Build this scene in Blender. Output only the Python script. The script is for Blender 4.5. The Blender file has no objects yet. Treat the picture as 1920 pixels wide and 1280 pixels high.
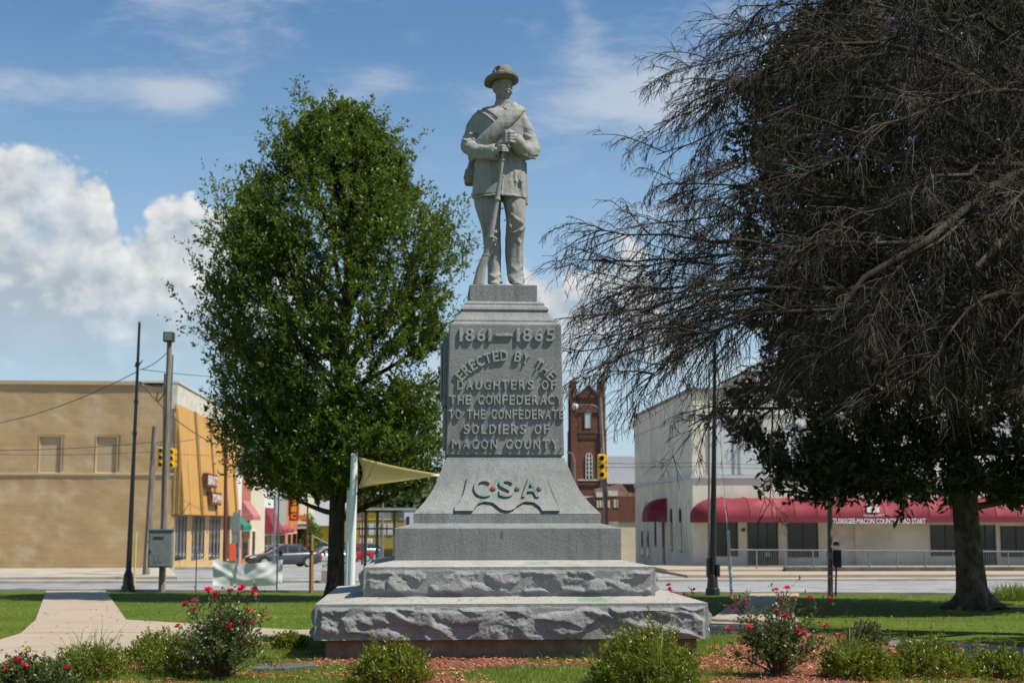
import bpy, bmesh, math, random
import numpy as np
from mathutils import Vector, Matrix
D2R = math.radians
SC = bpy.context.scene
COL = SC.collection

# ------------------------------------------------------------------ camera
F = 2666.667                       # focal length in pixels of the 1920 px wide photograph
CAMZ = 2.2
PITCH = D2R(7.16); YAW = D2R(3.62)
cam = bpy.data.cameras.new('camera'); camo = bpy.data.objects.new('camera', cam); COL.objects.link(camo)
cam.sensor_width = 36; cam.lens = 50; cam.clip_start = .1; cam.clip_end = 3000
camo.location = (0, 0, CAMZ); camo.rotation_euler = (math.pi/2 + PITCH, 0, -YAW)
cam.dof.use_dof = True; cam.dof.focus_distance = 18.2; cam.dof.aperture_fstop = 2.0
SC.camera = camo
SC.render.resolution_x = 1024; SC.render.resolution_y = 682

# ------------------------------------------------------------------ world and sun
SUN = Vector((1.75, -.78, 2.9)).normalized()
SUN_EL = math.asin(SUN.z); SUN_ROT = math.atan2(SUN.x, SUN.y)
SC.view_settings.view_transform = 'Standard'; SC.view_settings.look = 'None'
SC.view_settings.exposure = 0.45; SC.view_settings.gamma = 1; SC.view_settings.use_curve_mapping = False
sl = bpy.data.lights.new('sun', 'SUN'); sl.energy = 4.6; sl.angle = D2R(.53); sl.color = (1, .94, .83)
so = bpy.data.objects.new('sun', sl); COL.objects.link(so)
so.rotation_euler = SUN.to_track_quat('Z', 'Y').to_euler(); so.location = (30, -20, 60)

class G:
    """small helper to write node graphs"""
    def __init__(s, nt): s.nt = nt; s.L = nt.links
    def n(s, t, **k):
        x = s.nt.nodes.new(t)
        for a, b in k.items(): setattr(x, a, b)
        return x
    def put(s, sock, v):
        if v is None: return
        if isinstance(v, bpy.types.NodeSocket): s.L.new(v, sock)
        else: sock.default_value = v
    def m(s, op, a, b=None, c=None, clamp=False):
        x = s.n('ShaderNodeMath', operation=op); x.use_clamp = clamp
        for i, v in enumerate((a, b, c)): s.put(x.inputs[i], v)
        return x.outputs[0]
    def mr(s, v, a, b, c=0., d=1., smooth=True):
        x = s.n('ShaderNodeMapRange'); x.interpolation_type = 'SMOOTHSTEP' if smooth else 'LINEAR'
        for i, q in enumerate((v, a, b, c, d)): s.put(x.inputs[i], q)
        return x.outputs[0]
    def mix(s, f, a, b, mode='MIX'):
        x = s.n('ShaderNodeMix', data_type='RGBA', blend_type=mode)
        s.put(x.inputs[0], f)
        for i, v in ((6, a), (7, b)):
            if not isinstance(v, bpy.types.NodeSocket): v = (*v[:3], 1)
            s.put(x.inputs[i], v)
        return x.outputs[2]
    def noise(s, vec, scale, detail=4, rough=.55, dist=0, dim='3D'):
        x = s.n('ShaderNodeTexNoise', noise_dimensions=dim)
        s.put(x.inputs['Vector'], vec); x.inputs['Scale'].default_value = scale
        x.inputs['Detail'].default_value = detail; x.inputs['Roughness'].default_value = rough
        x.inputs['Distortion'].default_value = dist
        return x.outputs[0]
    def vm(s, op, a, b=None):
        x = s.n('ShaderNodeVectorMath', operation=op); s.put(x.inputs[0], a); s.put(x.inputs[1], b)
        return x.outputs[0]
    def comb(s, a, b, c):
        x = s.n('ShaderNodeCombineXYZ')
        for i, v in enumerate((a, b, c)): s.put(x.inputs[i], v)
        return x.outputs[0]

w = bpy.data.worlds.new('World'); SC.world = w; w.use_nodes = True
nt = w.node_tree; nt.nodes.clear(); g = G(nt)
out = g.n('ShaderNodeOutputWorld')
sky = g.n('ShaderNodeTexSky', sky_type='NISHITA'); sky.sun_disc = False
sky.sun_elevation = SUN_EL; sky.sun_rotation = SUN_ROT; sky.air_density = 1.0; sky.dust_density = .7; sky.ozone_density = 1.0
bg = g.n('ShaderNodeBackground'); bg.inputs[1].default_value = .074
tc = g.n('ShaderNodeTexCoord'); dirv = tc.outputs['Generated']
sx = g.n('ShaderNodeSeparateXYZ'); g.L.new(dirv, sx.inputs[0])
az = g.m('MULTIPLY', g.m('ARCTAN2', sx.outputs[0], sx.outputs[1]), 57.2958)
el = g.m('MULTIPLY', g.m('ARCSINE', sx.outputs[2]), 57.2958)
hz = g.mr(el, 0, 22, .70, 0.)
skyc = g.mix(hz, g.mix(1., sky.outputs[0], (.74, 1.04, 1.22), 'MULTIPLY'), (5.6, 7.0, 8.2))
g.L.new(skyc, bg.inputs[0])
# cumulus: height of the cloud tops against the compass
fc = g.n('ShaderNodeFloatCurve'); g.L.new(g.mr(az, -45, 45, 0, 1, False), fc.inputs[1])
pts = [(-45, 12), (-24, 13.5), (-18, 14.8), (-15.2, 14.8), (-13.4, 14.2), (-12.5, 13.9), (-11.9, 11.2), (-11.4, 12.2), (-10.2, 13.3),
       (-8.6, 13.2), (-7, 12.5), (-3, 9), (0, 7.4), (3.0, 8.6), (4.1, 10.9), (5.0, 10.5), (6.4, 11.1), (7.9, 12.1), (9.4, 10.0), (13, 7), (22, 10), (32, 13), (45, 12)]
cv = fc.mapping.curves[0]
while len(cv.points) > 2: cv.points.remove(cv.points[-1])
cv.points[0].location = (0, pts[0][1]/20); cv.points[1].location = (1, pts[-1][1]/20)
for a, t in pts[1:-1]: cv.points.new((a+45)/90, t/20)
fc.mapping.update()
top = g.m('MULTIPLY', fc.outputs[0], 20)
aev = g.comb(az, g.m('MULTIPLY', el, 1.15), 3.1)
wv = g.noise(aev, .45, 5, .55)
b1 = g.noise(aev, .55, 8, .52, .2)
sunoff = g.vm('ADD', aev, (.35, .55, 0))
b2 = g.noise(sunoff, .55, 8, .52, .2)
vor = g.n('ShaderNodeTexVoronoi'); vor.feature = 'SMOOTH_F1'; vor.inputs['Scale'].default_value = .75; vor.inputs['Smoothness'].default_value = .35
vor.inputs['Detail'].default_value = 2.5
warp = g.n('ShaderNodeTexNoise'); warp.inputs['Scale'].default_value = .8; warp.inputs['Detail'].default_value = 4; g.L.new(aev, warp.inputs[0])
wsc = g.vm('SCALE', warp.outputs[1]); wsc.node.inputs[3].default_value = 1.2
g.L.new(g.vm('ADD', aev, wsc), vor.inputs[0])
puff = g.m('SUBTRACT', .5, vor.outputs[0])
edge = g.m('ADD', g.m('SUBTRACT', top, el), g.m('ADD', g.m('MULTIPLY', g.m('SUBTRACT', b1, .5), 3.2), g.m('MULTIPLY', puff, 1.6)))
dtop = g.mr(edge, -.25, .75)
basel = g.m('ADD', 6.0, g.m('MULTIPLY', wv, 3.0))
dbase = g.mr(el, g.m('SUBTRACT', basel, 3.2), g.m('ADD', basel, 1.6), .12, 1.)
side = g.mr(g.noise(aev, .22, 2), .36, .5, .75, 1)
dens = g.m('MULTIPLY', g.m('MULTIPLY', dtop, dbase), side)
hi = g.mr(g.m('SUBTRACT', el, g.m('SUBTRACT', top, 6.2)), -1.2, 2.6, 0, 1)
lit = g.m('ADD', g.m('MULTIPLY', hi, .75), g.m('ADD', g.m('MULTIPLY', g.m('SUBTRACT', b1, b2), 2.2), g.m('MULTIPLY', puff, .55)), clamp=True)
ccol = g.mix(lit, (.44, .52, .59), (.88, .88, .87))
# thin high cloud
cv1 = g.comb(g.m('MULTIPLY', g.m('ADD', az, g.m('MULTIPLY', el, -.9)), .42), g.m('MULTIPLY', g.m('ADD', el, g.m('MULTIPLY', az, .12)), 1.2), 8.3)
c1 = g.noise(cv1, .42, 7, .66, .25)
def gauss(a, e, sa, se, amp, tilt=0.):
    da = g.m('DIVIDE', g.m('SUBTRACT', az, a), sa)
    de = g.m('DIVIDE', g.m('SUBTRACT', g.m('SUBTRACT', el, e), g.m('MULTIPLY', g.m('SUBTRACT', az, a), tilt)), se)
    r = g.m('ADD', g.m('MULTIPLY', da, da), g.m('MULTIPLY', de, de))
    return g.m('MULTIPLY', g.m('EXPONENT', g.m('MULTIPLY', r, -1)), amp)
env = .0
for a in ((-13.5, 16.6, 5, .7, .33, .05), (-9.8, 16.4, 2.4, .9, .32, .35), (-11, 20.3, 5, 1.4, .22, -.1), (8.2, 16.9, 4.2, 1.1, .42, .14), (10.6, 16.3, 2.2, .8, .34, .1), (6.6, 19.6, 1.1, 1.5, .24, -1.0), (11.5, 18.6, 4, 2.6, .14, .2), (-2.2, 17.2, 2, 1, .14, .5), (10, 12.3, 1.8, .5, .22, 0), (-14.8, 6.9, 1.6, .8, .2, 0), (3, 17, 1.5, .7, .2, .1)):
    env = g.m('ADD', env, gauss(*a))
cir = g.m('MULTIPLY', g.mr(g.m('ADD', c1, env), .50, 1.0, 0, 1), .62)
cir = g.m('MULTIPLY', cir, g.mr(el, 2, 8, .4, 1))
bgc = g.n('ShaderNodeBackground'); g.L.new(ccol, bgc.inputs[0]); bgc.inputs[1].default_value = .70
bgi = g.n('ShaderNodeBackground'); bgi.inputs[0].default_value = (.80, .84, .90, 1); bgi.inputs[1].default_value = .62
m1 = g.n('ShaderNodeMixShader'); g.L.new(cir, m1.inputs[0]); g.L.new(bg.outputs[0], m1.inputs[1]); g.L.new(bgi.outputs[0], m1.inputs[2])
m2 = g.n('ShaderNodeMixShader'); g.L.new(dens, m2.inputs[0]); g.L.new(m1.outputs[0], m2.inputs[1]); g.L.new(bgc.outputs[0], m2.inputs[2])
g.L.new(m2.outputs[0], out.inputs[0])

# ------------------------------------------------------------------ measuring helpers
cy, sy, cp, sp = math.cos(YAW), math.sin(YAW), math.cos(PITCH), math.sin(PITCH)
FW = np.array((sy*cp, cy*cp, sp)); RT = np.array((cy, -sy, 0.)); UP = np.array((-sy*sp, -cy*sp, cp)); CP = np.array((0, 0, CAMZ))
def P(px, py, Y):
    """point on the plane y = Y that stands at photograph position (px, py)"""
    d = FW + RT*(px-960)/F + UP*(640-py)/F
    return Vector(CP + d*(Y/d[1]))
def smooth(a, b, x): t = np.clip((x-a)/(b-a), 0, 1); return t*t*(3-2*t)
MX, MY = 1.07, 19.35               # centre of the monument
def tz(x, y):
    """height of the ground"""
    x = np.asarray(x, float); y = np.asarray(y, float)
    b = np.interp(y, [-60, 29, 50, 75, 120, 250, 500], [0, 0, -.2, -.33, -1.4, -2.2, -2.2])
    dx = np.maximum(np.maximum(MX-4.0-x, x-(MX+4.4)), 0); dy = np.maximum(y-20.3, 0)
    return b + .61*(1-smooth(0, 3.1, np.hypot(dx, dy)))
def GP(px, py):
    """ground point seen at (px, py)"""
    d = FW + RT*(px-960)/F + UP*(640-py)/F
    lo = 8.
    for i in range(4000):
        lo *= 1.003
        q = CP + d*(lo/d[1])
        if q[2] <= tz(q[0], q[1]): break
    return Vector(q)
R = random.Random(7)
def rs(s): return np.random.default_rng(s)

# numpy value noise
def _h(ix, iy, iz, s):
    n = (ix.astype(np.int64)*374761393 + iy.astype(np.int64)*668265263 + iz.astype(np.int64)*2147483647 + s*974634777) & 0x7fffffff
    n = ((n ^ (n >> 13))*1274126177) & 0x7fffffff
    n = ((n ^ (n >> 16))*1911520717) & 0x7fffffff
    return ((n >> 7) & 0xffff)/65535.
def vnoise(x, y, z=0., s=0):
    x, y, z = np.broadcast_arrays(np.asarray(x, float), np.asarray(y, float), np.asarray(z, float))
    ix, iy, iz = np.floor(x), np.floor(y), np.floor(z)
    fx, fy, fz = x-ix, y-iy, z-iz
    fx = fx*fx*(3-2*fx); fy = fy*fy*(3-2*fy); fz = fz*fz*(3-2*fz)
    r = 0
    for a in (0, 1):
        for b in (0, 1):
            for c in (0, 1):
                r = r + _h(ix+a, iy+b, iz+c, s)*(fx if a else 1-fx)*(fy if b else 1-fy)*(fz if c else 1-fz)
    return r
def fbm(x, y, z=0., s=0, o=4):
    r = 0; a = .5
    for i in range(o): r = r + a*vnoise(np.asarray(x)*2**i, np.asarray(y)*2**i, np.asarray(z)*2**i, s+i); a *= .5
    return r

# ------------------------------------------------------------------ objects
def wloc(o):
    v = Vector((0, 0, 0))
    while o is not None: v += o.location; o = o.parent
    return v
def tag(o, label=None, cat=None, group=None, kind=None):
    if label: o['label'] = label
    if cat: o['category'] = cat
    if group: o['group'] = group
    if kind: o['kind'] = kind
    return o
def thing(name, loc, label, cat, group=None):
    o = bpy.data.objects.new(name, None); COL.objects.link(o); o.location = loc; o.empty_display_size = .2
    return tag(o, label, cat, group)
def mobj(name, verts, faces, mat, parent=None, sm=False, loc=None, label=None):
    """verts in world coordinates"""
    org = wloc(parent) if parent is not None else Vector(loc or (0, 0, 0))
    v = np.asarray(verts, dtype=np.float32).reshape(-1, 3) - np.array(org, dtype=np.float32)
    me = bpy.data.meshes.new(name)
    if isinstance(faces, np.ndarray):
        k = faces.shape[1]; nf = len(faces)
        me.vertices.add(len(v)); me.vertices.foreach_set('co', v.ravel())
        me.loops.add(nf*k); me.loops.foreach_set('vertex_index', faces.astype(np.int32).ravel())
        me.polygons.add(nf); me.polygons.foreach_set('loop_start', np.arange(0, nf*k, k, dtype=np.int32))
        me.polygons.foreach_set('loop_total', np.full(nf, k, dtype=np.int32))
        me.update(calc_edges=True); me.validate()
    else:
        me.from_pydata(v.tolist(), [], faces); me.update()
    if sm: me.polygons.foreach_set('use_smooth', np.ones(len(me.polygons), dtype=bool))
    mats = mat if isinstance(mat, (list, tuple)) else [mat]
    for m_ in mats: me.materials.append(m_)
    o = bpy.data.objects.new(name, me); COL.objects.link(o)
    if parent is not None: o.parent = parent
    else: o.location = org
    if label: o['label'] = label
    return o
class MB:
    def __init__(s): s.v = []; s.f = []
    def add(s, vs, fs):
        k = len(s.v); s.v += [tuple(q) for q in vs]; s.f += [tuple(i+k for i in q) for q in fs]; return s
    def box(s, x0, x1, y0, y1, z0, z1):
        if x0 > x1: x0, x1 = x1, x0
        if y0 > y1: y0, y1 = y1, y0
        if z0 > z1: z0, z1 = z1, z0
        vs = [(x0, y0, z0), (x1, y0, z0), (x1, y1, z0), (x0, y1, z0), (x0, y0, z1), (x1, y0, z1), (x1, y1, z1), (x0, y1, z1)]
        return s.add(vs, [(0, 3, 2, 1), (4, 5, 6, 7), (0, 1, 5, 4), (1, 2, 6, 5), (2, 3, 7, 6), (3, 0, 4, 7)])
    def frus(s, b, t):
        """b,t = (x0,x1,y0,y1,z)"""
        vs = [(b[0], b[2], b[4]), (b[1], b[2], b[4]), (b[1], b[3], b[4]), (b[0], b[3], b[4]), (t[0], t[2], t[4]), (t[1], t[2], t[4]), (t[1], t[3], t[4]), (t[0], t[3], t[4])]
        return s.add(vs, [(0, 3, 2, 1), (4, 5, 6, 7), (0, 1, 5, 4), (1, 2, 6, 5), (2, 3, 7, 6), (3, 0, 4, 7)])
    def tube(s, pts, r, n=8, cap=True, sx=1., rot=0):
        pts = [Vector(p) for p in pts]; K = len(pts); k0 = len(s.v)
        rr = r if isinstance(r, (list, tuple)) else [r]*K
        up = None
        for i, p in enumerate(pts):
            t = (pts[min(i+1, K-1)]-pts[max(i-1, 0)]).normalized()
            if up is None: up = Vector((0, -1, 0)) if abs(t.y) < .8 else Vector((0, 0, 1))
            a = t.cross(up).normalized(); b = a.cross(t).normalized(); up = b
            for j in range(n):
                q = 2*math.pi*(j+.5*0)/n+rot
                s.v.append(tuple(p + a*math.cos(q)*rr[i]*sx + b*math.sin(q)*rr[i]))
        for i in range(K-1):
            for j in range(n):
                a = k0+i*n+j; b = k0+i*n+(j+1) % n
                s.f.append((a, b, b+n, a+n))
        if cap:
            s.f.append(tuple(k0+j for j in range(n))[::-1]); s.f.append(tuple(k0+(K-1)*n+j for j in range(n)))
        return s
    def prism(s, poly, h0, h1, axis='y'):
        """extrude 2-D polygon; axis y: poly=(x,z), axis x: poly=(y,z), axis z: poly=(x,y)"""
        n = len(poly); k = len(s.v)
        for h in (h0, h1):
            for a, b in poly:
                s.v.append({'y': (a, h, b), 'x': (h, a, b), 'z': (a, b, h)}[axis])
        s.f.append(tuple(k+i for i in range(n))); s.f.append(tuple(k+n+i for i in range(n))[::-1])
        for i in range(n):
            j = (i+1) % n; s.f.append((k+j, k+i, k+n+i, k+n+j))
        return s
    def obj(s, name, mat, parent=None, sm=False, bevel=0, loc=None, label=None, seg=1):
        o = mobj(name, s.v, s.f, mat, parent, False, loc, label)
        bm = bmesh.new(); bm.from_mesh(o.data)
        bmesh.ops.recalc_face_normals(bm, faces=bm.faces)
        if bevel:
            es = [e for e in bm.edges if len(e.link_faces) == 2 and e.calc_face_angle(0) > .5]
            bmesh.ops.bevel(bm, geom=es, offset=bevel, segments=seg, affect='EDGES', profile=.6, clamp_overlap=True)
        if sm:
            for f in bm.faces: f.smooth = True
        bm.to_mesh(o.data); bm.free()
        if sm:
            try: o.data.set_sharp_from_angle(angle=D2R(38))
            except Exception: pass
        return o
def shear_rows(o): return o

# ------------------------------------------------------------------ materials
MATS = {}
def mat(name, c1, c2=None, scale=5., rough=.8, bump=0., bscale=None, metal=0., detail=6, c3=None, s3=1., spec=.5, lo=.35, hi=.65, vec='Object', stretch=None, emit=None):
    m = bpy.data.materials.new(name); m.use_nodes = True; nt = m.node_tree; g = G(nt)
    bs = nt.nodes['Principled BSDF']; MATS[name] = m
    tc = g.n('ShaderNodeTexCoord').outputs[vec]
    if stretch: tc = g.vm('MULTIPLY', tc, stretch)
    col = None
    if c2 is not None:
        f = g.mr(g.noise(tc, scale, detail, .6), lo, hi)
        col = g.mix(f, c1, c2)
        if c3 is not None: col = g.mix(g.mr(g.noise(tc, s3, 4, .6), .45, .7), col, c3)
        g.L.new(col, bs.inputs['Base Color'])
    else: bs.inputs['Base Color'].default_value = (*c1, 1)
    bs.inputs['Roughness'].default_value = rough; bs.inputs['Metallic'].default_value = metal
    bs.inputs['Specular IOR Level'].default_value = spec
    if bump:
        b = g.n('ShaderNodeBump'); b.inputs['Strength'].default_value = 1; b.inputs['Distance'].default_value = bump
        g.L.new(g.noise(tc, bscale or scale, 6, .6), b.inputs['Height']); g.L.new(b.outputs[0], bs.inputs['Normal'])
    if emit: bs.inputs['Emission Color'].default_value = (*emit[:3], 1); bs.inputs['Emission Strength'].default_value = emit[3]
    return m
def leafmat(name, a, b, c, rough=.45, trans=.35, sc=1.2, spec=.5):
    m = bpy.data.materials.new(name); m.use_nodes = True; g = G(m.node_tree); bs = m.node_tree.nodes['Principled BSDF']
    tc = g.n('ShaderNodeTexCoord').outputs['Object']
    f = g.mr(g.noise(tc, sc, 3), .35, .65); f2 = g.mr(g.noise(tc, sc*30, 2), .35, .68)
    col = g.mix(f2, g.mix(f, a, b), c)
    g.L.new(col, bs.inputs['Base Color']); bs.inputs['Roughness'].default_value = rough
    bs.inputs['Specular IOR Level'].default_value = spec
    tr = g.n('ShaderNodeBsdfTranslucent'); g.L.new(g.mix(.5, col, (min(1, c[0]*2.2), min(1, c[1]*2.2), c[2]*.8)), tr.inputs[0])
    mx = g.n('ShaderNodeMixShader'); mx.inputs[0].default_value = trans
    g.L.new(bs.outputs[0], mx.inputs[1]); g.L.new(tr.outputs[0], mx.inputs[2])
    g.L.new(mx.outputs[0], m.node_tree.nodes['Material Output'].inputs[0])
    return m
def granite(name, base=.30, tint=(.98, 1.0, .97), paint=False, rough_dark=1., speck=1., streak=1.2):
    m = bpy.data.materials.new(name); m.use_nodes = True; g = G(m.node_tree); bs = m.node_tree.nodes['Principled BSDF']
    ge = g.n('ShaderNodeNewGeometry').outputs['Position']
    t = [base*x for x in tint]
    sp1 = g.noise(ge, 95, 3, .8)
    col = g.mix(g.mr(sp1, .38, .62), [x*(1-.34*speck) for x in t], [x*(1+.25*speck) for x in t])
    sp2 = g.noise(g.vm('ADD', ge, (7, 3, 1)), 160, 1, .5)
    col = g.mix(g.m('MULTIPLY', g.mr(sp2, .66, .72), .65*speck), col, (.03, .03, .03))
    bl = g.noise(ge, 1.3, 6, .65)
    col = g.mix(g.mr(bl, .42, .7, 0, .42), col, [x*.55 for x in (t[0]*.97, t[1], t[2]*.93)])
    st = g.noise(g.vm('MULTIPLY', ge, (7, 7, .7)), 1.1, 5, .7)
    col = g.mix(g.mr(st, .46, .72, 0, .38*streak), col, [x*.42 for x in t])
    wm = g.noise(g.vm('ADD', ge, (3, 9, 4)), 3.2, 5, .6)
    col = g.mix(g.mr(wm, .5, .75, 0, .35), col, (t[0]*1.12, t[1]*1.04, t[2]*.86))
    if paint:
        sxn = g.n('ShaderNodeSeparateXYZ'); g.L.new(ge, sxn.inputs[0])
        for (cx, cz, rx, rz, c, amt) in paint:
            dx = g.m('DIVIDE', g.m('SUBTRACT', sxn.outputs[0], cx), rx); dz = g.m('DIVIDE', g.m('SUBTRACT', sxn.outputs[2], cz), rz)
            r = g.m('ADD', g.m('ADD', g.m('MULTIPLY', dx, dx), g.m('MULTIPLY', dz, dz)), g.m('MULTIPLY', g.m('SUBTRACT', g.noise(ge, 14, 5, .6), .5), 3.0))
            col = g.mix(g.m('MULTIPLY', g.mr(r, .9, -.1), amt), col, c)
    g.L.new(col, bs.inputs['Base Color']); bs.inputs['Roughness'].default_value = .82; bs.inputs['Specular IOR Level'].default_value = .3
    b = g.n('ShaderNodeBump'); b.inputs['Distance'].default_value = .004*rough_dark; b.inputs['Strength'].default_value = .9
    g.L.new(g.m('ADD', sp1, g.m('MULTIPLY', g.noise(ge, 28, 5, .6), 1.5)), b.inputs['Height']); g.L.new(b.outputs[0], bs.inputs['Normal'])
    return m

# ------------------------------------------------------------------ text
def text_raw(s, ext=.05, bev=.0, off=0., res=3, bres=1):
    cu = bpy.data.curves.new('txt', 'FONT'); cu.body = s; cu.size = 1; cu.extrude = ext; cu.bevel_depth = bev; cu.bevel_resolution = bres
    cu.offset = off; cu.resolution_u = res
    ob = bpy.data.objects.new('txt', cu); me = bpy.data.meshes.new_from_object(ob)
    vs = np.array([v.co[:] for v in me.vertices], float).reshape(-1, 3); fs = [tuple(p.vertices) for p in me.polygons]
    bpy.data.objects.remove(ob); bpy.data.curves.remove(cu); bpy.data.meshes.remove(me)
    return vs, fs
def flat_text(s, x0, x1, z0, z1, y, name, m, parent, ext=.01, off=0., face='-y', label=None):
    vs, fs = text_raw(s, ext, 0, off, 2)
    a0, a1 = vs[:, 0].min(), vs[:, 0].max(); b0, b1 = vs[:, 1].min(), vs[:, 1].max()
    u = x0+(vs[:, 0]-a0)/(a1-a0)*(x1-x0); v = z0+(vs[:, 1]-b0)/(b1-b0)*(z1-z0); d = vs[:, 2]
    if face == '-y': V = np.stack([u, y-d, v], 1)
    else: V = np.stack([y+d, u, v], 1)      # facing +x : text runs along y
    return mobj(name, V, fs, m, parent, label=label)
# ------------------------------------------------------------------ material library
M_granite = granite('granite', .25, (.99, 1.0, .985))
M_granite_lit = granite('granite_letters_lit', .345, (1, 1, .95))  # letters paler than the shaft stone; sunlit highlights put into the colour
M_statue = granite('statue_stone', .305, (1.0, .985, .93), rough_dark=.7, speck=.5, streak=1.7)
M_hatst = granite('weathered_hat_stone', .20, (1.0, .97, .88), rough_dark=1., speck=.5, streak=1.9)
M_rock = granite('rock_faced_granite', .28, (1, 1, .98), rough_dark=2.2)
def grass_ground():
    m = bpy.data.materials.new('lawn_soil'); m.use_nodes = True; g = G(m.node_tree); bs = m.node_tree.nodes['Principled BSDF']
    p = g.n('ShaderNodeNewGeometry').outputs['Position']
    c = g.mix(g.mr(g.noise(p, .35, 5, .6), .35, .65), (.055, .105, .007), (.10, .14, .011))
    c = g.mix(g.mr(g.noise(p, 9, 5, .7), .45, .75, 0, .7), c, (.032, .062, .008))
    c = g.mix(g.mr(g.noise(g.vm('MULTIPLY', p, (1, .35, 1)), 34, 3, .7), .4, .7, 0, .5), c, (.14, .165, .03))
    g.L.new(c, bs.inputs['Base Color']); bs.inputs['Roughness'].default_value = .9; bs.inputs['Specular IOR Level'].default_value = .15
    b = g.n('ShaderNodeBump'); b.inputs['Distance'].default_value = .03; g.L.new(g.noise(p, 22, 5, .7), b.inputs['Height']); g.L.new(b.outputs[0], bs.inputs['Normal'])
    return m
M_lawn = grass_ground()
M_dirt = mat('bed_soil', (.20, .075, .04), (.12, .048, .028), 12, .95, .02, 30, vec='Object')
M_conc = mat('path_concrete', (.385, .31, .23), (.345, .28, .21), .7, .9, .001, 60, c3=(.37, .31, .24), s3=.25, spec=.2)
M_conc2 = mat('pale_concrete', (.42, .38, .31), (.38, .34, .28), .4, .9, .003, 40, c3=(.26, .24, .2), s3=.6, spec=.2)
M_road = mat('bleached_asphalt', (.31, .31, .31), (.25, .25, .255), .5, .9, .003, 60, c3=(.19, .19, .195), s3=.8, spec=.2)
M_tan = mat('painted_tan_brick', (.43, .295, .155), (.375, .26, .14), .6, .85, .0, c3=(.47, .36, .23), s3=.7, spec=.2)
M_tan2 = mat('tan_paint', (.44, .34, .21), (.39, .30, .19), 2, .8, spec=.2)
M_gold = mat('gold_panel', (.54, .295, .075), (.50, .27, .07), .8, .6, spec=.3)
M_goldd = mat('brown_trim', (.26, .15, .05), (.22, .12, .04), 3, .7, spec=.3)
M_cream = mat('cream_stucco', (.68, .65, .53), (.62, .59, .48), .7, .85, .004, 40, c3=(.52, .49, .41), s3=.35, spec=.2)
M_trimb = mat('pale_blue_grey_trim', (.52, .55, .60), (.45, .48, .52), 3, .7, spec=.2)
M_white = mat('white_paint', (.72, .72, .69), (.64, .64, .62), 3, .6, spec=.3)
M_offw = mat('weathered_white', (.60, .56, .47), (.48, .43, .35), 2, .8, spec=.2)
M_red = mat('red_awning_canvas', (.23, .026, .042), (.18, .02, .034), 1.2, .75, .004, 10, c3=(.33, .085, .095), s3=.5, spec=.3)
M_glass = mat('dark_glass', (.018, .02, .022), (.03, .033, .036), 1.3, .08, spec=.6)
M_glassb = mat('smoked_window', (.03, .014, .014), (.02, .02, .02), 1.0, .12, spec=.6)
M_black = mat('black_paint', (.012, .013, .015), (.02, .02, .022), 8, .38, spec=.5)
M_wood = mat('weathered_pole_wood', (.24, .19, .15), (.15, .12, .095), 4, .9, .006, 14, c3=(.33, .29, .25), s3=1.2, stretch=(6, 6, .6), spec=.15)
M_post = mat('treated_post_wood', (.30, .19, .06), (.22, .13, .045), 5, .85, .003, 20, stretch=(5, 5, .7), spec=.2)
M_steel = mat('galvanised_steel', (.24, .26, .27), (.17, .19, .20), 5, .5, metal=.3)
M_box = mat('grey_cabinet_paint', (.20, .23, .215), (.17, .19, .18), 4, .55)
M_brick = None
M_rust = mat('red_brown_paint', (.13, .03, .022), (.09, .025, .02), 3, .8)
M_roofm = mat('metal_roofing', (.30, .31, .33), (.24, .25, .27), 2, .6, stretch=(8, 1, 1))
M_yel = mat('signal_yellow', (.78, .46, .01), (.70, .38, .01), 6, .5)
M_bark = mat('oak_bark', (.075, .058, .045), (.035, .028, .023), 5, .95, .03, 9, stretch=(3, 3, .6), spec=.15)
M_barkm = mat('magnolia_bark', (.11, .085, .062), (.055, .042, .032), 4, .95, .02, 11, c3=(.17, .14, .11), s3=2.2, stretch=(1.5, 1.5, 1), spec=.15)
M_twig = mat('dead_twig_bark', (.055, .045, .036), (.032, .026, .021), 5, .95, .004, 20, c3=(.095, .083, .068), s3=.8, spec=.1)
M_oak = leafmat('oak_leaves', (.040, .088, .010), (.064, .116, .012), (.112, .154, .019), .42, .32, .5)
M_mag = leafmat('magnolia_leaves', (.017, .030, .008), (.024, .038, .009), (.055, .062, .014), .34, .08, .6, .4)
M_azal = leafmat('azalea_leaves', (.060, .10, .008), (.10, .145, .010), (.20, .22, .018), .32, .25, 5)
M_rosel = leafmat('rose_leaves', (.042, .078, .022), (.065, .10, .03), (.12, .15, .045), .4, .25, 6)
M_far = leafmat('far_foliage', (.030, .055, .014), (.05, .08, .02), (.07, .10, .025), .6, .2, .15)
M_green = leafmat('bright_bush', (.07, .14, .014), (.10, .18, .02), (.13, .2, .02), .6, .3, .5)
M_blade = leafmat('grass_blades', (.06, .115, .009), (.095, .145, .012), (.18, .20, .03), .5, .35, 2)
M_petal = leafmat('rose_petals', (.62, .012, .05), (.70, .02, .03), (.60, .03, .12), .5, .25, 3)
M_petaly = leafmat('yellow_petals', (.75, .42, .02), (.8, .5, .03), (.75, .3, .02), .5, .25, 3)
M_stem = mat('rose_stems', (.09, .07, .03), (.12, .05, .03), 8, .7)
M_mulch = mat('red_mulch', (.42, .12, .05), (.27, .07, .035), 12, .9, c3=(.58, .34, .20), s3=9, spec=.15)
M_sail = leafmat('tan_shade_cloth', (.72, .57, .31), (.68, .54, .29), (.72, .57, .31), .8, .55, 2, .1)
M_sailw = mat('white_shade_cloth', (.70, .69, .58), (.64, .62, .52), 2, .8, spec=.2)
M_tarp = mat('white_tarpaulin', (.84, .85, .86), (.80, .81, .83), 2, .5, spec=.4)
M_pgreen = mat('pale_green_white_steel', (.76, .79, .78), (.72, .75, .74), 3, .4)
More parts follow.
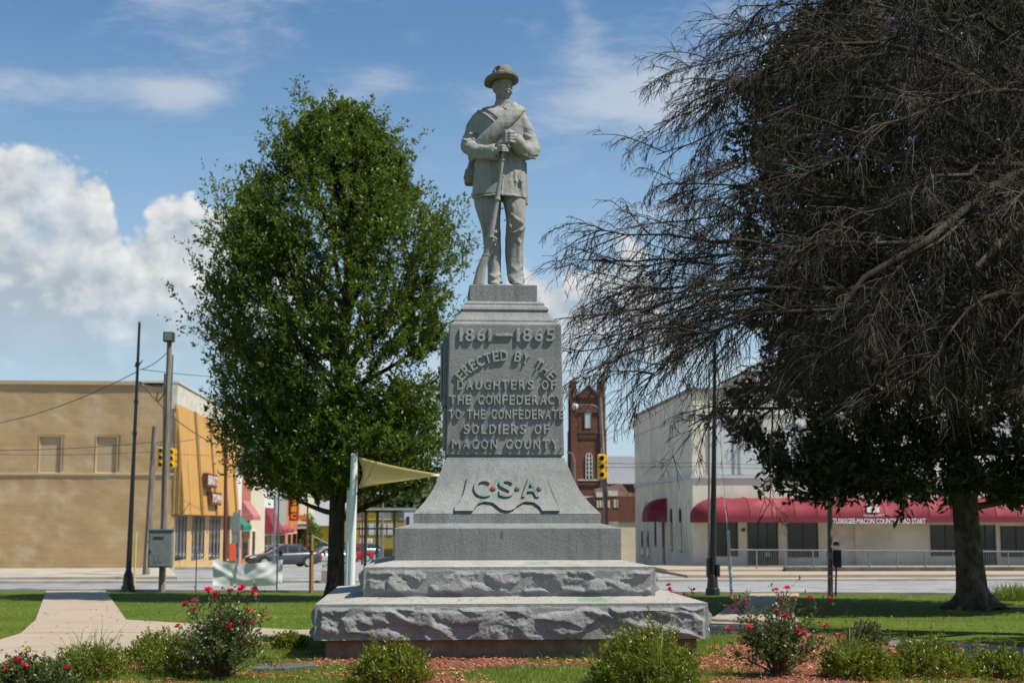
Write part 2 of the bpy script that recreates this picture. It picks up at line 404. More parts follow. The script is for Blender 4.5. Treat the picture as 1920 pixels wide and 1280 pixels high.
M_tyre = mat('tyre_rubber', (.015, .015, .016), None, rough=.85)
M_rim = mat('wheel_alloy', (.55, .56, .58), None, rough=.35, metal=.7)

# ------------------------------------------------------------------ ground
def strip_mesh(xs, ys, dz):
    X, Y = np.meshgrid(xs, ys); Z = tz(X, Y)+dz
    v = np.stack([X, Y, Z], -1).reshape(-1, 3); nx = len(xs)
    i = np.arange(len(ys)-1)[:, None]*nx+np.arange(nx-1)[None]; i = i.ravel()
    return v, np.stack([i, i+1, i+nx+1, i+nx], 1)
xs = np.concatenate([np.arange(-400, -40, 30), np.arange(-40, -9, 1.5), np.arange(-9, 12, .35), np.arange(12, 50, 1.5), np.arange(50, 430, 30)])
ys = np.concatenate([np.arange(-60, 6, 4), np.arange(6, 30, .35), np.arange(30, 80, 1.), np.arange(80, 260, 6), np.arange(260, 900, 60)])
v, f = strip_mesh(xs, ys, -.03)
tag(mobj('ground', v, f, M_lawn, None, True), kind='structure')
# street edge: runs slightly askew
def street_y(x): return 48.6-.174*x
def quadgrid(A, B, n, m, dz):
    """surface between polylines A and B (same length), draped"""
    V = []; Fc = []
    for i in range(n+1):
        t = i/n
        for j in range(m+1):
            q = A(j/m)*(1-t)+B(j/m)*t
            V.append((q[0], q[1], float(tz(q[0], q[1]))+dz))
    for i in range(n):
        for j in range(m):
            a = i*(m+1)+j; Fc.append((a, a+1, a+m+2, a+m+1))
    return V, Fc
ln = lambda x0, y0, x1, y1: (lambda t: np.array((x0+(x1-x0)*t, y0+(y1-y0)*t)))
sy_ = lambda x: street_y(x)
def flat(name, A, B, n, m, dz, mt, thick=0., kind='structure', parent=None):
    v, f = quadgrid(A, B, n, m, dz)
    if thick:
        k = len(v); v = v+[(a, b, c-thick) for a, b, c in v]
        M1 = m+1
        for j in range(m): f.append((j+1, j, k+j, k+j+1)); a = n*M1+j; f.append((a, a+1, k+a+1, k+a))
        for i in range(n): a = i*M1; f.append((a, a+M1, k+a+M1, k+a)); a = i*M1+m; f.append((a+M1, a, k+a, k+a+M1))
    o = mobj(name, v, f, mt, parent)
    if kind: o['kind'] = kind
    return o
XL, XR = -120, 130
flat('street', ln(XL, sy_(XL), XR, sy_(XR)), ln(XL, 62.2, XR, 62.2), 6, 60, .0, M_road)
kb = flat('kerb', ln(XL, sy_(XL)-.16, XR, sy_(XR)-.16), ln(XL, sy_(XL)+.02, XR, sy_(XR)+.02), 1, 60, .05, M_conc2, .3)
flat('median_strip', ln(XL, 57.1, XR, 57.1), ln(XL, 58.3, XR, 58.3), 1, 60, .10, M_conc2, .2)
flat('pavement_left', ln(XL, 61.2, -10.2, 61.2), ln(XL, 75.5, -13.0, 75.5), 4, 40, .12, M_conc2, .3)
flat('pavement_right', ln(11.5, 61.6, XR, 61.6), ln(11.5, 75, XR, 75), 4, 40, .12, M_conc, .3)
flat('side_street', ln(-13.4, 62.0, 14.6, 62.0), ln(-12, 250, 20, 250), 30, 6, .012, M_road)
flat('pavement_storefront', ln(-13.4, 75.6, -10.6, 75.6), ln(-13.4, 150, -10.6, 150), 20, 1, .15, M_conc2, .3)
flat('pavement_church_side', ln(11.6, 75.1, 14.3, 75.1), ln(11.6, 120, 14.3, 120), 12, 1, .15, M_conc2, .3)
# walks in the square: bed sheet plus slabs with open joints
RI, RO = 8.2, 10.75
walk = MB()
def polar(r, a): return np.array((MX+r*math.cos(a), MY+r*math.sin(a)))
A0, A1 = D2R(-14), D2R(194)
path = flat('path', lambda t: polar(RI, A0+(A1-A0)*t), lambda t: polar(RO, A0+(A1-A0)*t), 2, 80, -.018, M_dirt)
NS = 10
for i in range(NS):
    a0 = A0+(A1-A0)*i/NS+.0014; a1 = A0+(A1-A0)*(i+1)/NS-.0014
    flat('slab', (lambda a0, a1: lambda t: polar(RI, a0+(a1-a0)*t))(a0, a1), (lambda a0, a1: lambda t: polar(RO, a0+(a1-a0)*t))(a0, a1), 2, 6, .012, M_conc, .08, None, path)
def poly_interp(pts):
    ys_ = [p[1] for p in pts]; xs_ = [p[0] for p in pts]
    return lambda y: float(np.interp(y, ys_, xs_))
def radial(left, right, yend_l, n, y0):
    Lf, Rf = poly_interp(left), poly_interp(right)
    y1 = min(left[-1][1], right[-1][1])
    for i in range(n):
        a = y0+(y1-y0)*i/n+.008; b = y0+(y1-y0)*(i+1)/n-.008
        flat('slab', lambda t, a=a: np.array((Lf(a)*(1-t)+Rf(a)*t, a)), lambda t, b=b: np.array((Lf(b)*(1-t)+Rf(b)*t, b)), 3, 4, .018, M_conc, .08, None, path)
lft = [(-7.75, 25.5), (-7.7, 27.3), (-7.85, 29.5), (-8.2, 31.3), (-9.1, 35), (-10.55, 41), (-12.9, 50.7)]
rgt = [(-2.0, 29.2), (-3.7, 29.75), (-5.2, 30.5), (-6.0, 31.6), (-6.6, 33), (-8.3, 40), (-10.8, 50.3)]
radial(lft, rgt, 49, 5, 28.9)
# fillet that joins ring and left walk
flat('slab', ln(-7.72, 25.4, -5.0, 26.4), ln(-7.8, 28.86, -2.2, 28.86), 3, 6, .016, M_conc, .08, None, path)
lft2 = [(2.5, 29.6), (5.6, 30.2), (6.6, 32.4), (7.4, 35.5), (10.8, 46.6)]
rgt2 = [(8.0, 27.2), (7.8, 29.5), (8.4, 32), (9.4, 36), (12.3, 46.3)]
radial(lft2, rgt2, 45, 4, 28.9)
# bank and ramp wall in front of the cream building
YB2 = 72.5
o = MB()
for a, b in ((17.0, 60),):
    o.box(a, b, 66.4, 66.75, -.5, .02)
tag(o.obj('retaining_wall', mat('stained_bank', (.13, .11, .085), (.07, .065, .05), 1.5, .95, .01, 12), None, bevel=.02, loc=(17, 66.6, 0)), 'low stained concrete retaining wall under the railing of the cream building', 'wall')

# ------------------------------------------------------------------ monument
def hwof(pl, pr, py, Yguess=18.5):
    Y = Yguess
    for i in range(30):
        hw = (P(pr, py, Y).x-P(pl, py, Y).x)/2; Y = MY-hw
    return hw, Y
def rock_field(s, t, seed, cell=.32):
    r = rs(seed); n = int((s.max()-s.min()+.6)*(t.max()-t.min()+.3)/(cell*cell*.45))+6
    cs = r.uniform(s.min()-.2, s.max()+.2, n); ct = r.uniform(t.min()-.1, t.max()+.1, n)
    gx = r.normal(0, .22, n); gt = r.normal(-.08, .46, n); h0 = r.uniform(-.032, .036, n)
    ws = s+.09*(fbm(s*5, t*5, 0, seed)-.5)+.7*t; wt = t+.09*(fbm(s*5, t*5, 9, seed)-.5)
    best = np.full(s.shape, 1e9); H = np.zeros(s.shape); acc = np.zeros(s.shape); W = np.zeros(s.shape)
    for i in range(n):
        a = (ws-cs[i]-.7*ct[i]); b = (wt-ct[i]); d = np.hypot(a*.62, b*1.25)
        w = np.exp(-d*70)+1e-12
        acc += w*(h0[i]+gx[i]*a+gt[i]*b); W += w
    h = acc/W*1.1
    h = h + .050*(fbm(s*5, t*6, 3, seed)-.5) + .026*np.abs(fbm(s*16+t*8, t*18, 5, seed)-.47) + .022*(fbm(s*34, t*40, 7, seed)-.5)+.012*(fbm(s*90, t*95, 2, seed)-.5)
    return h
def rock_block(name, hw, z0, z1, wash_hw, wash_z, seed, parent, proj=.055, margin=.045, bmargin=0.):
    """block with drafted margins, quarry faces and a sloped top"""
    V = []; Fq = []
    def addgrid(S, T, fn):
        nonlocal V, Fq
        k = len(V); Sg, Tg = np.meshgrid(S, T)
        q = fn(Sg, Tg).reshape(-1, 3); V += q.tolist(); nx = len(S)
        for i in range(len(T)-1):
            for j in range(nx-1):
                a = k+i*nx+j; Fq.append((a, a+1, a+nx+1, a+nx))
    st = .0125
    S = np.arange(-hw, hw+st*.5, (2*hw)/round(2*hw/st)); T = np.linspace(z0, z1, int((z1-z0)/st)+2)
    for k, (nx, ny) in enumerate(((0, -1), (-1, 0), (1, 0))):
        def fn(Sg, Tg):
            h = rock_field(Sg, Tg, seed+k*17)+proj
            e = np.minimum(np.minimum(Sg+hw, hw-Sg)-margin, (z1-Tg)-margin*1.0)
            if bmargin: e = np.minimum(e, Tg-z0-bmargin)
            e = e+.010*(vnoise(Sg*12, Tg*12, 0, seed)-.5)*2
            msk = smooth(0, .05, e)
            msk2 = smooth(-.004, .010, e)
            bt = smooth(-.05, .10, Tg-z0)*.55+.45 if not bmargin else 1.
            prof = (.35+.65*np.sin(np.clip((Tg-z0)/(z1-z0), 0, 1)*math.pi*.93+.12))
            hc = .085*np.tanh(np.maximum(h, -.01)/.085); d = np.where(e > -.004, np.maximum(hc*msk*bt, 0.000)+.008*msk2, 0)
            if nx == 0: return np.stack([MX+Sg, MY-hw-d, Tg], -1)
            return np.stack([MX+nx*(hw+d), MY-nx*(-Sg) if nx < 0 else MY+Sg, Tg], -1) if nx > 0 else np.stack([MX-(hw+d), MY-Sg, Tg], -1)
        addgrid(S, T, fn)
    o = mobj(name, V, np.array(Fq), M_rock, parent, True)
    try: o.data.set_sharp_from_angle(angle=D2R(30))
    except Exception: pass
    c = MB(); hi_ = hw-.002
    c.box(MX-hi_, MX+hi_, MY-hi_+.0, MY+hi_, z0, z1-.001)
    c.frus((MX-hw, MX+hw, MY-hw, MY+hw, z1), (MX-wash_hw, MX+wash_hw, MY-wash_hw, MY+wash_hw, wash_z))
    c.obj('core', M_granite_top, o)
    return o
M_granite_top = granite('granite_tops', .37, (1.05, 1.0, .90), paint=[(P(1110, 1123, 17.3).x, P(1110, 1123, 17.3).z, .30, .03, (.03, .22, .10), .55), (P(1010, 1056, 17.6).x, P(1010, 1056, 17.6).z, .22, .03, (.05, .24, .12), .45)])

mon = thing('monument', (MX, MY, float(tz(MX, MY))), 'tall grey granite war memorial with stepped rock-faced base and carved inscription', 'monument')
hw1 = (P(1327.5, 1131, 17).x-P(590.5, 1131, 17).x)/2; MX = (P(1327.5, 1131, 17).x+P(590.5, 1131, 17).x)/2
MY = 17+hw1; mon.location = (MX, MY, .55)
z1t = P(959, 1131, 17).z; z1b = P(959, 1198, 17).z
hw2, Y2 = hwof(683, 1229, 1062); z2t = P(956, 1062, Y2).z; z2b = P(956, 1117.5, Y2).z
hw3, Y3 = hwof(742, 1167, 989.5); z3t = P(954, 989.5, Y3).z; z3b = P(954, 1049.5, Y3).z
hw4, Y4 = hwof(776, 1128, 970); z4b = P(952, 980.5, Y4).z; z4t = P(952, 962.5, Y4).z
rock_block('base_course', hw1, z1b, z1t, hw2, z2b, 11, mon, .030, .040)
rock_block('second_step', hw2, z2b, z2t, hw3, z3b, 31, mon, .026, .040, .03)
c = MB(); c.frus((MX-hw1+.12, MX+hw1-.12, MY-hw1+.12, MY+hw1-.12, -.1), (MX-hw1+.12, MX+hw1-.12, MY-hw1+.12, MY+hw1-.12, z1b))
c.obj('foundation', mat('foundation_concrete', (.24, .185, .13), (.16, .12, .085), 6, .95, .01, 20), mon, bevel=.02)
M_granite_p = granite('granite_die_base', .23, paint=[(P(940, 990+12, Y3).x, P(940, 1003, Y3).z, .03, .06, (.03, .16, .08), .8)])
c = MB(); c.box(MX-hw3, MX+hw3, MY-hw3, MY+hw3, z3b, z3t)
c.frus((MX-hw3, MX+hw3, MY-hw3, MY+hw3, z3t), (MX-hw4, MX+hw4, MY-hw4, MY+hw4, z4b))
c = MB()
for a, b, zz0, zz1 in ((hw3, hw3, z3b, z3t), (hw3, hw4, z3t, z4b)): c.frus((MX-a, MX+a, MY-a, MY+a, zz0), (MX-b, MX+b, MY-b, MY+b, zz1))
c.obj('third_step', M_granite_p, mon, bevel=.006)
# flare: profile half width against z
hwt, Yt = hwof(836.5, 1057.5, 858); zft = P(947, 857.5, Yt).z
prof_px = [(962.5, 352), (958, 347), (952, 338), (944, 325), (934, 310.5), (922, 295), (910, 281), (898, 269), (886, 256.5), (874, 245), (866, 235), (861, 226.5), (857.5, 221)]
prof_px = [(962.5, 352), (957, 341), (950, 326), (941, 309), (930, 291.5), (918, 275), (905, 261), (892, 249.5), (880, 240), (870, 231), (862, 223.5), (857.5, 221)]
FL = []
for py, wd in prof_px:
    hw = wd/2/F*18.6; 
    for i in range(12): Yq = MY-hw; q0 = P(952-wd/2, py, Yq); q1 = P(952+wd/2, py, Yq); hw = (q1.x-q0.x)/2
    FL.append((P(952, py, MY-hw).z, hw))
FL[0] = (z4t, hw4)
FL = sorted(FL)
FZ = np.array([a for a, b in FL]); FH = np.array([b for a, b in FL])
def flare_hw(z): return np.interp(z, FZ, FH)
c = MB(); c.frus((MX-hw4, MX+hw4, MY-hw4, MY+hw4, z4b), (MX-hw4, MX+hw4, MY-hw4, MY+hw4, z4t-.004))
zz = np.linspace(FZ[0], FZ[-1], 40)
import numpy as _n
# smooth profile
hh = flare_hw(zz); hh = _n.convolve(_n.concatenate([[hh[0]*2-hh[1]], hh, [hh[-1]*2-hh[-2]]]), [.25, .5, .25], 'valid'); hh[0] = hw4
FZ, FH = zz, hh
k0 = len(c.v)
rings = [[(MX-h, MY-h, z), (MX+h, MY-h, z), (MX+h, MY+h, z), (MX-h, MY+h, z)] for z, h in zip(zz, hh)]
vv = [p for r in rings for p in r]; ff = [(3, 2, 1, 0)]
for i in range(len(rings)-1):
    for j in range(4): a = i*4+j; b = i*4+(j+1) % 4; ff.append((a, b, b+4, a+4))
ff.append(tuple(len(vv)-4+j for j in range(4)))
c.add(vv, ff)
CSAX = P(951, 915, 18.3).x
zCSA = P(951, 915, MY-float(flare_hw(1.9))).z
pts_paint = []
for px, py, rx, rz, col, am in ((921, 912, .10, .07, (.42, .10, .10), .5), (930, 932, .24, .07, (.08, .22, .13), .5), (992, 912, .16, .13, (.11, .24, .15), .4), (900, 920, .12, .10, (.09, .23, .14), .4), (905, 945, .10, .05, (.05, .25, .12), .5), (935, 905, .10, .08, (.08, .28, .15), .45)):
    q = P(px, py, MY-.92); pts_paint.append((q.x, q.z, rx, rz, col, am))
M_csa = granite('granite_flare', .27, paint=pts_paint)
flare = c.obj('flared_base', M_csa, mon)
# raised tablet on the flare
def px2(px, py, Y): q = P(px, py, Y); return (q.x, q.z)
outl = [(951, 877), (1026, 896), (1028, 908), (1035, 928), (1043, 943), (1049, 949), (1050, 957), (1016, 957), (1013, 951), (1008, 945.5), (1001, 941.5), (992, 939.5), (983, 940), (975, 943), (969, 948), (964, 953), (957, 956), (949, 956.5), (941, 955), (935, 951), (930, 946), (924, 942), (916, 940), (907, 939.5), (899, 942), (893, 946), (889, 951), (887, 957), (852, 957), (853, 949), (860, 943), (868, 928), (874, 908), (876, 896)]
def flare_plate(name, poly_px, off, th, m, parent, bev=0.006):
    pl = []
    for px, py in poly_px:
        Y = 18.4
        for i in range(8): z = P(px, py, Y).z; Y = MY-float(np.interp(z, FZ, FH))
        q = P(px, py, Y); pl.append((q.x, q.z))
    o_ = MB(); o_.prism(pl, 0, th, 'y')
    bm = bmesh.new(); vs = [bm.verts.new(q) for q in o_.v]
    for f_ in o_.f: bm.faces.new([vs[i] for i in f_])
    bmesh.ops.triangulate(bm, faces=[f_ for f_ in bm.faces if len(f_.verts) > 4])
    z0 = min(q[1] for q in pl); z1 = max(q[1] for q in pl)
    zc = z0+.02
    while zc < z1:
        bmesh.ops.bisect_plane(bm, geom=bm.verts[:]+bm.edges[:]+bm.faces[:], plane_co=(0, 0, zc), plane_no=(0, 0, 1)); zc += .03
    zk = np.concatenate([[z0-.01], np.arange(z0+.02, z1, .03), [z1+.01]]); yk = MY-np.interp(zk, FZ, FH)
    for v_ in bm.verts: v_.co.y = float(np.interp(v_.co.z, zk, yk))-off-((th+.026*(1-(v_.co.z-z0)/(z1-z0))) if v_.co.y < th*.5 else -.02)
    bmesh.ops.recalc_face_normals(bm, faces=bm.faces)
    V = [v_.co[:] for v_ in bm.verts]; bm.verts.index_update(); Fc = [tuple(v_.index for v_ in f_.verts) for f_ in bm.faces]
    bm.free()
    return mobj(name, V, Fc, m, parent)
zp_0, zp_1 = P(951, 957, 18.3).z, P(951, 877, 18.5).z
flare_plate('raised_tablet', outl, 0., .022, M_csa, flare)
LET = {}
def glyph(ch, bold=-.004, ext=.06, bev=.022):
    if ch not in LET: LET[ch] = text_raw(ch, ext, bev, bold, 4, 1)
    return LET[ch]
def put_letter(ch, cx, cz, w_, h_, ang, yf, depth, m, parent, name='letter', bend=None):
    vs, fs = glyph(ch)
    a0, a1, b0, b1 = vs[:, 0].min(), vs[:, 0].max(), vs[:, 1].min(), vs[:, 1].max(); d0, d1 = vs[:, 2].min(), vs[:, 2].max()
    u = ((vs[:, 0]-a0)/(a1-a0)-.5)*w_; v = ((vs[:, 1]-b0)/(b1-b0)-.5)*h_; d = (vs[:, 2]-d0)/(d1-d0)*depth
    ca, sa = math.cos(ang), math.sin(ang)
    X = cx+u*ca-v*sa; Z = cz+u*sa+v*ca
    Y = (yf(Z) if callable(yf) else yf)-d+.004
    return mobj(name, np.stack([X, Y, Z], 1), fs, m, parent)
WID = {'I': .22, '1': .26, '-': .5, '.': .18, ' ': .42, 'M': .95, 'W': 1.0, 'E': .68, 'F': .66, 'L': .64, 'T': .74, 'Y': .76, 'A': .8, 'S': .68, 'J': .6, 'O': .78, 'G': .78, 'C': .74, 'N': .78, 'H': .76, 'U': .76, 'D': .76, 'R': .74, 'B': .72}
def line(txt, pl, pr, pt, pb, yfn, m, parent, depth=.03, gap=.28, warp=None):
    """raised letters between pixel columns pl..pr and rows pt..pb on the face yfn(z)"""
    ws = [WID.get(ch, .72) for ch in txt]; tot = sum(ws)+gap*(len(txt)-1); u = 0
    for ch, w_ in zip(txt, ws):
        c0 = (u+w_/2)/tot; u += w_+gap
        if ch == ' ': continue
        px = pl+(pr-pl)*c0; pw = (pr-pl)*w_/tot
        if warp: px, py, ang, ph = warp(c0)
        else: py, ang, ph = (pt+pb)/2, 0., (pb-pt)
        Y = 18.6
        for i in range(6): q = P(px, py, Y); Y = float(yfn(q.z))
        s_ = (P(px+10, py, Y)-P(px, py, Y)).length/10
        if ch == '.': put_letter(ch, q.x, P(px, pb-3, Y).z, s_*pw*.9, s_*pw*.9, 0, yfn, depth, m, parent); continue
        if ch == '-': put_letter(ch, q.x, q.z, s_*pw, s_*5, 0, yfn, depth, m, parent); continue
        put_letter(ch, q.x, q.z, s_*pw, s_*ph, ang, yfn, depth, m, parent)
# shaft
hwb, Yb = hwof(836.5, 1057.5, 851); zsb = P(947, 853, Yb).z
hws, Ys = hwof(844.5, 1054, 610); zst = P(949, 608, Ys).z
c = MB(); c.frus((MX-hwb+.03, MX+hwb-.03, MY-hwb+.03, MY+hwb-.03, FZ[-1]-.001), (MX-hwb+.03, MX+hwb-.03, MY-hwb+.03, MY+hwb-.03, zsb+.002))
c.obj('bed_joint', M_rock, mon)
c = MB(); c.frus((MX-hwb, MX+hwb, MY-hwb, MY+hwb, zsb), (MX-hws, MX+hws, MY-hws, MY+hws, zst))
shaft = c.obj('shaft', M_granite, mon, bevel=.012, seg=2)
shy = lambda z: MY-(hwb+(hws-hwb)*(z-zsb)/(zst-zsb))
line('1861', 861, 921, 616, 641, shy, M_granite_lit, shaft, .034, .24)
line('-', 927, 961, 616, 641, shy, M_granite_lit, shaft, .034)
line('1865', 968, 1040, 616, 641, shy, M_granite_lit, shaft, .034, .24)
def arc(c0):
    a = D2R(-50+c0*100); Rr = 116; cx, cyy = 948.5, 783
    return cx+Rr*math.sin(a), cyy-Rr*math.cos(a), -a, 20
line('ERECTED BY THE', 836, 1060, 0, 0, shy, M_granite_lit, shaft, .032, .26, arc)
line('DAUGHTERS OF', 857, 1043, 713, 731, shy, M_granite_lit, shaft, .03)
line('THE CONFEDERACY', 843, 1054, 741, 759, shy, M_granite_lit, shaft, .03, .2)
line('TO THE CONFEDERATE', 841, 1057, 768, 786, shy, M_granite_lit, shaft, .03, .2)
line('SOLDIERS OF', 869, 1030, 796, 814, shy, M_granite_lit, shaft, .03)
line('MACON COUNTY.', 847, 1054, 824, 842, shy, M_granite_lit, shaft, .03)
# carved relief on the shaft's left and right sides
def sidex(z): return hwb+(hws-hwb)*(z-zsb)/(zst-zsb)
za, zb_, zc_ = P(835, 638, MY).z, P(835, 766, MY).z, P(835, 842, MY).z
rl = MB(); rl.box(MX-sidex(za)-.075, MX-sidex(za)+.05, MY-.52, MY+.5, zb_, za)
rl.box(MX-sidex(za)-.10, MX-sidex(za)-.076, MY-.40, MY+.4, zb_+.12, za-.08)
rl.box(MX-sidex(zb_)-.045, MX-sidex(zb_)+.05, MY-.5, MY+.5, zc_, zb_-.02)
rl.obj('side_relief', M_granite, shaft, bevel=.012)
rl = MB(); rl.box(MX+sidex(za)-.05, MX+sidex(za)+.03, MY-.5, MY+.5, zb_, za+.05); rl.obj('side_relief', M_granite, shaft, bevel=.015)
# C.S.A.
fly = lambda z: MY-np.interp(z, FZ, FH)-.022-.026*np.clip(1-(z-zp_0)/(zp_1-zp_0), 0, 1)
line('C', 888, 919, 896, 931, fly, M_csa, flare, .04); line('S', 935, 963, 896, 931, fly, M_csa, flare, .04); line('A', 977, 1010, 896, 931, fly, M_csa, flare, .04)
for px in (925.5, 970.5, 1011.5):
    q = P(px, 915, 18.5)
    for i in range(6): Y = float(fly(q.z)); q = P(px, 915, Y)
    d_ = MB(); k = .032
    d_.tube([(q.x, Y+.02, q.z), (q.x, Y-.028, q.z), (q.x, Y-.04, q.z)], [k, k, k*.6], 10); d_.obj('dot', M_csa, flare)
# cap mouldings above the shaft
def ring_profile(name, prof, m, bev=.004):
    """prof: list of (left px, right px, py)"""
    c = MB(); pr = []
    for a, b, py in prof:
        h, Y = hwof(a, b, py); pr.append((h, P((a+b)/2, py, Y).z))
    vv = [p for h, z in pr for p in ((MX-h, MY-h, z), (MX+h, MY-h, z), (MX+h, MY+h, z), (MX-h, MY+h, z))]
    ff = [(3, 2, 1, 0)]
    for i in range(len(pr)-1):
        for j in range(4): a = i*4+j; b = i*4+(j+1) % 4; ff.append((a, b, b+4, a+4))
    ff.append(tuple(len(vv)-4+j for j in range(4)))
    return c.add(vv, ff).obj(name, m, mon, bevel=bev)
ring_profile('cap_moulding', [(845.5, 1053, 608), (853, 1044, 603.5), (853, 1044, 600), (856, 1041, 597.5), (862, 1034, 592), (867, 1029, 585), (867, 1029, 583.5), (865, 1031, 580), (868, 1028, 575), (871, 1025, 573.5), (873, 1023, 572), (873, 1023, 568.5), (877, 1019, 566), (880, 1015, 564.5)], M_granite)
hwp, Yp = hwof(884.5, 1008.5, 548); zp0 = P(946, 564.5, Yp).z; zp1 = P(946, 533.5, Yp).z
c = MB(); c.box(MX-hwp-.02, MX+hwp, MY-hwp, MY+hwp, zp0, zp1)
c.obj('plinth', M_granite, mon, bevel=.008)
SX, SY, SZ = MX, MY, zp1
# ------------------------------------------------------------------ statue (sculpted as signed distance fields, one unit = one photo pixel)
_a = P(946, 533, MY); _b = P(946, 333, MY); _c = P(1046, 433, MY); _d = P(846, 433, MY)
SUV = (_b.z-_a.z)/200; SUH = (_c.x-_d.x)/200
SU = (SUV+SUH)/2
SX0 = P(946, 533, MY).x
def L3(px, py, w=0.):
    """local sculpture coordinates (u right, v up, w to the front) of a photo point w units in front of the axis"""
    q = P(px, py, MY-w*SU)
    return ((q.x-SX0)/SU, (q.z-SZ)/SU, w)
class Sdf:
    def __init__(s, lo, hi, h):
        s.lo = np.array(lo, float); s.h = h
        s.n = np.ceil((np.array(hi)-s.lo)/h).astype(int)+1
        s.ax = [s.lo[i]+h*np.arange(s.n[i]) for i in range(3)]
        s.v = np.full(s.n, 1e3, np.float32)
    def sl(s, lo, hi):
        r = []
        for i in range(3):
            a = max(0, int((lo[i]-s.lo[i])/s.h)); b = min(s.n[i], int((hi[i]-s.lo[i])/s.h)+2)
            if b <= a: return None, None
            r.append(slice(a, b))
        X = s.ax[0][r[0]][:, None, None]; Y = s.ax[1][r[1]][None, :, None]; Z = s.ax[2][r[2]][None, None, :]
        return tuple(r), (X, Y, Z)
    def comb(s, sl, d, k, sub=False):
        a = s.v[sl]
        if sub:
            d = -d; hh = np.clip(.5-.5*(a-d)/max(k, 1e-3), 0, 1) if k > 0 else None
            if k > 0: s.v[sl] = a*(1-hh)+d*hh+k*hh*(1-hh)
            else: s.v[sl] = np.maximum(a, d)
        else:
            if k > 0:
                hh = np.clip(.5+.5*(a-d)/k, 0, 1); s.v[sl] = a*(1-hh)+d*hh-k*hh*(1-hh)
            else: s.v[sl] = np.minimum(a, d)
    def ell(s, c, r, k=2., rot=None, sub=False, m=7):
        R_ = max(r)+m
        sl, X = s.sl([c[i]-R_ for i in range(3)], [c[i]+R_ for i in range(3)])
        if sl is None: return
        p = [X[i]-c[i] for i in range(3)]
        if rot is not None: p = [p[0]*rot[i][0]+p[1]*rot[i][1]+p[2]*rot[i][2] for i in range(3)]
        q = np.sqrt((p[0]/r[0])**2+(p[1]/r[1])**2+(p[2]/r[2])**2)
        g_ = np.sqrt((p[0]/r[0]**2)**2+(p[1]/r[1]**2)**2+(p[2]/r[2]**2)**2)+1e-6
        s.comb(sl, (q*(q-1)/g_).astype(np.float32), k, sub)
    def cap(s, a, b, ra, rb, k=2., sub=False, flat_=1., m=8):
        a = np.array(a, float); b = np.array(b, float); rm = max(ra, rb)+m
        sl, X = s.sl(np.minimum(a, b)-rm, np.maximum(a, b)+rm)
        if sl is None: return
        ba = b-a; L = ba@ba+1e-9
        t = np.clip(sum((X[i]-a[i])*ba[i] for i in range(3))/L, 0, 1)
        d = np.sqrt((X[0]-a[0]-t*ba[0])**2+(X[1]-a[1]-t*ba[1])**2+((X[2]-a[2]-t*ba[2])/flat_)**2)-(ra+(rb-ra)*t)
        s.comb(sl, (d*min(1, flat_)).astype(np.float32), k, sub)
    def poly(s, pts, rr, k=2., flat_=1.):
        for i in range(len(pts)-1): s.cap(pts[i], pts[i+1], rr[i], rr[i+1], k if i == 0 else max(k, 3.), flat_=flat_)
    def loft(s, rows, k=2., ex=2.3, m=8, sub=False):
        """rows: (v, cu, au, cw, aw)"""
        rows = sorted(rows); A = np.array(rows, float); v0, v1 = A[0, 0], A[-1, 0]
        um = (A[:, 1]-A[:, 2]).min()-m; uM = (A[:, 1]+A[:, 2]).max()+m; wm = (A[:, 3]-A[:, 4]).min()-m; wM = (A[:, 3]+A[:, 4]).max()+m
        sl, X = s.sl((um, v0-m, wm), (uM, v1+m, wM))
        if sl is None: return
        vv = X[1]; ip = lambda j: np.interp(vv, A[:, 0], A[:, j])
        au = ip(2); aw = ip(4)
        q = (np.abs((X[0]-ip(1))/au)**ex+np.abs((X[2]-ip(3))/aw)**ex)**(1/ex)
        d = (q-1)*np.minimum(au, aw)
        d = np.maximum(d, np.maximum(v0-vv, vv-v1))
        s.comb(sl, d.astype(np.float32), k, sub)
    def disp(s, fn, lo, hi):
        sl, X = s.sl(lo, hi)
        XX = np.broadcast_arrays(*X)
        s.v[sl] += fn(*XX).astype(np.float32)
    def mesh(s):
        V = s.v; ins = V < 0; n = V.shape
        c = np.zeros([q-1 for q in n], np.int8)
        for a in (0, 1):
            for b in (0, 1):
                for d in (0, 1): c += ins[a:n[0]-1+a, b:n[1]-1+b, d:n[2]-1+d]
        cell = (c > 0) & (c < 8); idx = np.full(c.shape, -1, np.int64); I, J, K = np.nonzero(cell); idx[I, J, K] = np.arange(len(I))
        acc = np.zeros((len(I), 3)); cnt = np.zeros(len(I))
        cor = [(a, b, d) for a in (0, 1) for b in (0, 1) for d in (0, 1)]
        val = {q: V[I+q[0], J+q[1], K+q[2]] for q in cor}
        for p in cor:
            for ax in range(3):
                if p[ax]: continue
                q = list(p); q[ax] = 1; q = tuple(q); a, b = val[p], val[q]; mk = (a < 0) != (b < 0)
                t = np.where(mk, a/(a-b+1e-12), 0); e = np.zeros((len(I), 3)); e[:] = p; e[:, ax] += t
                acc[mk] += e[mk]; cnt[mk] += 1
        pos = (np.stack([I, J, K], 1)+acc/cnt[:, None])*s.h+s.lo
        Q = []
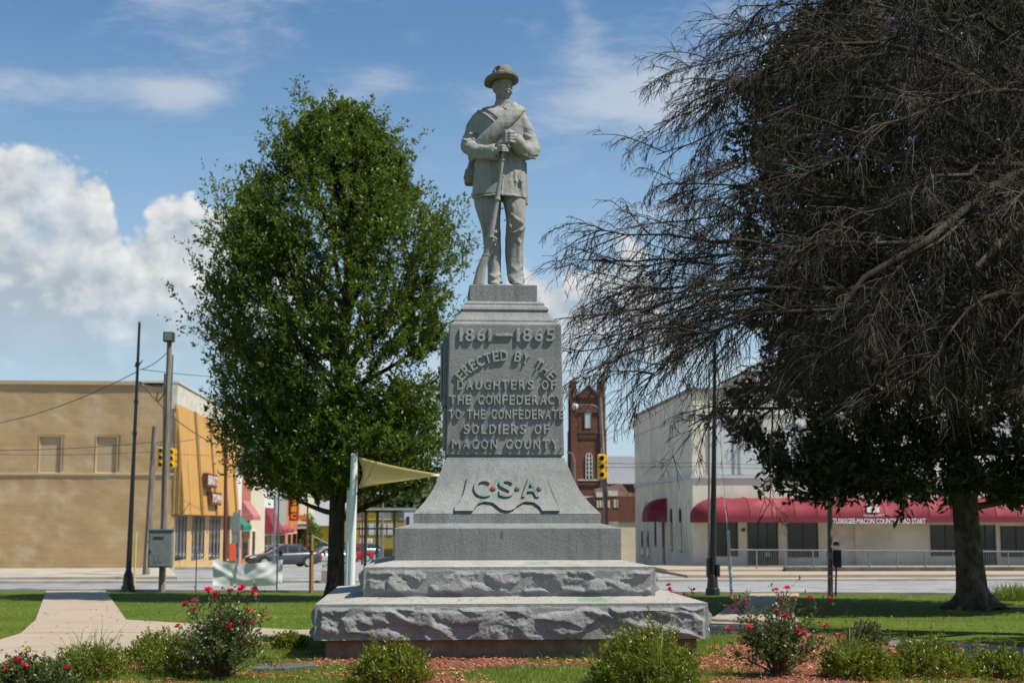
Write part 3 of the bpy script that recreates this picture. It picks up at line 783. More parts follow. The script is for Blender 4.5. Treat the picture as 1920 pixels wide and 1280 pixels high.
        for ax in range(3):
            o1, o2 = [(1, 2), (2, 0), (0, 1)][ax]
            s0 = [slice(None)]*3; s1 = [slice(None)]*3; s0[ax] = slice(0, -1); s1[ax] = slice(1, None)
            a = ins[tuple(s0)]; b = ins[tuple(s1)]; mk = a != b
            E = np.stack(np.nonzero(mk), 1); sg = a[mk]
            ok = (E[:, o1] > 0) & (E[:, o2] > 0) & (E[:, o1] < n[o1]-1) & (E[:, o2] < n[o2]-1)
            E = E[ok]; sg = sg[ok]
            def g_(d1, d2):
                q = E.copy(); q[:, o1] -= d1; q[:, o2] -= d2; return idx[q[:, 0], q[:, 1], q[:, 2]]
            quad = np.stack([g_(0, 0), g_(1, 0), g_(1, 1), g_(0, 1)], 1)
            quad[~sg] = quad[~sg][:, ::-1]
            Q.append(quad)
        Q = np.concatenate(Q); Q = Q[(Q >= 0).all(1)]
        return pos, Q
statue = thing('soldier_statue', (SX0, MY, SZ), 'grey stone soldier statue in brimmed hat leaning on a rifle atop the monument', 'statue')
def put(sd, name, parent, m=None, smooth_it=0):
    p, q = sd.mesh()
    for _ in range(smooth_it):
        e = np.concatenate([q[:, [0, 1]], q[:, [1, 2]], q[:, [2, 3]], q[:, [3, 0]]]); ac = np.zeros_like(p); ct = np.zeros(len(p))
        for a, b in ((0, 1), (1, 0)):
            for k in range(3): ac[:, k] += np.bincount(e[:, a], p[e[:, b], k], len(p))
            ct += np.bincount(e[:, a], minlength=len(p))
        p = p*.5+.5*ac/np.maximum(ct, 1)[:, None]
    W = np.stack([SX0+p[:, 0]*SU, MY-p[:, 2]*SU, SZ+p[:, 1]*SU], 1)
    return mobj(name, W, q[:, ::-1].copy(), m or M_statue, parent, True)
# ---- body
b = Sdf((-95, -2, -48), (86, 366, 74), 1.2)
def Vv(py): return L3(946, py, 0)[1]
def U(px, py): return L3(px, py, 0)[0]
def row(py, l, r, cw, aw): return (Vv(py), (U(l, py)+U(r, py))/2, (U(r, py)-U(l, py))/2, cw, aw)
b.loft([row(368, 888.5, 940, 0, 25), row(385, 890, 940, 1, 25), row(405, 896, 938.5, 2, 23), row(424, 901.5, 937.5, 3, 21), row(437, 904, 938.5, 2, 19), row(452, 906, 938.5, 0, 18), row(470, 909, 940, -1, 18), row(490, 914, 939.5, -1, 16), row(510, 914, 939, 0, 16), row(524, 914, 940, 1, 17), row(531, 914, 943, 1, 18)], 2, 2.2)
b.loft([row(368, 941, 987, 4, 25), row(385, 943, 985, 7, 24), row(402, 947, 983.5, 10, 22), row(418, 949, 984, 11, 20), row(428, 948, 984, 9, 19), row(450, 947, 982, 3, 18), row(470, 947, 981, 1, 17.5), row(487, 948, 981, 1, 16.5), row(510, 950, 980.5, 3, 16), row(524, 952, 982, 4, 18), row(531, 955, 984, 5, 19)], 2, 2.2)
for px, wd in ((927, 6.5), (971, 8)):       # shoes
    f0 = L3(px, 529, 8); b.ell((f0[0], 6, 16), (11, 7.5, 22), 2.5); b.ell((f0[0], 4, -4), (10, 6, 16), 2.5)
    b.cap((f0[0]-3, 3, 30), (f0[0]+4, 3, 28), 5.5, 5.5, 3)
# trouser folds
def fold(pts, r, k=3., amp=1.):
    P3 = [L3(*p) for p in pts]
    for i in range(len(P3)-1): b.cap(P3[i], P3[i+1], max(.6, r-1.6), max(.6, r-1.6), 5.5)
fold([(978, 418, 27), (970, 412, 31), (958, 402, 31)], 2.6); fold([(984, 425, 18), (975, 432, 25), (962, 436, 27)], 2.6)
fold([(953, 410, 28), (957, 425, 29), (956, 445, 22)], 2.5); fold([(966, 440, 22), (974, 455, 18), (972, 490, 16)], 2.6)
fold([(951, 515, 14), (962, 521, 19), (980, 514, 14)], 2.6); fold([(955, 523, 18), (968, 528, 23), (983, 522, 16)], 2.4); fold([(960, 500, 17), (969, 508, 18), (978, 500, 14)], 2.2)
fold([(938, 430, 14), (930, 436, 20), (912, 434, 18)], 2.4); fold([(936, 448, 14), (926, 452, 19), (912, 446, 17)], 2.4); fold([(917, 515, 14), (926, 520, 17), (939, 514, 12)], 2.4)
fold([(934, 385, 20), (928, 400, 22), (922, 420, 20)], 2.2); fold([(955, 376, 28), (962, 388, 29), (964, 400, 30)], 2.)
b.disp(lambda x, y, z: 1.5*(vnoise(x/11, y/26, z/11, 3)-.5)+.6*(vnoise(x/5, y/12, z/5, 4)-.5), (-90, 0, -40), (80, 168, 50))
# coat
c_ = Sdf(b.lo, b.lo+(b.n-1)*b.h, b.h)
rows = [row(371, 885.5, 987.5, 0, 38), row(360, 886, 987, 0, 37), row(340, 886, 987, 0, 35), row(320, 888, 986, 0, 33), row(305, 889, 985, 0, 31), row(285, 893, 982, 0, 28), row(262, 895, 981, 1, 28), row(240, 895, 982, 1, 29), row(224, 892, 987, 0, 27), row(213, 893, 987, -1, 23), row(206, 903, 978, -3, 18), row(199, 925, 963, -3, 16), row(194, 929, 960, -3, 15)]
c_.loft(rows, 0, 2.35)
b.v = np.minimum(b.v, c_.v)
def cwrow(py, l, r, cw, aw): return row(py, l, r, cw, aw)
# hem: hollow lip
hemz = Vv(371)
b.loft([(hemz-1, (U(885, 371)+U(988, 371))/2, 47, 0, 33.5), (hemz+5, (U(885, 366)+U(988, 366))/2, 45.5, 0, 32)], 0, 2.35, sub=True)
# keep the thighs inside the hollow
b.loft([(hemz-8, U(914, 372), 25, 0, 25), (hemz+7, U(914, 366), 25, 0, 25)], .5, 2.2); b.loft([(hemz-8, U(963, 372), 22.5, 4, 25), (hemz+7, U(963, 366), 22.5, 3, 25)], .5, 2.2)
b.poly([L3(887, 370.5, 20), L3(905, 366.5, 33), L3(936, 365, 38), L3(965, 367, 36), L3(986, 370, 20)], [1.8]*5, 1.5)
b.poly([L3(946, 200, 17), L3(947, 225, 28), L3(946, 290, 30), L3(943, 330, 36.5), L3(940, 364, 39)], [1.3]*5, 1.2)     # coat opening
for px in (957, 967, 977): b.poly([L3(px-1, 322, 31), L3(px, 340, 32), L3(px+1, 364, 31.5-(px-956)*.3)], [.5, 1.0, 2.], 6.)

for i, py in enumerate((203, 211, 219, 227)): q = L3(949-i*.3, py, 21+i*2.4); b.ell(q, (2, 2, 2), .6)
# neck, collar
b.loft([(Vv(206), U(944.5, 200), 22, -2, 18), (Vv(199), U(944.5, 196), 17.6, -1, 15.5), (Vv(190.5), U(944.5, 190), 16.2, 0, 14.6)], 1., 2.1)
# arms
def arm(pts, rr, k=3.5): b.poly([L3(*p) for p in pts], rr, k)
arm([(898, 226, 0), (889, 240, -3), (882, 262, -4), (879, 273, 0)], [15, 14.5, 14.5, 15.5])
arm([(879, 274, 2), (893, 284, 18), (908, 287, 30), (920, 286.5, 37)], [15.5, 14.5, 13.5, 13.5], 1.5)
b.cap(L3(918, 286.5, 36), L3(926.5, 285.5, 41), 14.5, 15.5, 1.5)
b.cap(L3(926.5, 285.5, 41), L3(936, 284.5, 48), 10.8, 12.5, .5, sub=True); b.cap(L3(918, 286, 38), L3(930, 284, 48), 8.8, 8.5, .5)
arm([(978, 231, 0), (986, 244, -3), (993, 265, -4), (997, 280, 1)], [14.5, 14, 14.5, 16])
arm([(997, 282, 3), (987, 285, 20), (976, 276, 34), (970, 269, 40)], [16, 14.5, 13, 12.5], 1.5)
b.cap(L3(974, 273, 37), L3(968, 265.5, 43), 13.5, 14, 1.5)
b.cap(L3(968, 266, 43), L3(962, 259, 49), 10, 11, .5, sub=True); b.cap(L3(974, 272, 40), L3(965, 262, 48), 8.5, 8.5, .5)
# seams at the shoulders
for a, bb in () and (((899, 214, 14), (905, 240, 22)), ((905, 240, 22), (902, 262, 20)), ((979, 217, 14), (974, 240, 22)), ((974, 240, 22), (978, 262, 18))): b.cap(L3(*a), L3(*bb), 2.0, 2.0, 1.5, sub=True)
# sleeve folds
def sf(pts, r=2.2): b.poly([L3(*p) for p in pts], [r]*len(pts), 3.)
sf([(867, 262, 8), (876, 264, 15), (888, 261, 15), (898, 268, 14)]); sf([(866, 271, 8), (876, 275, 18), (890, 271, 24), (902, 275, 30)])
sf([(868, 282, 8), (880, 284, 22), (892, 281, 30), (905, 282, 38)]); sf([(871, 255, 5), (881, 252, 12), (892, 248, 11)], 1.8); sf([(888, 294, 26), (902, 296, 38), (914, 295, 45)], 2.)
sf([(902, 277, 38), (914, 278, 46)], 1.8)
sf([(1008, 270, 8), (998, 272, 16), (986, 266, 14)]); sf([(1011, 280, 8), (1000, 280, 20), (988, 275, 28)]); sf([(1010, 290, 8), (998, 290, 22), (984, 283, 34)]); sf([(1004, 297, 12), (992, 296, 26), (978, 287, 40)])
sf([(1003, 258, 4), (993, 257, 11), (984, 252, 10)], 1.8); sf([(1000, 245, 2), (990, 240, 10)], 1.6)
b.disp(lambda x, y, z: 1.5*(fbm(x/17+y/40, y/20-x/50, z/16, 8, 3)-.44)+.7*(vnoise(x/6, y/7, z/6, 9)-.5), (-95, 165, -48), (86, 330, 74))
# hands
def hand_low():
    q = L3(933, 283, 50); b.ell(q, (10, 8.5, 8), 3); b.cap(L3(938, 276, 53), L3(946, 289, 53), 6, 6, 1)
    for i in range(4):
        py = 274.5+i*5.1; x1 = 953.5-(1.4*i if i > 1 else 0)
        b.poly([L3(935.5, py+1.2, 55), L3(942, py, 60.5), L3(949, py+.4, 58), L3(x1, py+1.6, 50)], [3.1, 3.0, 2.8, 2.4], .5)
    b.poly([L3(933, 274, 50), L3(941, 270.5, 52), L3(949, 271.5, 50)], [3.2, 3., 2.6], 1.)
def hand_up():
    q = L3(963, 259, 51); b.ell(q, (9.5, 10, 8), 3); b.cap(L3(956, 250, 54), L3(951, 264, 54), 6, 6, 1)
    for i in range(4):
        py = 249.5+i*5.3
        b.poly([L3(964, py-1.0+i*.8, 55), L3(956.5, py, 60.5), L3(948.5, py+.8, 59), L3(942.5+.7*i, py+1.8, 52)], [3.2, 3.0, 2.8, 2.4], .5)
    b.poly([L3(962, 249, 50), L3(954, 245.5, 52), L3(947, 246.5, 51)], [3.2, 3., 2.5], 1.)
b_keep = b
for fn_ in (hand_low, hand_up):
    b = Sdf((-24, Vv(300), 34), (34, Vv(225), 74), .62); fn_(); put(b, 'hand', statue)
b = b_keep
# head, turned towards its left
ha = D2R(27); hn = D2R(2); HC = np.array(L3(943.5, 163, 2))
def H(a, v, f): return (HC[0]+a*math.cos(ha)+f*math.sin(ha), HC[1]+v, HC[2]-a*math.sin(ha)+f*math.cos(ha))
HR = [(math.cos(ha), 0, -math.sin(ha)), (0, 1, 0), (math.sin(ha), 0, math.cos(ha))]
hd = Sdf((-32, HC[1]-52, -30), (36, HC[1]+40, 40), .62)
hd.ell(H(0, 7, -3), (16.6, 18, 19.5), 2, HR); hd.ell(H(0, -7, 3), (14.4, 17.5, 14.5), 4, HR); hd.ell(H(0, -19.5, 9.5), (6.5, 5.5, 6), 4, HR)
hd.ell(H(0, -14, 4), (12.2, 8, 11.5), 4, HR)
for s in (-1, 1):
    hd.ell(H(s*8.5, -4.5, 10.5), (5.2, 4.6, 4.5), 3, HR)
    hd.ell(H(s*6.6, 3.6, 18.6), (4.5, 3.6, 5.0), 1.0, HR, sub=True)
    hd.ell(H(s*6.4, 3.2, 13.6), (3.2, 2.6, 3.2), .3, HR)
    hd.cap(H(s*3.4, 5.3, 15.9), H(s*9.6, 4.9, 14.2), .9, .8, .4)
    hd.cap(H(s*2.8, 7.8, 17.0), H(s*10.3, 7.2, 13.8), 2.0, 1.6, 1.8)
    hd.ell(H(s*16.2, -.5, -2.5), (2.4, 6.2, 4.2), 1.2, HR); hd.ell(H(s*18.4, .2, -1.6), (1.2, 3.6, 2.2), .6, HR, sub=True)
    hd.cap(H(s*1.0, -9.6, 18.4), H(s*6.5, -11.8, 16.6), 2.5, 2.5, 1.); hd.cap(H(s*6.5, -11.8, 16.6), H(s*10.8, -15.4, 13.4), 2.4, 1.2, 1.)
    hd.cap(H(s*2.2, -5.2, 18.0), H(s*2.6, -5.4, 17.2), 1.9, 1.7, 1.)
    hd.cap(H(s*15.2, 8, -1), H(s*14.6, -2, 2.5), 3., 2., 1.5)
hd.cap(H(0, 6, 16.6), H(0, -4.4, 20.4), 1.9, 2.5, 1.8); hd.cap(H(0, -15.3, 17.3), H(0, -15.4, 16.8), 3., 3., 1.4); hd.cap(H(-4.5, -18.1, 15.9), H(4.5, -18.1, 15.9), .6, .6, .8, sub=True)
hd.ell(H(0, 2, -12), (16, 15, 13), 3, HR)
hd.cap(H(0, -16, -4), (U(944.5, 200), Vv(203), -3), 12.2, 13.4, 4.)
hd.disp(lambda x, y, z: .45*(vnoise(x/4, y/4, z/4, 5)-.5), (-60, 300, -60), (60, 440, 60))
put(b, 'figure', statue); put(hd, 'head', statue)
# hat
ht = Sdf((-46, Vv(172), -48), (42, Vv(118), 52), .8)
def brim(x, y, z):
    cx, cz = U(940, 152), 4.
    dx = (x-cx)/32.5; dz = (z-cz)/36; r = np.sqrt(dx*dx+dz*dz)
    a0 = Vv(151)
    hgt = a0 + 3.5*dx + 3.8*dz + 4.2*np.clip(r-.55, 0, 1)**1.2*4.*np.abs(dx)*0 - 4.5*np.abs(dx)**2 + 1.6*np.clip(r-.75, 0, 1)*4*np.abs(dx)
    th = 2.1+1.0*np.clip((r-.8)*5, 0, 1)
    return np.maximum(np.abs(y-hgt)-th, (r-1)*32)
sl_, X_ = ht.sl(ht.lo, ht.lo+ht.n*ht.h); ht.v[sl_] = brim(*np.broadcast_arrays(*X_)).astype(np.float32)
ht.loft([(Vv(152), U(941, 150), 20.5, 2, 22), (Vv(146), U(941, 146), 19.8, 2, 21.5), (Vv(134), U(942, 136), 18.3, 1, 19.5), (Vv(128), U(943, 130), 15.5, 0, 17), (Vv(124.5), U(944, 127), 10.5, 0, 12)], 3.5, 2.2)
ht.ell((U(942, 127), Vv(125), 1), (6.5, 3.6, 13), 3, sub=True); ht.ell((U(931, 135), Vv(134), 16), (5, 5, 5), 3, sub=True)
ht.poly([(U(941, 148)+20.6*math.cos(t), Vv(146.5), 2+22*math.sin(t)) for t in np.linspace(0, 2*math.pi, 25)], [1.7]*25, 1.2)
ht.loft([(Vv(160), U(941, 150), 16.5, 2, 18), (Vv(147), U(941, 146), 16, 1, 17)], 1, 2.2, sub=True)
ht.disp(lambda x, y, z: 1.3*(fbm(x/7, y/7, z/7, 2, 3)-.45), (-60, 300, -60), (60, 440, 60))
put(ht, 'hat', statue, M_hatst)
# blanket roll and straps: bands that follow the coat
def band(pts, half, lift, round_=True, zmin=-30, wig=0.):
    q = Sdf(b.lo, b.lo+(b.n-1)*b.h, b.h); X = q.ax[0][:, None]; Y = q.ax[1][None, :]
    ex = [L3(px, py, 0)[:2] for px, py in pts]; dn = []
    ex = [ex[0]]+ex+[ex[-1]]
    for i in range(1, len(ex)-2):
        p0, p1, p2, p3 = [np.array(e_) for e_ in ex[i-1:i+3]]
        for t in np.linspace(0, 1, 8, endpoint=False): dn.append(.5*(2*p1+(p2-p0)*t+(2*p0-5*p1+4*p2-p3)*t*t+(3*p1-p0-3*p2+p3)*t**3))
    dn.append(np.array(ex[-1])); best = np.full((len(q.ax[0]), len(q.ax[1])), 1e3)
    for A_, B_ in zip(dn[:-1], dn[1:]):
        ba = B_-A_; tt = np.clip(((X-A_[0])*ba[0]+(Y-A_[1])*ba[1])/(ba@ba+1e-6), 0, 1); best = np.minimum(best, np.hypot(X-A_[0]-tt*ba[0], Y-A_[1]-tt*ba[1]))
    hgt = lift*np.sqrt(np.maximum(0, 1-(best/(half*1.06))**2)) if round_ else np.full(best.shape, lift)
    d = np.maximum(c_.v-hgt[:, :, None].astype(np.float32), (best-half)[:, :, None])
    if wig: d = d+wig*(fbm(X/7, Y/7, 0, 4, 3)-.45)[:, :, None]
    q.v = np.maximum(d, -c_.v-3).astype(np.float32)
    q.v = np.maximum(q.v, (zmin-q.ax[2])[None, None, :].astype(np.float32)); return q
put(band([(884, 292), (900, 276), (925, 256), (948, 234), (964, 216), (974, 200), (978, 190)], 13.6, 9.5, wig=1.0), 'blanket_roll', statue)
put(band([(903, 196), (912, 206), (930, 222), (950, 246), (970, 272), (984, 296)], 5.0, 2.2, False, -8), 'strap', statue)
put(band([(889, 202), (903, 216), (925, 236), (940, 252)], 1.7, 2.4, False, -4), 'strap', statue)
# haversack and scabbard
hs = Sdf((-92, Vv(360), -52), (-40, Vv(290), 30), 1.0)
hs.loft([(Vv(345), U(882, 345), 9.5, -10, 15), (Vv(340), U(882, 340), 11, -10, 17), (Vv(322), U(882.5, 322), 10.5, -10, 16), (Vv(318), U(885, 318), 10, -9, 15), (Vv(300), U(889, 300), 8.5, -8, 13)], 2, 3.2)
hs.loft([(Vv(333), U(881, 333), 11.8, -10, 18), (Vv(318), U(884, 318), 11.4, -9.5, 17)], .6, 3.2)
put(hs, 'haversack', statue, M_hatst)
sc = Sdf((25, Vv(392), -40), (60, Vv(300), 4), 1.0)
sc.cap(L3(984, 305, -16), L3(987.5, 381, -18), 3.6, 2.6, 1.); sc.ell(L3(987.5, 382, -18), (3, 3.4, 3), 1)
put(sc, 'scabbard', statue)
# rifle
rf = Sdf((-68, -1, 22), (16, Vv(236), 76), .8)
def rw(py, l, r_, w_, aw): A = L3(l, py, w_); B = L3(r_, py, w_); return ((A[1]+B[1])/2, (A[0]+B[0])/2, (B[0]-A[0])/2, w_, aw)
rf.loft([rw(534, 886, 907.6, 40, 6.5), rw(504, 893.3, 911, 40, 6), rw(487, 900, 915.5, 41, 5.5), rw(478, 904.5, 918, 41, 5.2)], 0, 2.4)
rf.loft([rw(479, 904.5, 918, 41, 5.2), rw(467, 908, 920.5, 42, 5.6), rw(448, 911.5, 924.5, 43, 6.2), rw(423, 916.5, 928.7, 44.5, 6), rw(397, 923, 932.8, 46, 5.2), rw(371, 928.3, 937, 48, 4.6), rw(335, 933.5, 941.5, 50, 4.2), rw(300, 938.5, 945, 53, 3.6), rw(262, 943, 949.5, 56, 3.4), rw(246, 944.3, 950.3, 58, 3.2)], 2.5, 2.2)
rf.loft([rw(249, 943.5, 951, 58, 4), rw(244, 943.5, 951, 58, 4)], .5, 2.2)
rf.loft([rw(376, 926.5, 938, 48, 5.8), rw(371, 927.5, 938.5, 48, 5.8)], .8, 2.2); rf.loft([rw(302, 937.5, 946, 53, 4.4), rw(299, 937.5, 946, 53, 4.4)], .6, 2.2)
rf.poly([L3(*p) for p in ((920, 445, 49), (925, 445, 50), (929.5, 448, 50), (930, 454, 49))], [2.0, 2.0, 1.8, 1.2], .8); rf.ell(L3(928, 459.5, 48), (2.1, 3, 2.1), .4)
rf.poly([L3(*p) for p in ((921, 462, 44), (922, 469, 44), (917, 480, 43), (914, 486, 42))], [1.0]*4, .5)
rf.v = np.maximum(rf.v, (0.2-rf.ax[1])[None, :, None].astype(np.float32))
put(rf, 'rifle', statue)
# ------------------------------------------------------------------ vegetation helpers
def nrm(v): return v/np.maximum(np.linalg.norm(v, axis=-1, keepdims=True), 1e-9)
def grow(start, dr, L, K, r, grav=0., wig=.1, up=0.):
    """vectorised wandering paths: start (N,3) dr (N,3) L (N,) -> (N,K,3)"""
    N = len(start); pts = np.empty((N, K, 3)); pts[:, 0] = start; d = nrm(dr); st = (L/(K-1))[:, None]
    g3 = np.array((0, 0, 1.))
    for k in range(1, K):
        d = nrm(d+g3*(grav if np.isscalar(grav) else grav[:, None])/(K-1)+r.normal(0, wig, (N, 3)))
        pts[:, k] = pts[:, k-1]+d*st
    return pts
def spawn(Pp, n, t0, t1, Lf, ang0, ang1, K, r, grav=0., wig=.1, taper=.5, flat_=1.):
    """children along parent paths"""
    T, K0 = Pp.shape[:2]; t = r.uniform(t0, t1, (T, n)); fi = t*(K0-1); i0 = np.minimum(fi.astype(int), K0-2); fr = (fi-i0)[..., None]
    ti = np.arange(T)[:, None]; a = Pp[ti, i0]; b = Pp[ti, i0+1]; s = a*(1-fr)+b*fr; tan = nrm(b-a)
    rnd = r.normal(0, 1, (T, n, 3)); rnd[..., 2] *= flat_; per = nrm(rnd-(rnd*tan).sum(-1, keepdims=True)*tan); an = r.uniform(ang0, ang1, (T, n, 1))
    d = tan*np.cos(an)+per*np.sin(an); PL = np.linalg.norm(np.diff(Pp, axis=1), axis=-1).sum(1)[:, None]
    L = PL*Lf*(1-taper*t)*r.uniform(.6, 1.3, (T, n))
    return grow(s.reshape(-1, 3), d.reshape(-1, 3), L.ravel(), K, r, grav, wig), t.ravel()
def tubes(Pts, r0, r1, n=3):
    """(N,K,3) paths -> quads"""
    N, K = Pts.shape[:2]; t = np.empty_like(Pts); t[:, 1:-1] = Pts[:, 2:]-Pts[:, :-2]; t[:, 0] = Pts[:, 1]-Pts[:, 0]; t[:, -1] = Pts[:, -1]-Pts[:, -2]; t = nrm(t)
    ref = np.where(np.abs(t[..., 2:3]) > .9, np.array((1., 0, 0)), np.array((0, 0, 1.))); a = nrm(np.cross(t, ref)); b = np.cross(a, t)
    r0 = np.broadcast_to(r0, (N,)); r1 = np.broadcast_to(r1, (N,)); rr = r0[:, None]+(r1-r0)[:, None]*np.linspace(0, 1, K)[None]
    q = np.arange(n)*2*math.pi/n
    V = Pts[:, :, None]+rr[:, :, None, None]*(a[:, :, None]*np.cos(q)[:, None]+b[:, :, None]*np.sin(q)[:, None])
    i = np.arange(N)[:, None, None]*K*n+np.arange(K-1)[None, :, None]*n; j = np.arange(n)[None, None]
    A = i+j; B = i+(j+1) % n
    return V.reshape(-1, 3), np.stack([A, B, B+n, A+n], -1).reshape(-1, 4)
def ribbons(Pts, w0, w1, r):
    """cheap flat twigs: one quad per segment, each turned at random"""
    N, K = Pts.shape[:2]; t = nrm(Pts[:, -1]-Pts[:, 0]); a = nrm(np.cross(t, r.normal(0, 1, (N, 3))))
    wd = (w0+(w1-w0)*np.linspace(0, 1, K))[None, :, None]*.5
    V = np.stack([Pts-a[:, None]*wd, Pts+a[:, None]*wd], 2).reshape(-1, 3)
    i = np.arange(N)[:, None]*2*K+np.arange(K-1)[None]*2
    return V, np.stack([i, i+1, i+3, i+2], -1).reshape(-1, 4)
def join(parts):
    V = []; Fq = []; k = 0
    for v, f in parts: V.append(v); Fq.append(f+k); k += len(v)
    return np.concatenate(V), np.concatenate(Fq)
def leaves(pos, d, L, W, r, fold=.25, up=.35):
    """rhombic folded leaves, two triangles each"""
    N = len(pos); d = nrm(d); ref = nrm(r.normal(0, 1, (N, 3))+np.array((0, 0, up*3))); s = nrm(np.cross(d, ref)); nn = np.cross(s, d)
    L = np.broadcast_to(L, (N,))[:, None]; W = np.broadcast_to(W, (N,))[:, None]
    a = pos; c = pos+d*L; m = pos+d*L*.45
    b = m+s*W*.5+nn*W*fold; e = m-s*W*.5+nn*W*fold
    V = np.stack([a, b, c, e], 1).reshape(-1, 3); i = np.arange(N)*4
    return V, np.stack([np.stack([i, i+1, i+2], 1), np.stack([i, i+2, i+3], 1)], 1).reshape(-1, 3)
def leaves_on(Pts, n, r, L, W, t0=.1, t1=1., ang=(.5, 1.3), jit=.0, up=.35, fold=.25):
    p, t = spawn(Pts, n, t0, t1, .01, ang[0], ang[1], 2, r); N = len(p)
    d = p[:, 1]-p[:, 0]; return leaves(p[:, 0]+r.normal(0, jit, (N, 3)), d, L*r.uniform(.6, 1.25, N), W*r.uniform(.7, 1.2, N), r, fold, up)

# ------------------------------------------------------------------ oak behind the monument on the left
def oak():
    r = rs(21); Y0 = 43.4; bx, by = P(629, 1108, Y0).x, Y0; bz = float(tz(bx, by))
    t = thing('oak_tree', (bx, by, bz), 'full green oak tree with dark straight trunk left of the monument', 'tree')
    m = Y0/F
    trunk = MB(); pts = [(bx, by, bz-.1), (bx, by, bz+.15), (bx, by, bz+.5), (bx, by, bz+1.6), (bx+.02, by, bz+3.2), (bx+.05, by, bz+5), (bx+.15, by, bz+8), (bx+.3, by, bz+11), (bx+.35, by, bz+13)]
    trunk.tube(pts, [.50, .36, .27, .24, .235, .22, .17, .11, .05], 12)
    trunk.obj('trunk', M_bark, t, sm=True)
    # crown outline in metres from the tree axis against height, read from the photograph
    rows = [(915, 445, 820), (880, 418, 845), (820, 395, 850), (760, 385, 850), (700, 365, 856), (640, 345, 870), (600, 350, 872), (540, 372, 868), (500, 384, 878), (450, 388, 872), (400, 390, 850), (375, 408, 818), (335, 430, 785), (295, 480, 756), (265, 525, 735), (235, 590, 705), (215, 630, 680)]
    Z = np.array([P(626, a, Y0).z for a, _, _ in rows]); Lx = np.array([P(b_, a, Y0).x for a, b_, _ in rows]); Rx = np.array([P(c_, a, Y0).x for a, _, c_ in rows])
    # limbs
    n = 56; hz = np.linspace(2.3, 12.5, n); az_ = np.arange(n)*2.4+r.uniform(-.3, .3, n)
    S = np.stack([np.interp(hz, [0, 5, 14], [bx, bx+.06, bx+.4]), np.full(n, by), bz+hz], 1)
    zt = np.minimum(S[:, 2]+np.interp(hz, [2.3, 4, 12], [1.2, 2.0, 3.4])*r.uniform(.5, 1.3, n), Z[-1]-.3)
    lft_ = np.interp(zt, Z, Lx); rgt_ = np.interp(zt, Z, Rx); cx = (lft_+rgt_)/2; hwid = (rgt_-lft_)/2*.80
    E = np.stack([cx+np.cos(az_)*hwid, by+np.sin(az_)*hwid*.72, zt], 1)
    d0 = nrm(E-S); L0 = np.linalg.norm(E-S, axis=1)
    limb = grow(S, d0+np.array((0, 0, -.0)), L0*1.02, 9, r, .25, .05)
    sec, _ = spawn(limb, 11, .22, 1.0, .42, .35, .95, 7, r, .55, .08, .35)
    # shoots aimed upward
    ter, _ = spawn(sec, 9, .12, 1.0, .62, .35, 1.1, 6, r, .5, .10, .25)
    wob = lambda a, z: 1+.26*(vnoise(np.cos(a)*1.6+5, np.sin(a)*1.6+5, z*.42, 17)-.5)+.16*(vnoise(np.cos(a)*4+5, np.sin(a)*4+5, z*1.1, 19)-.5)
    gap = lambda p: vnoise(p[:, 0]*.40, p[:, 1]*.40, p[:, 2]*.46, 23)
    inside = lambda p, s=1.: (p[:, 0] > np.interp(p[:, 2], Z, Lx)-s*.25) & (p[:, 0] < np.interp(p[:, 2], Z, Rx)+s*.25) & (p[:, 2] > Z[0]-.2) & (p[:, 2] < Z[-1]+.5)
    tip = ter[:, -1]; keep = inside(tip, .2) & (vnoise(tip[:, 0]*.62, tip[:, 1]*.62, tip[:, 2]*.62, 4) > .30) & (gap(tip) > .30)
    T = ter[keep]
    # extra shoots on a shell to close the outline
    k = 4300; zz = np.where(r.uniform(0, 1, k) > .20, r.uniform(Z[0], Z[-1]-.2, k), r.uniform(Z[0], Z[4], k)); a = r.uniform(0, 2*math.pi, k); rad = np.where(zz < Z[5], r.uniform(.2, .97, k), r.uniform(.55, .97, k))**.7
    l_, g_ = np.interp(zz, Z, Lx), np.interp(zz, Z, Rx); c0 = (l_+g_)/2; h0 = (g_-l_)/2
    rad = rad*wob(a, zz)*.97; s0 = np.stack([c0+np.cos(a)*h0*rad, by+np.sin(a)*h0*rad*.72, zz], 1); out_ = np.stack([np.cos(a), np.sin(a), r.uniform(.4, 1.8, k)], 1)
    s0 -= out_*.35; sh = grow(s0, out_, r.uniform(.5, 1.25, k), 6, r, .35, .12); kp = vnoise(s0[:, 0]*.55, s0[:, 1]*.55, s0[:, 2]*.55, 9) > np.where(zz < Z[4], .22, .38)
    kp &= gap(s0) > .29; sh = sh[kp]; T = T[r.uniform(0, 1, len(T)) < .62]
    npl = 46; ap = r.uniform(0, 2*math.pi, npl); zp = r.uniform(Z[5], Z[-2], npl); hp = (np.interp(zp, Z, Rx)-np.interp(zp, Z, Lx))/2
    S1 = np.stack([(np.interp(zp, Z, Rx)+np.interp(zp, Z, Lx))/2+np.cos(ap)*hp*.86, by+np.sin(ap)*hp*.6, zp], 1)
    pl_ = grow(S1, np.stack([np.cos(ap)*.9, np.sin(ap)*.6, r.uniform(.7, 2.2, npl)], 1), r.uniform(1.2, 2.1, npl), 6, r, .5, .08); sh = np.concatenate([sh, pl_, pl_])
    okl = gap(limb[:, -1]) > .34; oks = (gap(sec[:, -1]) > .36) & inside(sec[:, -1], -1.2)
    v, f = join([tubes(limb[okl], .10, .035, 5), tubes(sec[oks], .035, .012, 3), ribbons(T, .02, .008, r)])
    mobj('limbs', v, f, M_bark, t)
    tw, _ = spawn(np.concatenate([T, sh]), 3, .1, .95, .55, .4, 1.0, 5, r, .2, .12, .4)
    print('oak shoots', len(T), len(sh), len(tw))
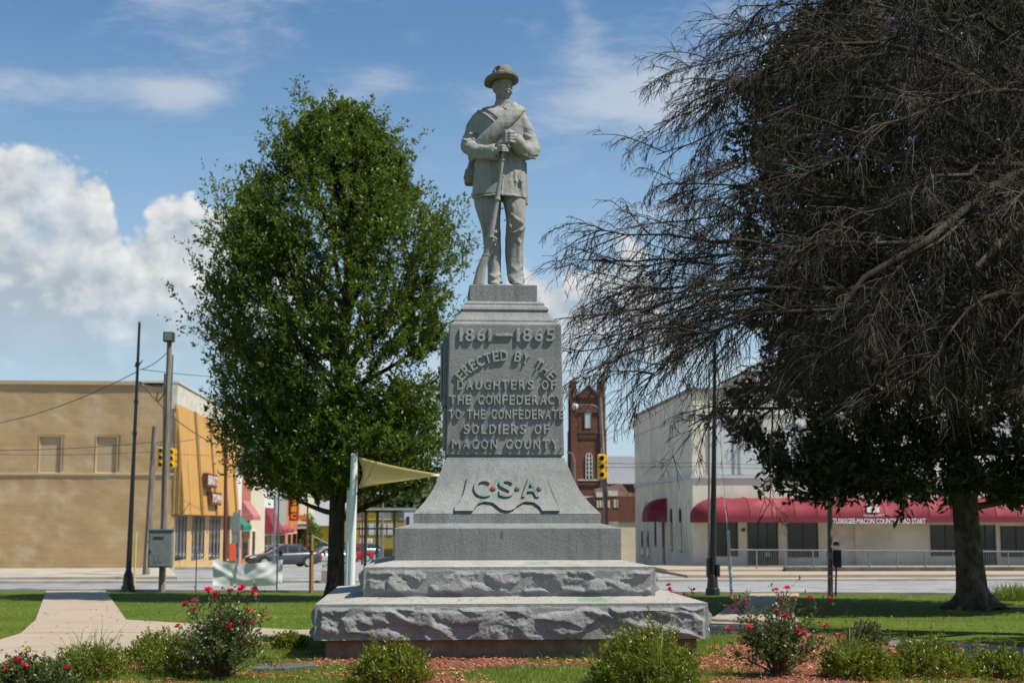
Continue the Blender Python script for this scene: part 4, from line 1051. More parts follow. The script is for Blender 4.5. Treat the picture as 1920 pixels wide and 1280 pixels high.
    lv = join([leaves_on(T, 11, r, .138, .062, .15, 1., (.4, 1.2), .02), leaves_on(sh, 14, r, .138, .062, .1, 1., (.4, 1.2), .03), leaves_on(tw, 8, r, .138, .062, .1, 1., (.4, 1.2), .02)])
    o = mobj('crown', lv[0], lv[1], M_oak, t); print('oak leaves', len(lv[1])//2)
oak()
# ------------------------------------------------------------------ magnolia on the right
def magnolia():
    r = rs(5); Y0 = 37.0; q = P(1828, 1136, Y0); bx, by, bz = q.x, Y0, float(tz(q.x, Y0))
    t = thing('magnolia_tree', (bx, by, bz), 'dark broadleaf magnolia tree with thick bare trunk on the right lawn', 'tree')
    P_ = lambda px, py: P(px, py, Y0)
    trunk = MB(); c = [P_(1828, 1140), P_(1826, 1130), P_(1822, 1100), P_(1818, 1050), P_(1812, 980), P_(1806, 900), P_(1800, 820), P_(1790, 700), P_(1770, 520), P_(1750, 350), P_(1740, 200)]
    trunk.tube(c, [.72, .50, .40, .36, .33, .34, .31, .28, .22, .15, .09], 16)
    for a in range(7):
        an = a*.9+.2; trunk.tube([(bx+math.cos(an)*.3, by+math.sin(an)*.3, bz+.32), (bx+math.cos(an)*.55, by+math.sin(an)*.55, bz+.10), (bx+math.cos(an)*.95, by+math.sin(an)*.95, bz-.06)], [.16, .13, .05], 7)
    o = trunk.obj('trunk', M_barkm, t, sm=True)
    rows = [(940, 1520, 1990), (930, 1500, 2010), (915, 1480, 2060), (890, 1452, 2080), (850, 1425, 2110), (800, 1405, 2140), (740, 1392, 2160), (690, 1455, 2180), (640, 1440, 2190), (590, 1425, 2190), (520, 1412, 2190), (450, 1405, 2180), (380, 1410, 2160), (300, 1392, 2140), (230, 1380, 2120), (150, 1450, 2090), (80, 1515, 2060), (0, 1560, 2020), (-80, 1640, 1950), (-140, 1740, 1860)]
    Z = np.array([P_(1800, a).z for a, _, _ in rows]); Lx = np.array([P_(b, a).x for a, b, _ in rows]); Rx = np.array([P_(c_, a).x for a, _, c_ in rows])
    n = 40; hz = np.linspace(2.6, 14, n); az_ = np.arange(n)*2.4
    S = np.stack([np.interp(hz, [0, 4, 14], [bx, bx-.3, bx-1.0]), np.full(n, by), bz+hz], 1)
    zt = np.clip(S[:, 2]+r.uniform(-1.3, 1.5, n), Z[0], Z[-1]-.3); l_, g_ = np.interp(zt, Z, Lx), np.interp(zt, Z, Rx)
    E = np.stack([(l_+g_)/2+np.cos(az_)*(g_-l_)/2*.85, by+np.sin(az_)*(g_-l_)/2*.75, zt], 1)
    limb = grow(S, E-S, np.linalg.norm(E-S, axis=1)*1.02, 8, r, .0, .07); limb = limb[limb[:, :, 2].min(1) > Z[0]-.25]; sec, _ = spawn(limb, 10, .25, 1, .35, .4, 1.1, 6, r, .15, .1, .3); sec = sec[sec[:, :, 2].min(1) > Z[0]-.05]
    v, f = join([tubes(limb, .11, .03, 5), ribbons(sec, .06, .02, r)]); mobj('limbs', v, f, M_barkm, t)
    k = 7600; zz = r.uniform(Z[0], Z[-1], k); a = r.uniform(0, 2*math.pi, k); rad = r.uniform(.15, 1.0, k)**.55
    l_, g_ = np.interp(zz, Z, Lx), np.interp(zz, Z, Rx); c0 = (l_+g_)/2; h0 = (g_-l_)/2
    s0 = np.stack([c0+np.cos(a)*h0*rad, by+np.sin(a)*h0*rad*.85, zz], 1)
    keep = vnoise(s0[:, 0]*.8, s0[:, 1]*.8, s0[:, 2]*.8, 2) > (.385+.04*(zz < Z[5])); s0 = s0[keep]; a = a[keep]; k = len(s0)
    sh = grow(s0, np.stack([np.cos(a)*.8, np.sin(a)*.8, r.uniform(-.3, 1.0, k)], 1), r.uniform(.35, .9, k), 4, r, .1, .15)
    s2, _ = spawn(np.concatenate([sh, sec[:, [0, 2, 3, 5]]]), 2, .2, .9, .7, .5, 1.1, 3, r, .1, .1, .2)
    lv = join([leaves_on(sh, 15, r, .24, .105, .2, 1., (.5, 1.3), .05, .6, .12), leaves_on(s2, 10, r, .23, .10, .2, 1., (.5, 1.3), .05, .6, .12)])
    mobj('crown', lv[0], lv[1], M_mag, t); print('magnolia leaves', len(lv[1])//2)
magnolia()
# ------------------------------------------------------------------ bare cedar in front of it
def cedar():
    r = rs(77); Y0 = 27.; q = P(2130, 1200, Y0)
    bz = float(tz(q.x, Y0))
    t = thing('bare_tree', (q.x, Y0, bz), 'leafless tree with long drooping twiggy branches reaching in from the right', 'tree')
    tk = MB(); tk.tube([(q.x+.1, Y0, bz-.1), (q.x, Y0, bz+1), P(2120, 700, Y0), P(2105, 300, Y0), P(2090, -100, Y0), P(2080, -300, Y0)], [.5, .36, .32, .25, .17, .08], 12); tk.obj('trunk', M_twig, t, sm=True)
    tx = lambda z: q.x-.02*(z-bz)
    # limbs: start height row, waypoints (px, py, depth)
    L_ = [((2095, 330), (1900, 90, 26), (1650, 5, 26), (1420, 12, 25.5)), ((2095, 380), (1880, 120, 27), (1600, 30, 28), (1345, 70, 28)), ((2095, 300), (1850, 60, 28), (1560, 60, 29), (1280, 128, 29)),
          ((2100, 420), (1800, 130, 25.5), (1500, 120, 25), (1300, 215, 25)), ((2100, 470), (1850, 190, 28), (1520, 150, 29), (1225, 235, 29.5)), ((2100, 480), (1800, 230, 26), (1520, 190, 26), (1232, 290, 26)),
          ((2100, 560), (1820, 270, 27), (1530, 250, 28), (1278, 372, 28)), ((2105, 560), (1850, 330, 24.5), (1600, 300, 23.5), (1330, 400, 23.5)), ((2105, 640), (1800, 430, 27), (1480, 395, 28), (1215, 420, 28.5)),
          ((2105, 640), (1780, 470, 25), (1420, 465, 25), (1118, 428, 25)), ((2105, 690), (1800, 520, 26), (1440, 490, 26.5), (1105, 488, 26.5)), ((2110, 650), (1760, 500, 28), (1400, 520, 29), (1130, 560, 29)),
          ((2110, 760), (1780, 560, 25.5), (1380, 545, 25), (1095, 600, 25)), ((2110, 760), (1800, 600, 27.5), (1400, 590, 28.5), (1065, 662, 28.5)), ((2110, 720), (1760, 570, 24), (1440, 590, 23), (1150, 668, 23)),
          ((2110, 800), (1850, 640, 26), (1560, 650, 25.5), (1290, 800, 25.5)), ((2110, 780), (1820, 620, 23), (1600, 640, 22), (1420, 760, 22)), ((2110, 820), (1850, 680, 28), (1620, 700, 28.5), (1400, 800, 28.5)),
          ((2100, 300), (1980, 120, 24), (1800, 40, 22.5), (1650, 90, 22)), ((2100, 400), (1990, 200, 24), (1820, 180, 22), (1600, 260, 21)), ((2100, 520), (1950, 330, 24), (1780, 330, 22), (1560, 440, 21)),
          ((2100, 600), (1780, 420, 27), (1500, 360, 27.5), (1265, 345, 28)), ((2105, 700), (1760, 500, 27), (1400, 470, 27.5), (1165, 500, 28)), ((2110, 790), (1780, 590, 26), (1430, 590, 26), (1200, 720, 26)), ((2110, 730), (1760, 560, 26), (1380, 560, 27), (1110, 640, 27.5)), ((2095, 360), (1820, 140, 25), (1560, 90, 24.5), (1380, 160, 24.5)),
          ((2105, 620), (1960, 420, 24), (1800, 420, 22), (1640, 560, 21)), ((2105, 300), (1960, 160, 29), (1760, 100, 30), (1560, 220, 30)), ((2110, 500), (1900, 420, 29), (1700, 380, 30), (1480, 480, 30)),
          ((2110, 760), (1960, 560, 24), (1850, 560, 22), (1720, 700, 21)), ((2110, 250), (2000, -20, 26), (1800, -90, 26), (1560, -60, 26)), ((2110, 250), (2000, -60, 24), (1850, -80, 22), (1700, 0, 21)),
          ((2110, 650), (2060, 500, 24), (1990, 500, 22), (1880, 640, 21)), ((2110, 500), (2060, 320, 24), (1980, 300, 22), (1870, 420, 21))]
    K = 14; limb = []
    for i, l in enumerate(L_):
        s = P(l[0][0], l[0][1], Y0); p = [np.array(s)]+[np.array(P(a, b, d)) for a, b, d in l[1:]]
        tt = np.linspace(0, 1, K)*3; out_ = []
        ex = [2*p[0]-p[1]]+p+[2*p[3]-p[2]]
        for u in tt:
            j = min(int(u), 2); f_ = u-j; a, b, c, d = ex[j], ex[j+1], ex[j+2], ex[j+3]
            out_.append(.5*(2*b+(c-a)*f_+(2*a-5*b+4*c-d)*f_*f_+(3*b-a-3*c+d)*f_**3))
        o_ = np.array(out_); o_[1:-1] += r.normal(0, .06, (K-2, 3)); limb.append(o_)
    limb = np.array(limb)
    sec, ts = spawn(limb, 36, .12, .995, .20, .25, .85, 8, r, -.40, .10, .40, .7)
    ter, tt = spawn(sec, 10, .06, 1.0, .42, .3, 1.0, 5, r, -.9, .16, .3)
    tw, _ = spawn(ter, 5, .1, 1.0, .52, .35, 1.1, 4, r, -.9, .22, .2)
    # long hanging strands below the limbs
    hang, _ = spawn(limb, 22, .1, .9, .13, .8, 1.5, 8, r, -2.2, .10, .0); hs_, _ = spawn(hang, 7, .1, 1, .4, .3, 1.0, 4, r, -.6, .15, .2)
    v, f = join([tubes(limb, .085, .010, 6)]); 
    o = mobj('limbs', v, f, M_twig, t, True)
    # a few thick bare limbs crossing the crown
    for pts, w0, w1 in (([(2090, 240, 26), (1960, 300, 24), (1860, 350, 22.5), (1740, 450, 21.5), (1620, 520, 21), (1560, 600, 21)], .10, .03), ([(2095, 380, 26), (1960, 400, 23), (1890, 440, 21.5), (1830, 500, 21)], .11, .035), ([(1960, 160, 27), (1700, 190, 29), (1660, 110, 30), (1640, 0, 31), (1640, -90, 31)], .14, .16), ([(1690, 190, 29.5), (1760, 290, 29), (1810, 400, 28.5), (1850, 520, 28)], .18, .2)):
        MB().tube([P(*p) for p in pts], [w0+(w1-w0)*i/(len(pts)-1) for i in range(len(pts))], 8).obj('limb', M_twig, t, sm=True)
    for pts, w_ in (([(1780, 690, 27), (1500, 720, 26.5), (1378, 735, 26.5), (1362, 737, 26.5)], .055), ([(1700, 745, 27), (1460, 765, 26.5), (1336, 765, 26.5)], .028), ([(1420, 735, 26.5), (1393, 722, 26.5), (1376, 716, 26.4)], .028)):
        MB().tube([P(*p) for p in pts], [w_*1.3]+[w_]*(len(pts)-1), 8).obj('sawn_limb', M_twig, t, sm=True)
    v, f = join([tubes(sec, .016, .006, 3), ribbons(ter, .016, .009, r), ribbons(tw, .011, .007, r), ribbons(hang, .018, .009, r), ribbons(hs_, .011, .007, r)])
    mobj('twigs', v, f, M_twig, t); print('cedar faces', len(f))
cedar()
# ------------------------------------------------------------------ bed planting
def shrub(name, px, py, Y, w_px, h_px, seed, label, cat, m=None, nl=4200, leafL=.034, leafW=.013, spikes=8, group=None):
    """low evergreen: centre column px, foot row py, depth Y"""
    r = rs(seed); q = P(px, py, Y); s = Y/F; rx = w_px*s/2; h = h_px*s; g0 = float(tz(q.x, Y)); q.z = g0; h = max(h*.7, (P(px, py-h_px, Y).z-g0)*.80)
    t = thing(name, (q.x, Y, g0), label, cat, group)
    n = 60; a = r.uniform(0, 2*math.pi, n); el_ = r.uniform(.12, 1.5, n)
    c = np.array((q.x, Y, g0)); base = c+np.stack([np.cos(a)*rx*.15, np.sin(a)*rx*.15, np.zeros(n)], 1)
    E = c+np.stack([np.cos(a)*np.cos(el_)*rx*.9, np.sin(a)*np.cos(el_)*rx*.9, .05*h+np.sin(el_)*h*.85], 1)
    E[:spikes, 2] += h*r.uniform(.02, .14, spikes)
    st = grow(base, E-base, np.linalg.norm(E-base, axis=1), 7, r, .1, .07)
    # leafy shoots that fill a low uneven dome
    k = int(nl/9); u = nrm(r.normal(0, 1, (k, 3))); u[:, 2] = np.abs(u[:, 2]); rad = r.uniform(.45, 1.0, k)**.6
    lump = .70+.62*vnoise(u[:, 0]*2.6+seed, u[:, 1]*2.6, u[:, 2]*2.6, seed)
    S0 = c+u*np.array((rx, rx*.95, h*.93))*(rad*np.minimum(lump, 1.08))[:, None]*.93
    dd = u*.8+np.array((0, 0, .9))+r.normal(0, .35, (k, 3)); sh = grow(S0-dd*.03, dd, r.uniform(.06, .14, k)*(h/.55), 5, r, .3, .12)
    long_ = r.uniform(0, 1, k) > .93; ext = grow(S0[long_], dd[long_], r.uniform(.14, .26, long_.sum())*(h/.55), 6, r, .5, .08)
    v, f = join([tubes(st, .006, .002, 4), ribbons(sh, .003, .002, r), ribbons(ext, .004, .002, r)]); mobj('stems', v, f, M_stem, t)
    L_, W_ = leafL*1.12, leafW*1.25
    lv = join([leaves_on(sh, 11, r, L_, W_, .05, 1., (.4, 1.2), .006, .5), leaves_on(ext, 20, r, L_, W_, .1, 1., (.4, 1.1), .002, .5), leaves_on(st, 8, r, L_, W_, .5, 1., (.4, 1.1), .004, .5)])
    mobj('foliage', lv[0], lv[1], m or M_azal, t)
    return t, c, rx, h
PET = {}
def flower(c, rad, seed, parent, m, nm='rose_flower'):
    r = rs(seed % 5); key = (seed % 5, nm)
    if key not in PET:
        V = []; Fc = []
        for ring, (n, tilt, sc) in enumerate(((6, .35, 1.), (5, .85, .78), (4, 1.2, .5))):
            for i in range(n):
                a = 2*math.pi*(i+.5*ring)/n+r.uniform(-.2, .2); tl = tilt+r.uniform(-.15, .15); k = len(V)
                u = np.array((math.cos(a), math.sin(a), 0)); w_ = np.array((-math.sin(a), math.cos(a), 0)); d = u*math.cos(tl)+np.array((0, 0, math.sin(tl)))
                for q in (0*d, d*.5+w_*.36, d*1.0+w_*.25+np.array((0, 0, .06)), d*1.05-w_*.25, d*.5-w_*.36): V.append(q*sc)
                Fc += [(k, k+1, k+4), (k+1, k+2, k+3, k+4)]
        me = bpy.data.meshes.new(nm); me.from_pydata([tuple(v) for v in V], [], Fc); me.materials.append(m); PET[key] = me
    o = bpy.data.objects.new(nm, PET[key]); COL.objects.link(o); o.parent = parent
    o.location = Vector(c)-wloc(parent); o.scale = (rad,)*3
    rr = random.Random(seed); o.rotation_euler = (rr.uniform(-.2, 1.1), rr.uniform(-.5, .5), rr.uniform(0, 6))
    return o
def rose(px, py, Y, w_px, h_px, seed, label, flowers, m_=None, group=None, frad=.048, nl=2600, nm='rose_bush', pm=None, dense=1.):
    r = rs(seed); q = P(px, py, Y); s = Y/F; rx = w_px*s/2; g0 = float(tz(q.x, Y)); h = P(px, py-h_px, Y).z-g0
    t = thing(nm, (q.x, Y, g0), label, 'rose bush', group); c = np.array((q.x, Y, g0)); n = int(46*dense)
    a = r.uniform(0, 2*math.pi, n); el_ = r.uniform(.35, 1.5, n)
    base = c+np.stack([np.cos(a)*.05, np.sin(a)*.05, np.zeros(n)], 1)
    E = c+np.stack([np.cos(a)*np.cos(el_)*rx*1.05, np.sin(a)*np.cos(el_)*rx, np.sin(el_)*h*r.uniform(.55, .92, n)], 1)
    FP = [np.array(P(fx, fy, Y+r.uniform(-.5, .35)*rx)) for fx, fy in flowers]
    if FP:
        FE = np.array(FP); fb = c+np.stack([r.normal(0, .06, len(FE)), r.normal(0, .06, len(FE)), np.zeros(len(FE))], 1)
        mid = (FE+fb)/2+np.array((0, 0, .12))*h+r.normal(0, .03, FE.shape)
        tt = np.linspace(0, 1, 8)[None, :, None]; fs = fb[:, None]*(1-tt)**2+2*mid[:, None]*tt*(1-tt)+FE[:, None]*tt**2
        # light stems stand free near the tips
    st = grow(base, E-base, np.linalg.norm(E-base, axis=1), 8, r, .1, .06)
    if FP: st = np.concatenate([st, fs])
    s2, _ = spawn(st, 6, .25, .97, .3, .4, 1., 5, r, .1, .1, .3)
    v, f = join([tubes(st, .006, .002, 4), tubes(s2, .0028, .0012, 3)]); mobj('stems', v, f, M_stem, t)
    per = max(2, int(nl/len(s2)))
    lv = join([leaves_on(st, 16, r, .042, .024, .3, .97, (.5, 1.3), .008, .4, .1), leaves_on(s2, per, r, .042, .024, .1, 1., (.5, 1.3), .01, .4, .1)])
    mobj('foliage', lv[0], lv[1], m_ or M_rosel, t)
    for i, p in enumerate(FP): flower(p, frad*r.uniform(.75, 1.15), seed*7+i, t, pm or M_petal)
    return t
def blades(name, pos, L, W, r, lean=.35, m=None, parent=None, label=None, dirs=None, K=3):
    N = len(pos); a = r.uniform(0, 2*math.pi, N); ln_ = r.normal(0, lean, N)
    d = nrm(np.stack([np.cos(a)*np.abs(ln_), np.sin(a)*np.abs(ln_), np.ones(N)], 1)) if dirs is None else nrm(dirs)
    g_ = grow(pos, d, L, K, r, -.9, .12); s = nrm(np.cross(d, r.normal(0, 1, (N, 3))))*W[:, None]
    V = []
    wk = [1., .15] if K == 2 else [1., .75, .0] if K == 3 else [1., 1., .8, .55, .05]
    Vv_ = np.stack([np.stack([g_[:, k]-s*wk[k]*.5, g_[:, k]+s*wk[k]*.5], 1) for k in range(K)], 1)
    i = np.arange(N)[:, None]*(2*K)+np.arange(K-1)[None]*2; Fq = np.stack([i, i+1, i+3, i+2], -1).reshape(-1, 4)
    return Vv_.reshape(-1, 3), Fq
def tuft(name, px, py, Y, n, L, W, seed, label, cat='grass tuft', spread=.1, group=None, lean=.7):
    r = rs(seed); q = P(px, py, Y); g0 = float(tz(q.x, Y)); t = np.stack([q.x+r.normal(0, spread, n), Y+r.normal(0, spread, n), np.full(n, max(g0-.02, q.z))], 1)
    v, f = blades(name, t, L*r.uniform(.6, 1.2, n), np.full(n, W), r, lean, K=5)
    return tag(mobj(name, v, f, M_blade, None, loc=(q.x, Y, g0)), label, cat, group)
# shrubs, left to right (feet lie on the mound)
shrub('azalea_shrub', 162, 1292, 15.6, 185, 92, 2, 'low dark green shrub overgrown with long grass beside the walk at lower left', 'shrub', nl=4200)
shrub('azalea_shrub', 292, 1256, 17.0, 130, 76, 3, 'small green shrub left of the big flowering rose bush', 'shrub', nl=3600)
shrub('azalea_shrub', 345, 1262, 15.8, 170, 100, 33, 'dark green shrub in front of the big rose bush', 'shrub', nl=4200)
shrub('azalea_shrub', 738, 1288, 14.6, 180, 104, 4, 'round yellow green azalea in front of the left end of the base', 'shrub', nl=6500, spikes=12)
shrub('azalea_shrub', 1208, 1296, 14.3, 218, 152, 5, 'largest yellow green azalea before the right end of the base', 'shrub', nl=9000, spikes=20)
shrub('azalea_shrub', 1610, 1288, 14.8, 165, 102, 6, 'rounded green azalea just right of the right rose bush', 'shrub', nl=5500)
shrub('azalea_shrub', 1748, 1296, 15.0, 195, 96, 7, 'wide low azalea third from the right rose bush on the lower right', 'shrub', nl=5500)
shrub('azalea_shrub', 1885, 1312, 15.0, 150, 92, 8, 'green shrub cut off by the right edge of the bed', 'shrub', nl=4200)
shrub('azalea_shrub', 1622, 1238, 18.2, 95, 76, 9, 'small dark shrub behind the rounded azalea on the right', 'shrub', m=M_rosel, nl=2200)
shrub('azalea_shrub', 545, 1215, 18.6, 70, 42, 10, 'tiny low shrub on the grass beside the left corner of the base', 'shrub', nl=1800, spikes=3)
tag_l = [(390, 1106), (478, 1104), (405, 1115), (432, 1108), (453, 1103), (473, 1111), (428, 1112), (365, 1127), (349, 1133), (362, 1144), (415, 1150), (443, 1153), (466, 1145), (411, 1166), (386, 1185), (431, 1174), (462, 1168), (475, 1167), (496, 1155), (359, 1206), (399, 1196), (463, 1200), (333, 1174), (379, 1237)]
rose(415, 1262, 15.2, 190, 150, 41, 'big rose bush dotted with red blooms left of the monument', tag_l, nl=5200, dense=1.9)
rose(1462, 1268, 15.0, 190, 168, 42, 'tall open rose bush with scattered red blooms right of the monument', [(1375, 1122), (1384, 1128), (1400, 1127), (1373, 1141), (1395, 1138), (1455, 1106), (1475, 1102), (1466, 1125), (1487, 1123), (1518, 1121), (1557, 1122), (1368, 1179), (1403, 1175), (1393, 1184), (1458, 1144), (1473, 1155), (1494, 1170), (1497, 1182), (1510, 1187), (1480, 1200), (1549, 1173), (1574, 1191)], nl=3600, dense=1.3)
rose(55, 1302, 13.8, 170, 88, 43, 'low sprawling rose with pink red blooms at the lower left corner', [(17, 1250), (32, 1238), (67, 1231), (45, 1245), (10, 1257), (32, 1276), (10, 1266), (127, 1253), (8, 1262), (45, 1247)], nl=3000, frad=.045)
rose(1280, 1148, 22.5, 90, 52, 44, 'small rose bush with red blooms behind the right corner of the base', [(1254, 1097), (1301, 1105), (1299, 1112), (1281, 1116), (1256, 1106)], nl=900, dense=.5, frad=.045)
# marigolds behind the rose
def marigold(px, py, Y, seed, label):
    q = P(px, py, Y); g0 = float(tz(q.x, Y)); t = thing('marigold', (q.x, Y, g0), label, 'flower'); MB().tube([(q.x, Y, g0), (q.x+.01, Y, (g0+q.z)/2), tuple(q)], .004, 4).obj('stem', M_stem, t)
    flower(q, .045, seed, t, M_petaly, 'flower_head')
marigold(316, 1184, 17.5, 3, 'orange flower between the low shrub and the big rose bush'); marigold(304, 1187, 17.5, 4, 'pale yellow flower just left of the orange one'); marigold(50, 1217, 15.5, 5, 'single yellow flower bud above the lower left rose'); marigold(1803, 1219, 15.5, 6, 'orange flower on the lower right azalea')
# tall grass tufts
for i, a in enumerate(((150, 1250, 15.3, 60, .42, .008, 'long pale grass growing up through the lower left shrub'), (185, 1245, 15.4, 50, .45, .008, 'arching grass leaves on the right side of the lower left shrub'), (790, 1268, 14.3, 16, .42, .007, 'thin grass leaves rising behind the left azalea'), (668, 1270, 14.4, 14, .34, .007, 'few long grass leaves at the left flank of the left azalea'),
                       (1232, 1250, 13.8, 26, .50, .009, 'long grass leaves splayed over the large azalea'), (1135, 1262, 14.0, 16, .5, .008, 'thin grass leaves at the left flank of the large azalea'), (1585, 1235, 14.5, 34, .45, .008, 'arching grass leaves between the right rose and azalea'), (1700, 1250, 14.7, 12, .4, .008, 'upright grass leaves on the wide low azalea'),
                       (1835, 1260, 15.2, 34, .4, .008, 'grass clump between the two azaleas at lower right'), (270, 1250, 16, 30, .34, .008, 'grass clump between the two left shrubs'))):
    tuft('grass_tuft', *a[:6], 60+i, a[6], spread=.05)
r_ = rs(91); q = P(1900, 1120, 42); n = 900
v, f = blades('g', np.stack([q.x+r_.normal(0, .32, n), 42+r_.normal(0, .32, n), np.full(n, float(tz(q.x, 42)))], 1), r_.uniform(.3, .6, n), np.full(n, .02), r_, .55, K=5)
tag(mobj('ornamental_grass', v, f, M_blade, None, loc=(q.x, 42, -.15)), 'round clump of ornamental grass near the street right of the magnolia trunk', 'grass clump')
# grass of the mound, patchy over mulch
def mulch_mask(x, y):
    m_ = fbm(x*.55, y*.55, 0, 31, 3)
    s1 = smooth(2.2, 3.4, np.asarray(x)-MX)                       # bark mulch right of the base
    s2 = smooth(17.4, 16.2, y) if False else 0
    near = 1-smooth(.1, .7, np.abs(np.asarray(y)-16.55))
    inx = smooth(-3.2, -2.4, np.asarray(x)-MX)*(1-smooth(2.6, 3.2, np.asarray(x)-MX))
    return np.clip((m_-.47)*3.5+.06+s1*.75*(1-smooth(5.2, 6.6, np.asarray(x)-MX))+near*inx*.35, 0, 1)
r_ = rs(12); N = 175000
gx = r_.uniform(-6.8, 9.0, N); gy = 11.8+(r_.uniform(0, 1, N)**1.25)*10.8
kp = (np.abs((gx-0)/gy+.063*0) < .46) & (r_.uniform(0, 1, N) > mulch_mask(gx, gy)*1.08) & ~((np.abs(gx-MX) < hw1-.12) & (np.abs(gy-MY) < hw1-.12)) & (np.hypot(gx-MX, gy-MY) < RI-.02)
gx, gy = gx[kp], gy[kp]; n = len(gx); Lh = r_.uniform(.035, .085, n)*(.7+.8*fbm(gx*.9, gy*.9, 0, 5, 2)); Lh *= np.where(r_.uniform(0, 1, n) > .985, 2.4, 1)
v, f = blades('g', np.stack([gx, gy, tz(gx, gy)-.035], 1), Lh+.01, np.full(n, .0065)+.0*gx, r_, .5)
tag(mobj('grass', v, f, M_blade), kind='stuff'); print('blades', n)
# lawn blades further back, coarser
N = 115000; gx = r_.uniform(-13, 21, N); gy = 20+(r_.uniform(0, 1, N)**1.1)*25
pathmask = (np.hypot(gx-MX, gy-MY) < RO+.03) & (np.hypot(gx-MX, gy-MY) > RI-.03)
Lf, Rf = np.interp(gy, [p[1] for p in lft], [p[0] for p in lft]), np.interp(gy, [p[1] for p in rgt], [p[0] for p in rgt])
Lf2, Rf2 = np.interp(gy, [p[1] for p in lft2], [p[0] for p in lft2]), np.interp(gy, [p[1] for p in rgt2], [p[0] for p in rgt2])
pathmask |= ((gx > Lf-.03) & (gx < Rf+.03) & (gy > 25)) | ((gx > Lf2-.03) & (gx < Rf2+.03) & (gy > 28))
kp = ~pathmask & (gy < street_y(gx)-.25) & (np.hypot(gx-MX, gy-MY) > RI-.4); gx, gy = gx[kp], gy[kp]; n = len(gx)
v, f = blades('g', np.stack([gx, gy, tz(gx, gy)-.035], 1), r_.uniform(.05, .10, n), np.full(n, .018), r_, .6, K=2)
tag(mobj('lawn', v, f, M_blade), kind='stuff')
# bed soil skin and bark chips
xs2 = np.arange(-6.6, 9, .09); ys2 = np.arange(11, 20.5, .09); X, Y_ = np.meshgrid(xs2, ys2)
mm = mulch_mask(X, Y_); Zm = tz(X, Y_)-.045+.03*smooth(.25, .7, mm)+.012*(fbm(X*9, Y_*9, 0, 3, 3)-.5)
vv = np.stack([X, Y_, Zm], -1).reshape(-1, 3); nx = len(xs2); i = (np.arange(len(ys2)-1)[:, None]*nx+np.arange(nx-1)[None])
cellm = (mm[:-1, :-1] > .22).ravel(); i = i.ravel()[cellm]
tag(mobj('bed_soil', vv, np.stack([i, i+1, i+nx+1, i+nx], 1), M_dirt, None, True), kind='structure')
N = 80000; gx = r_.uniform(-6.5, 8.8, N); gy = r_.uniform(11.8, 20.3, N); kp = (mulch_mask(gx, gy) > r_.uniform(.18, .55, N)) & ~((np.abs(gx-MX) < hw1-.15) & (np.abs(gy-MY) < hw1-.15)); gx, gy = gx[kp], gy[kp]; n = len(gx)
pos = np.stack([gx, gy, tz(gx, gy)-.02+.02*r_.uniform(0, 1, n)], 1); a = r_.uniform(0, 6.3, n); d = np.stack([np.cos(a), np.sin(a), r_.normal(0, .25, n)], 1)
lv = leaves(pos, d, r_.uniform(.03, .085, n), r_.uniform(.010, .026, n), r_, .1, 2.)
tag(mobj('mulch_chips', lv[0], lv[1], M_mulch), kind='stuff')
# flat dark stone let into the bed, and fallen leaves on the steps
q = GP(530, 1250)
st_ = MB(); pl = [(q.x-.32, q.y-.22), (q.x+.05, q.y-.2), (q.x+.36, q.y+.12), (q.x+.30, q.y+.26), (q.x-.02, q.y+.2), (q.x-.3, q.y-.05)]
st_.prism(pl, .55, .625, 'z'); tag(st_.obj('flat_stone', mat('slate', (.10, .10, .105), (.07, .07, .075), 5, .7, .004, 30), None, bevel=.01, loc=(q.x, q.y, .6)), 'flat dark slab lying in the grass left of the azalea', 'stone')
n = 90; lx = r_.uniform(-hw1+.05, hw1-.05, n); ly = np.where(r_.uniform(0, 1, n) > .4, -hw1+r_.uniform(.05, .5, n), r_.uniform(-hw1, hw1, n)); kp = np.maximum(np.abs(lx), np.abs(ly)) > hw2+.03; lx, ly = lx[kp], ly[kp]; n = len(lx)
zl = z1t+(hw1-np.maximum(np.abs(lx), np.abs(ly)))/(hw1-hw2)*(z2b-z1t)
lv = leaves(np.stack([MX+lx, MY+ly, zl+.004], 1), np.stack([r_.normal(0, 1, n), r_.normal(0, 1, n), np.zeros(n)], 1), r_.uniform(.02, .06, n), r_.uniform(.01, .025, n), r_, .15, 6.)
tag(mobj('fallen_leaves', lv[0], lv[1], mat('dry_leaf', (.26, .10, .05), (.14, .07, .04), 3, .8)), kind='stuff')

n = 900; lx = r_.uniform(-12, 20, n); ly = r_.uniform(20, 45, n); lv = leaves(np.stack([lx, ly, tz(lx, ly)+.03], 1), np.stack([r_.normal(0, 1, n), r_.normal(0, 1, n), r_.normal(0, .2, n)], 1), r_.uniform(.05, .12, n), r_.uniform(.03, .06, n), r_, .2, 5.)
tag(mobj('leaf_litter', lv[0], lv[1], MATS['dry_leaf']), kind='stuff')

def side_tree():  # tree outside the view, added to cast shade on the lower-right walk
    r = rs(88); x0, y0 = 17.5, 20.5; g0 = float(tz(x0, y0)); t = thing('unseen_shade_tree', (x0, y0, g0), 'unseen broad leafy tree added just beyond the right edge of the view to shade the walk', 'tree')
    MB().tube([(x0, y0, g0-.1), (x0, y0, g0+2), (x0+.1, y0, g0+5), (x0, y0, g0+8)], [.35, .27, .2, .08], 10).obj('trunk', M_bark, t, sm=True)
    k = 26000; u = nrm(r.normal(0, 1, (k, 3))); p = np.array((x0, y0, g0+7))+u*np.array((5.2, 5.2, 3.4))*(r.uniform(.25, 1, (k, 1))**.5); p = p[vnoise(p[:, 0]*.9, p[:, 1]*.9, p[:, 2]*.9, 3) > .38]
    lv = leaves(p, u[:len(p)]+r.normal(0, .6, (len(p), 3)), .3, .15, r); mobj('crown', lv[0], lv[1], M_mag, t)
side_tree()
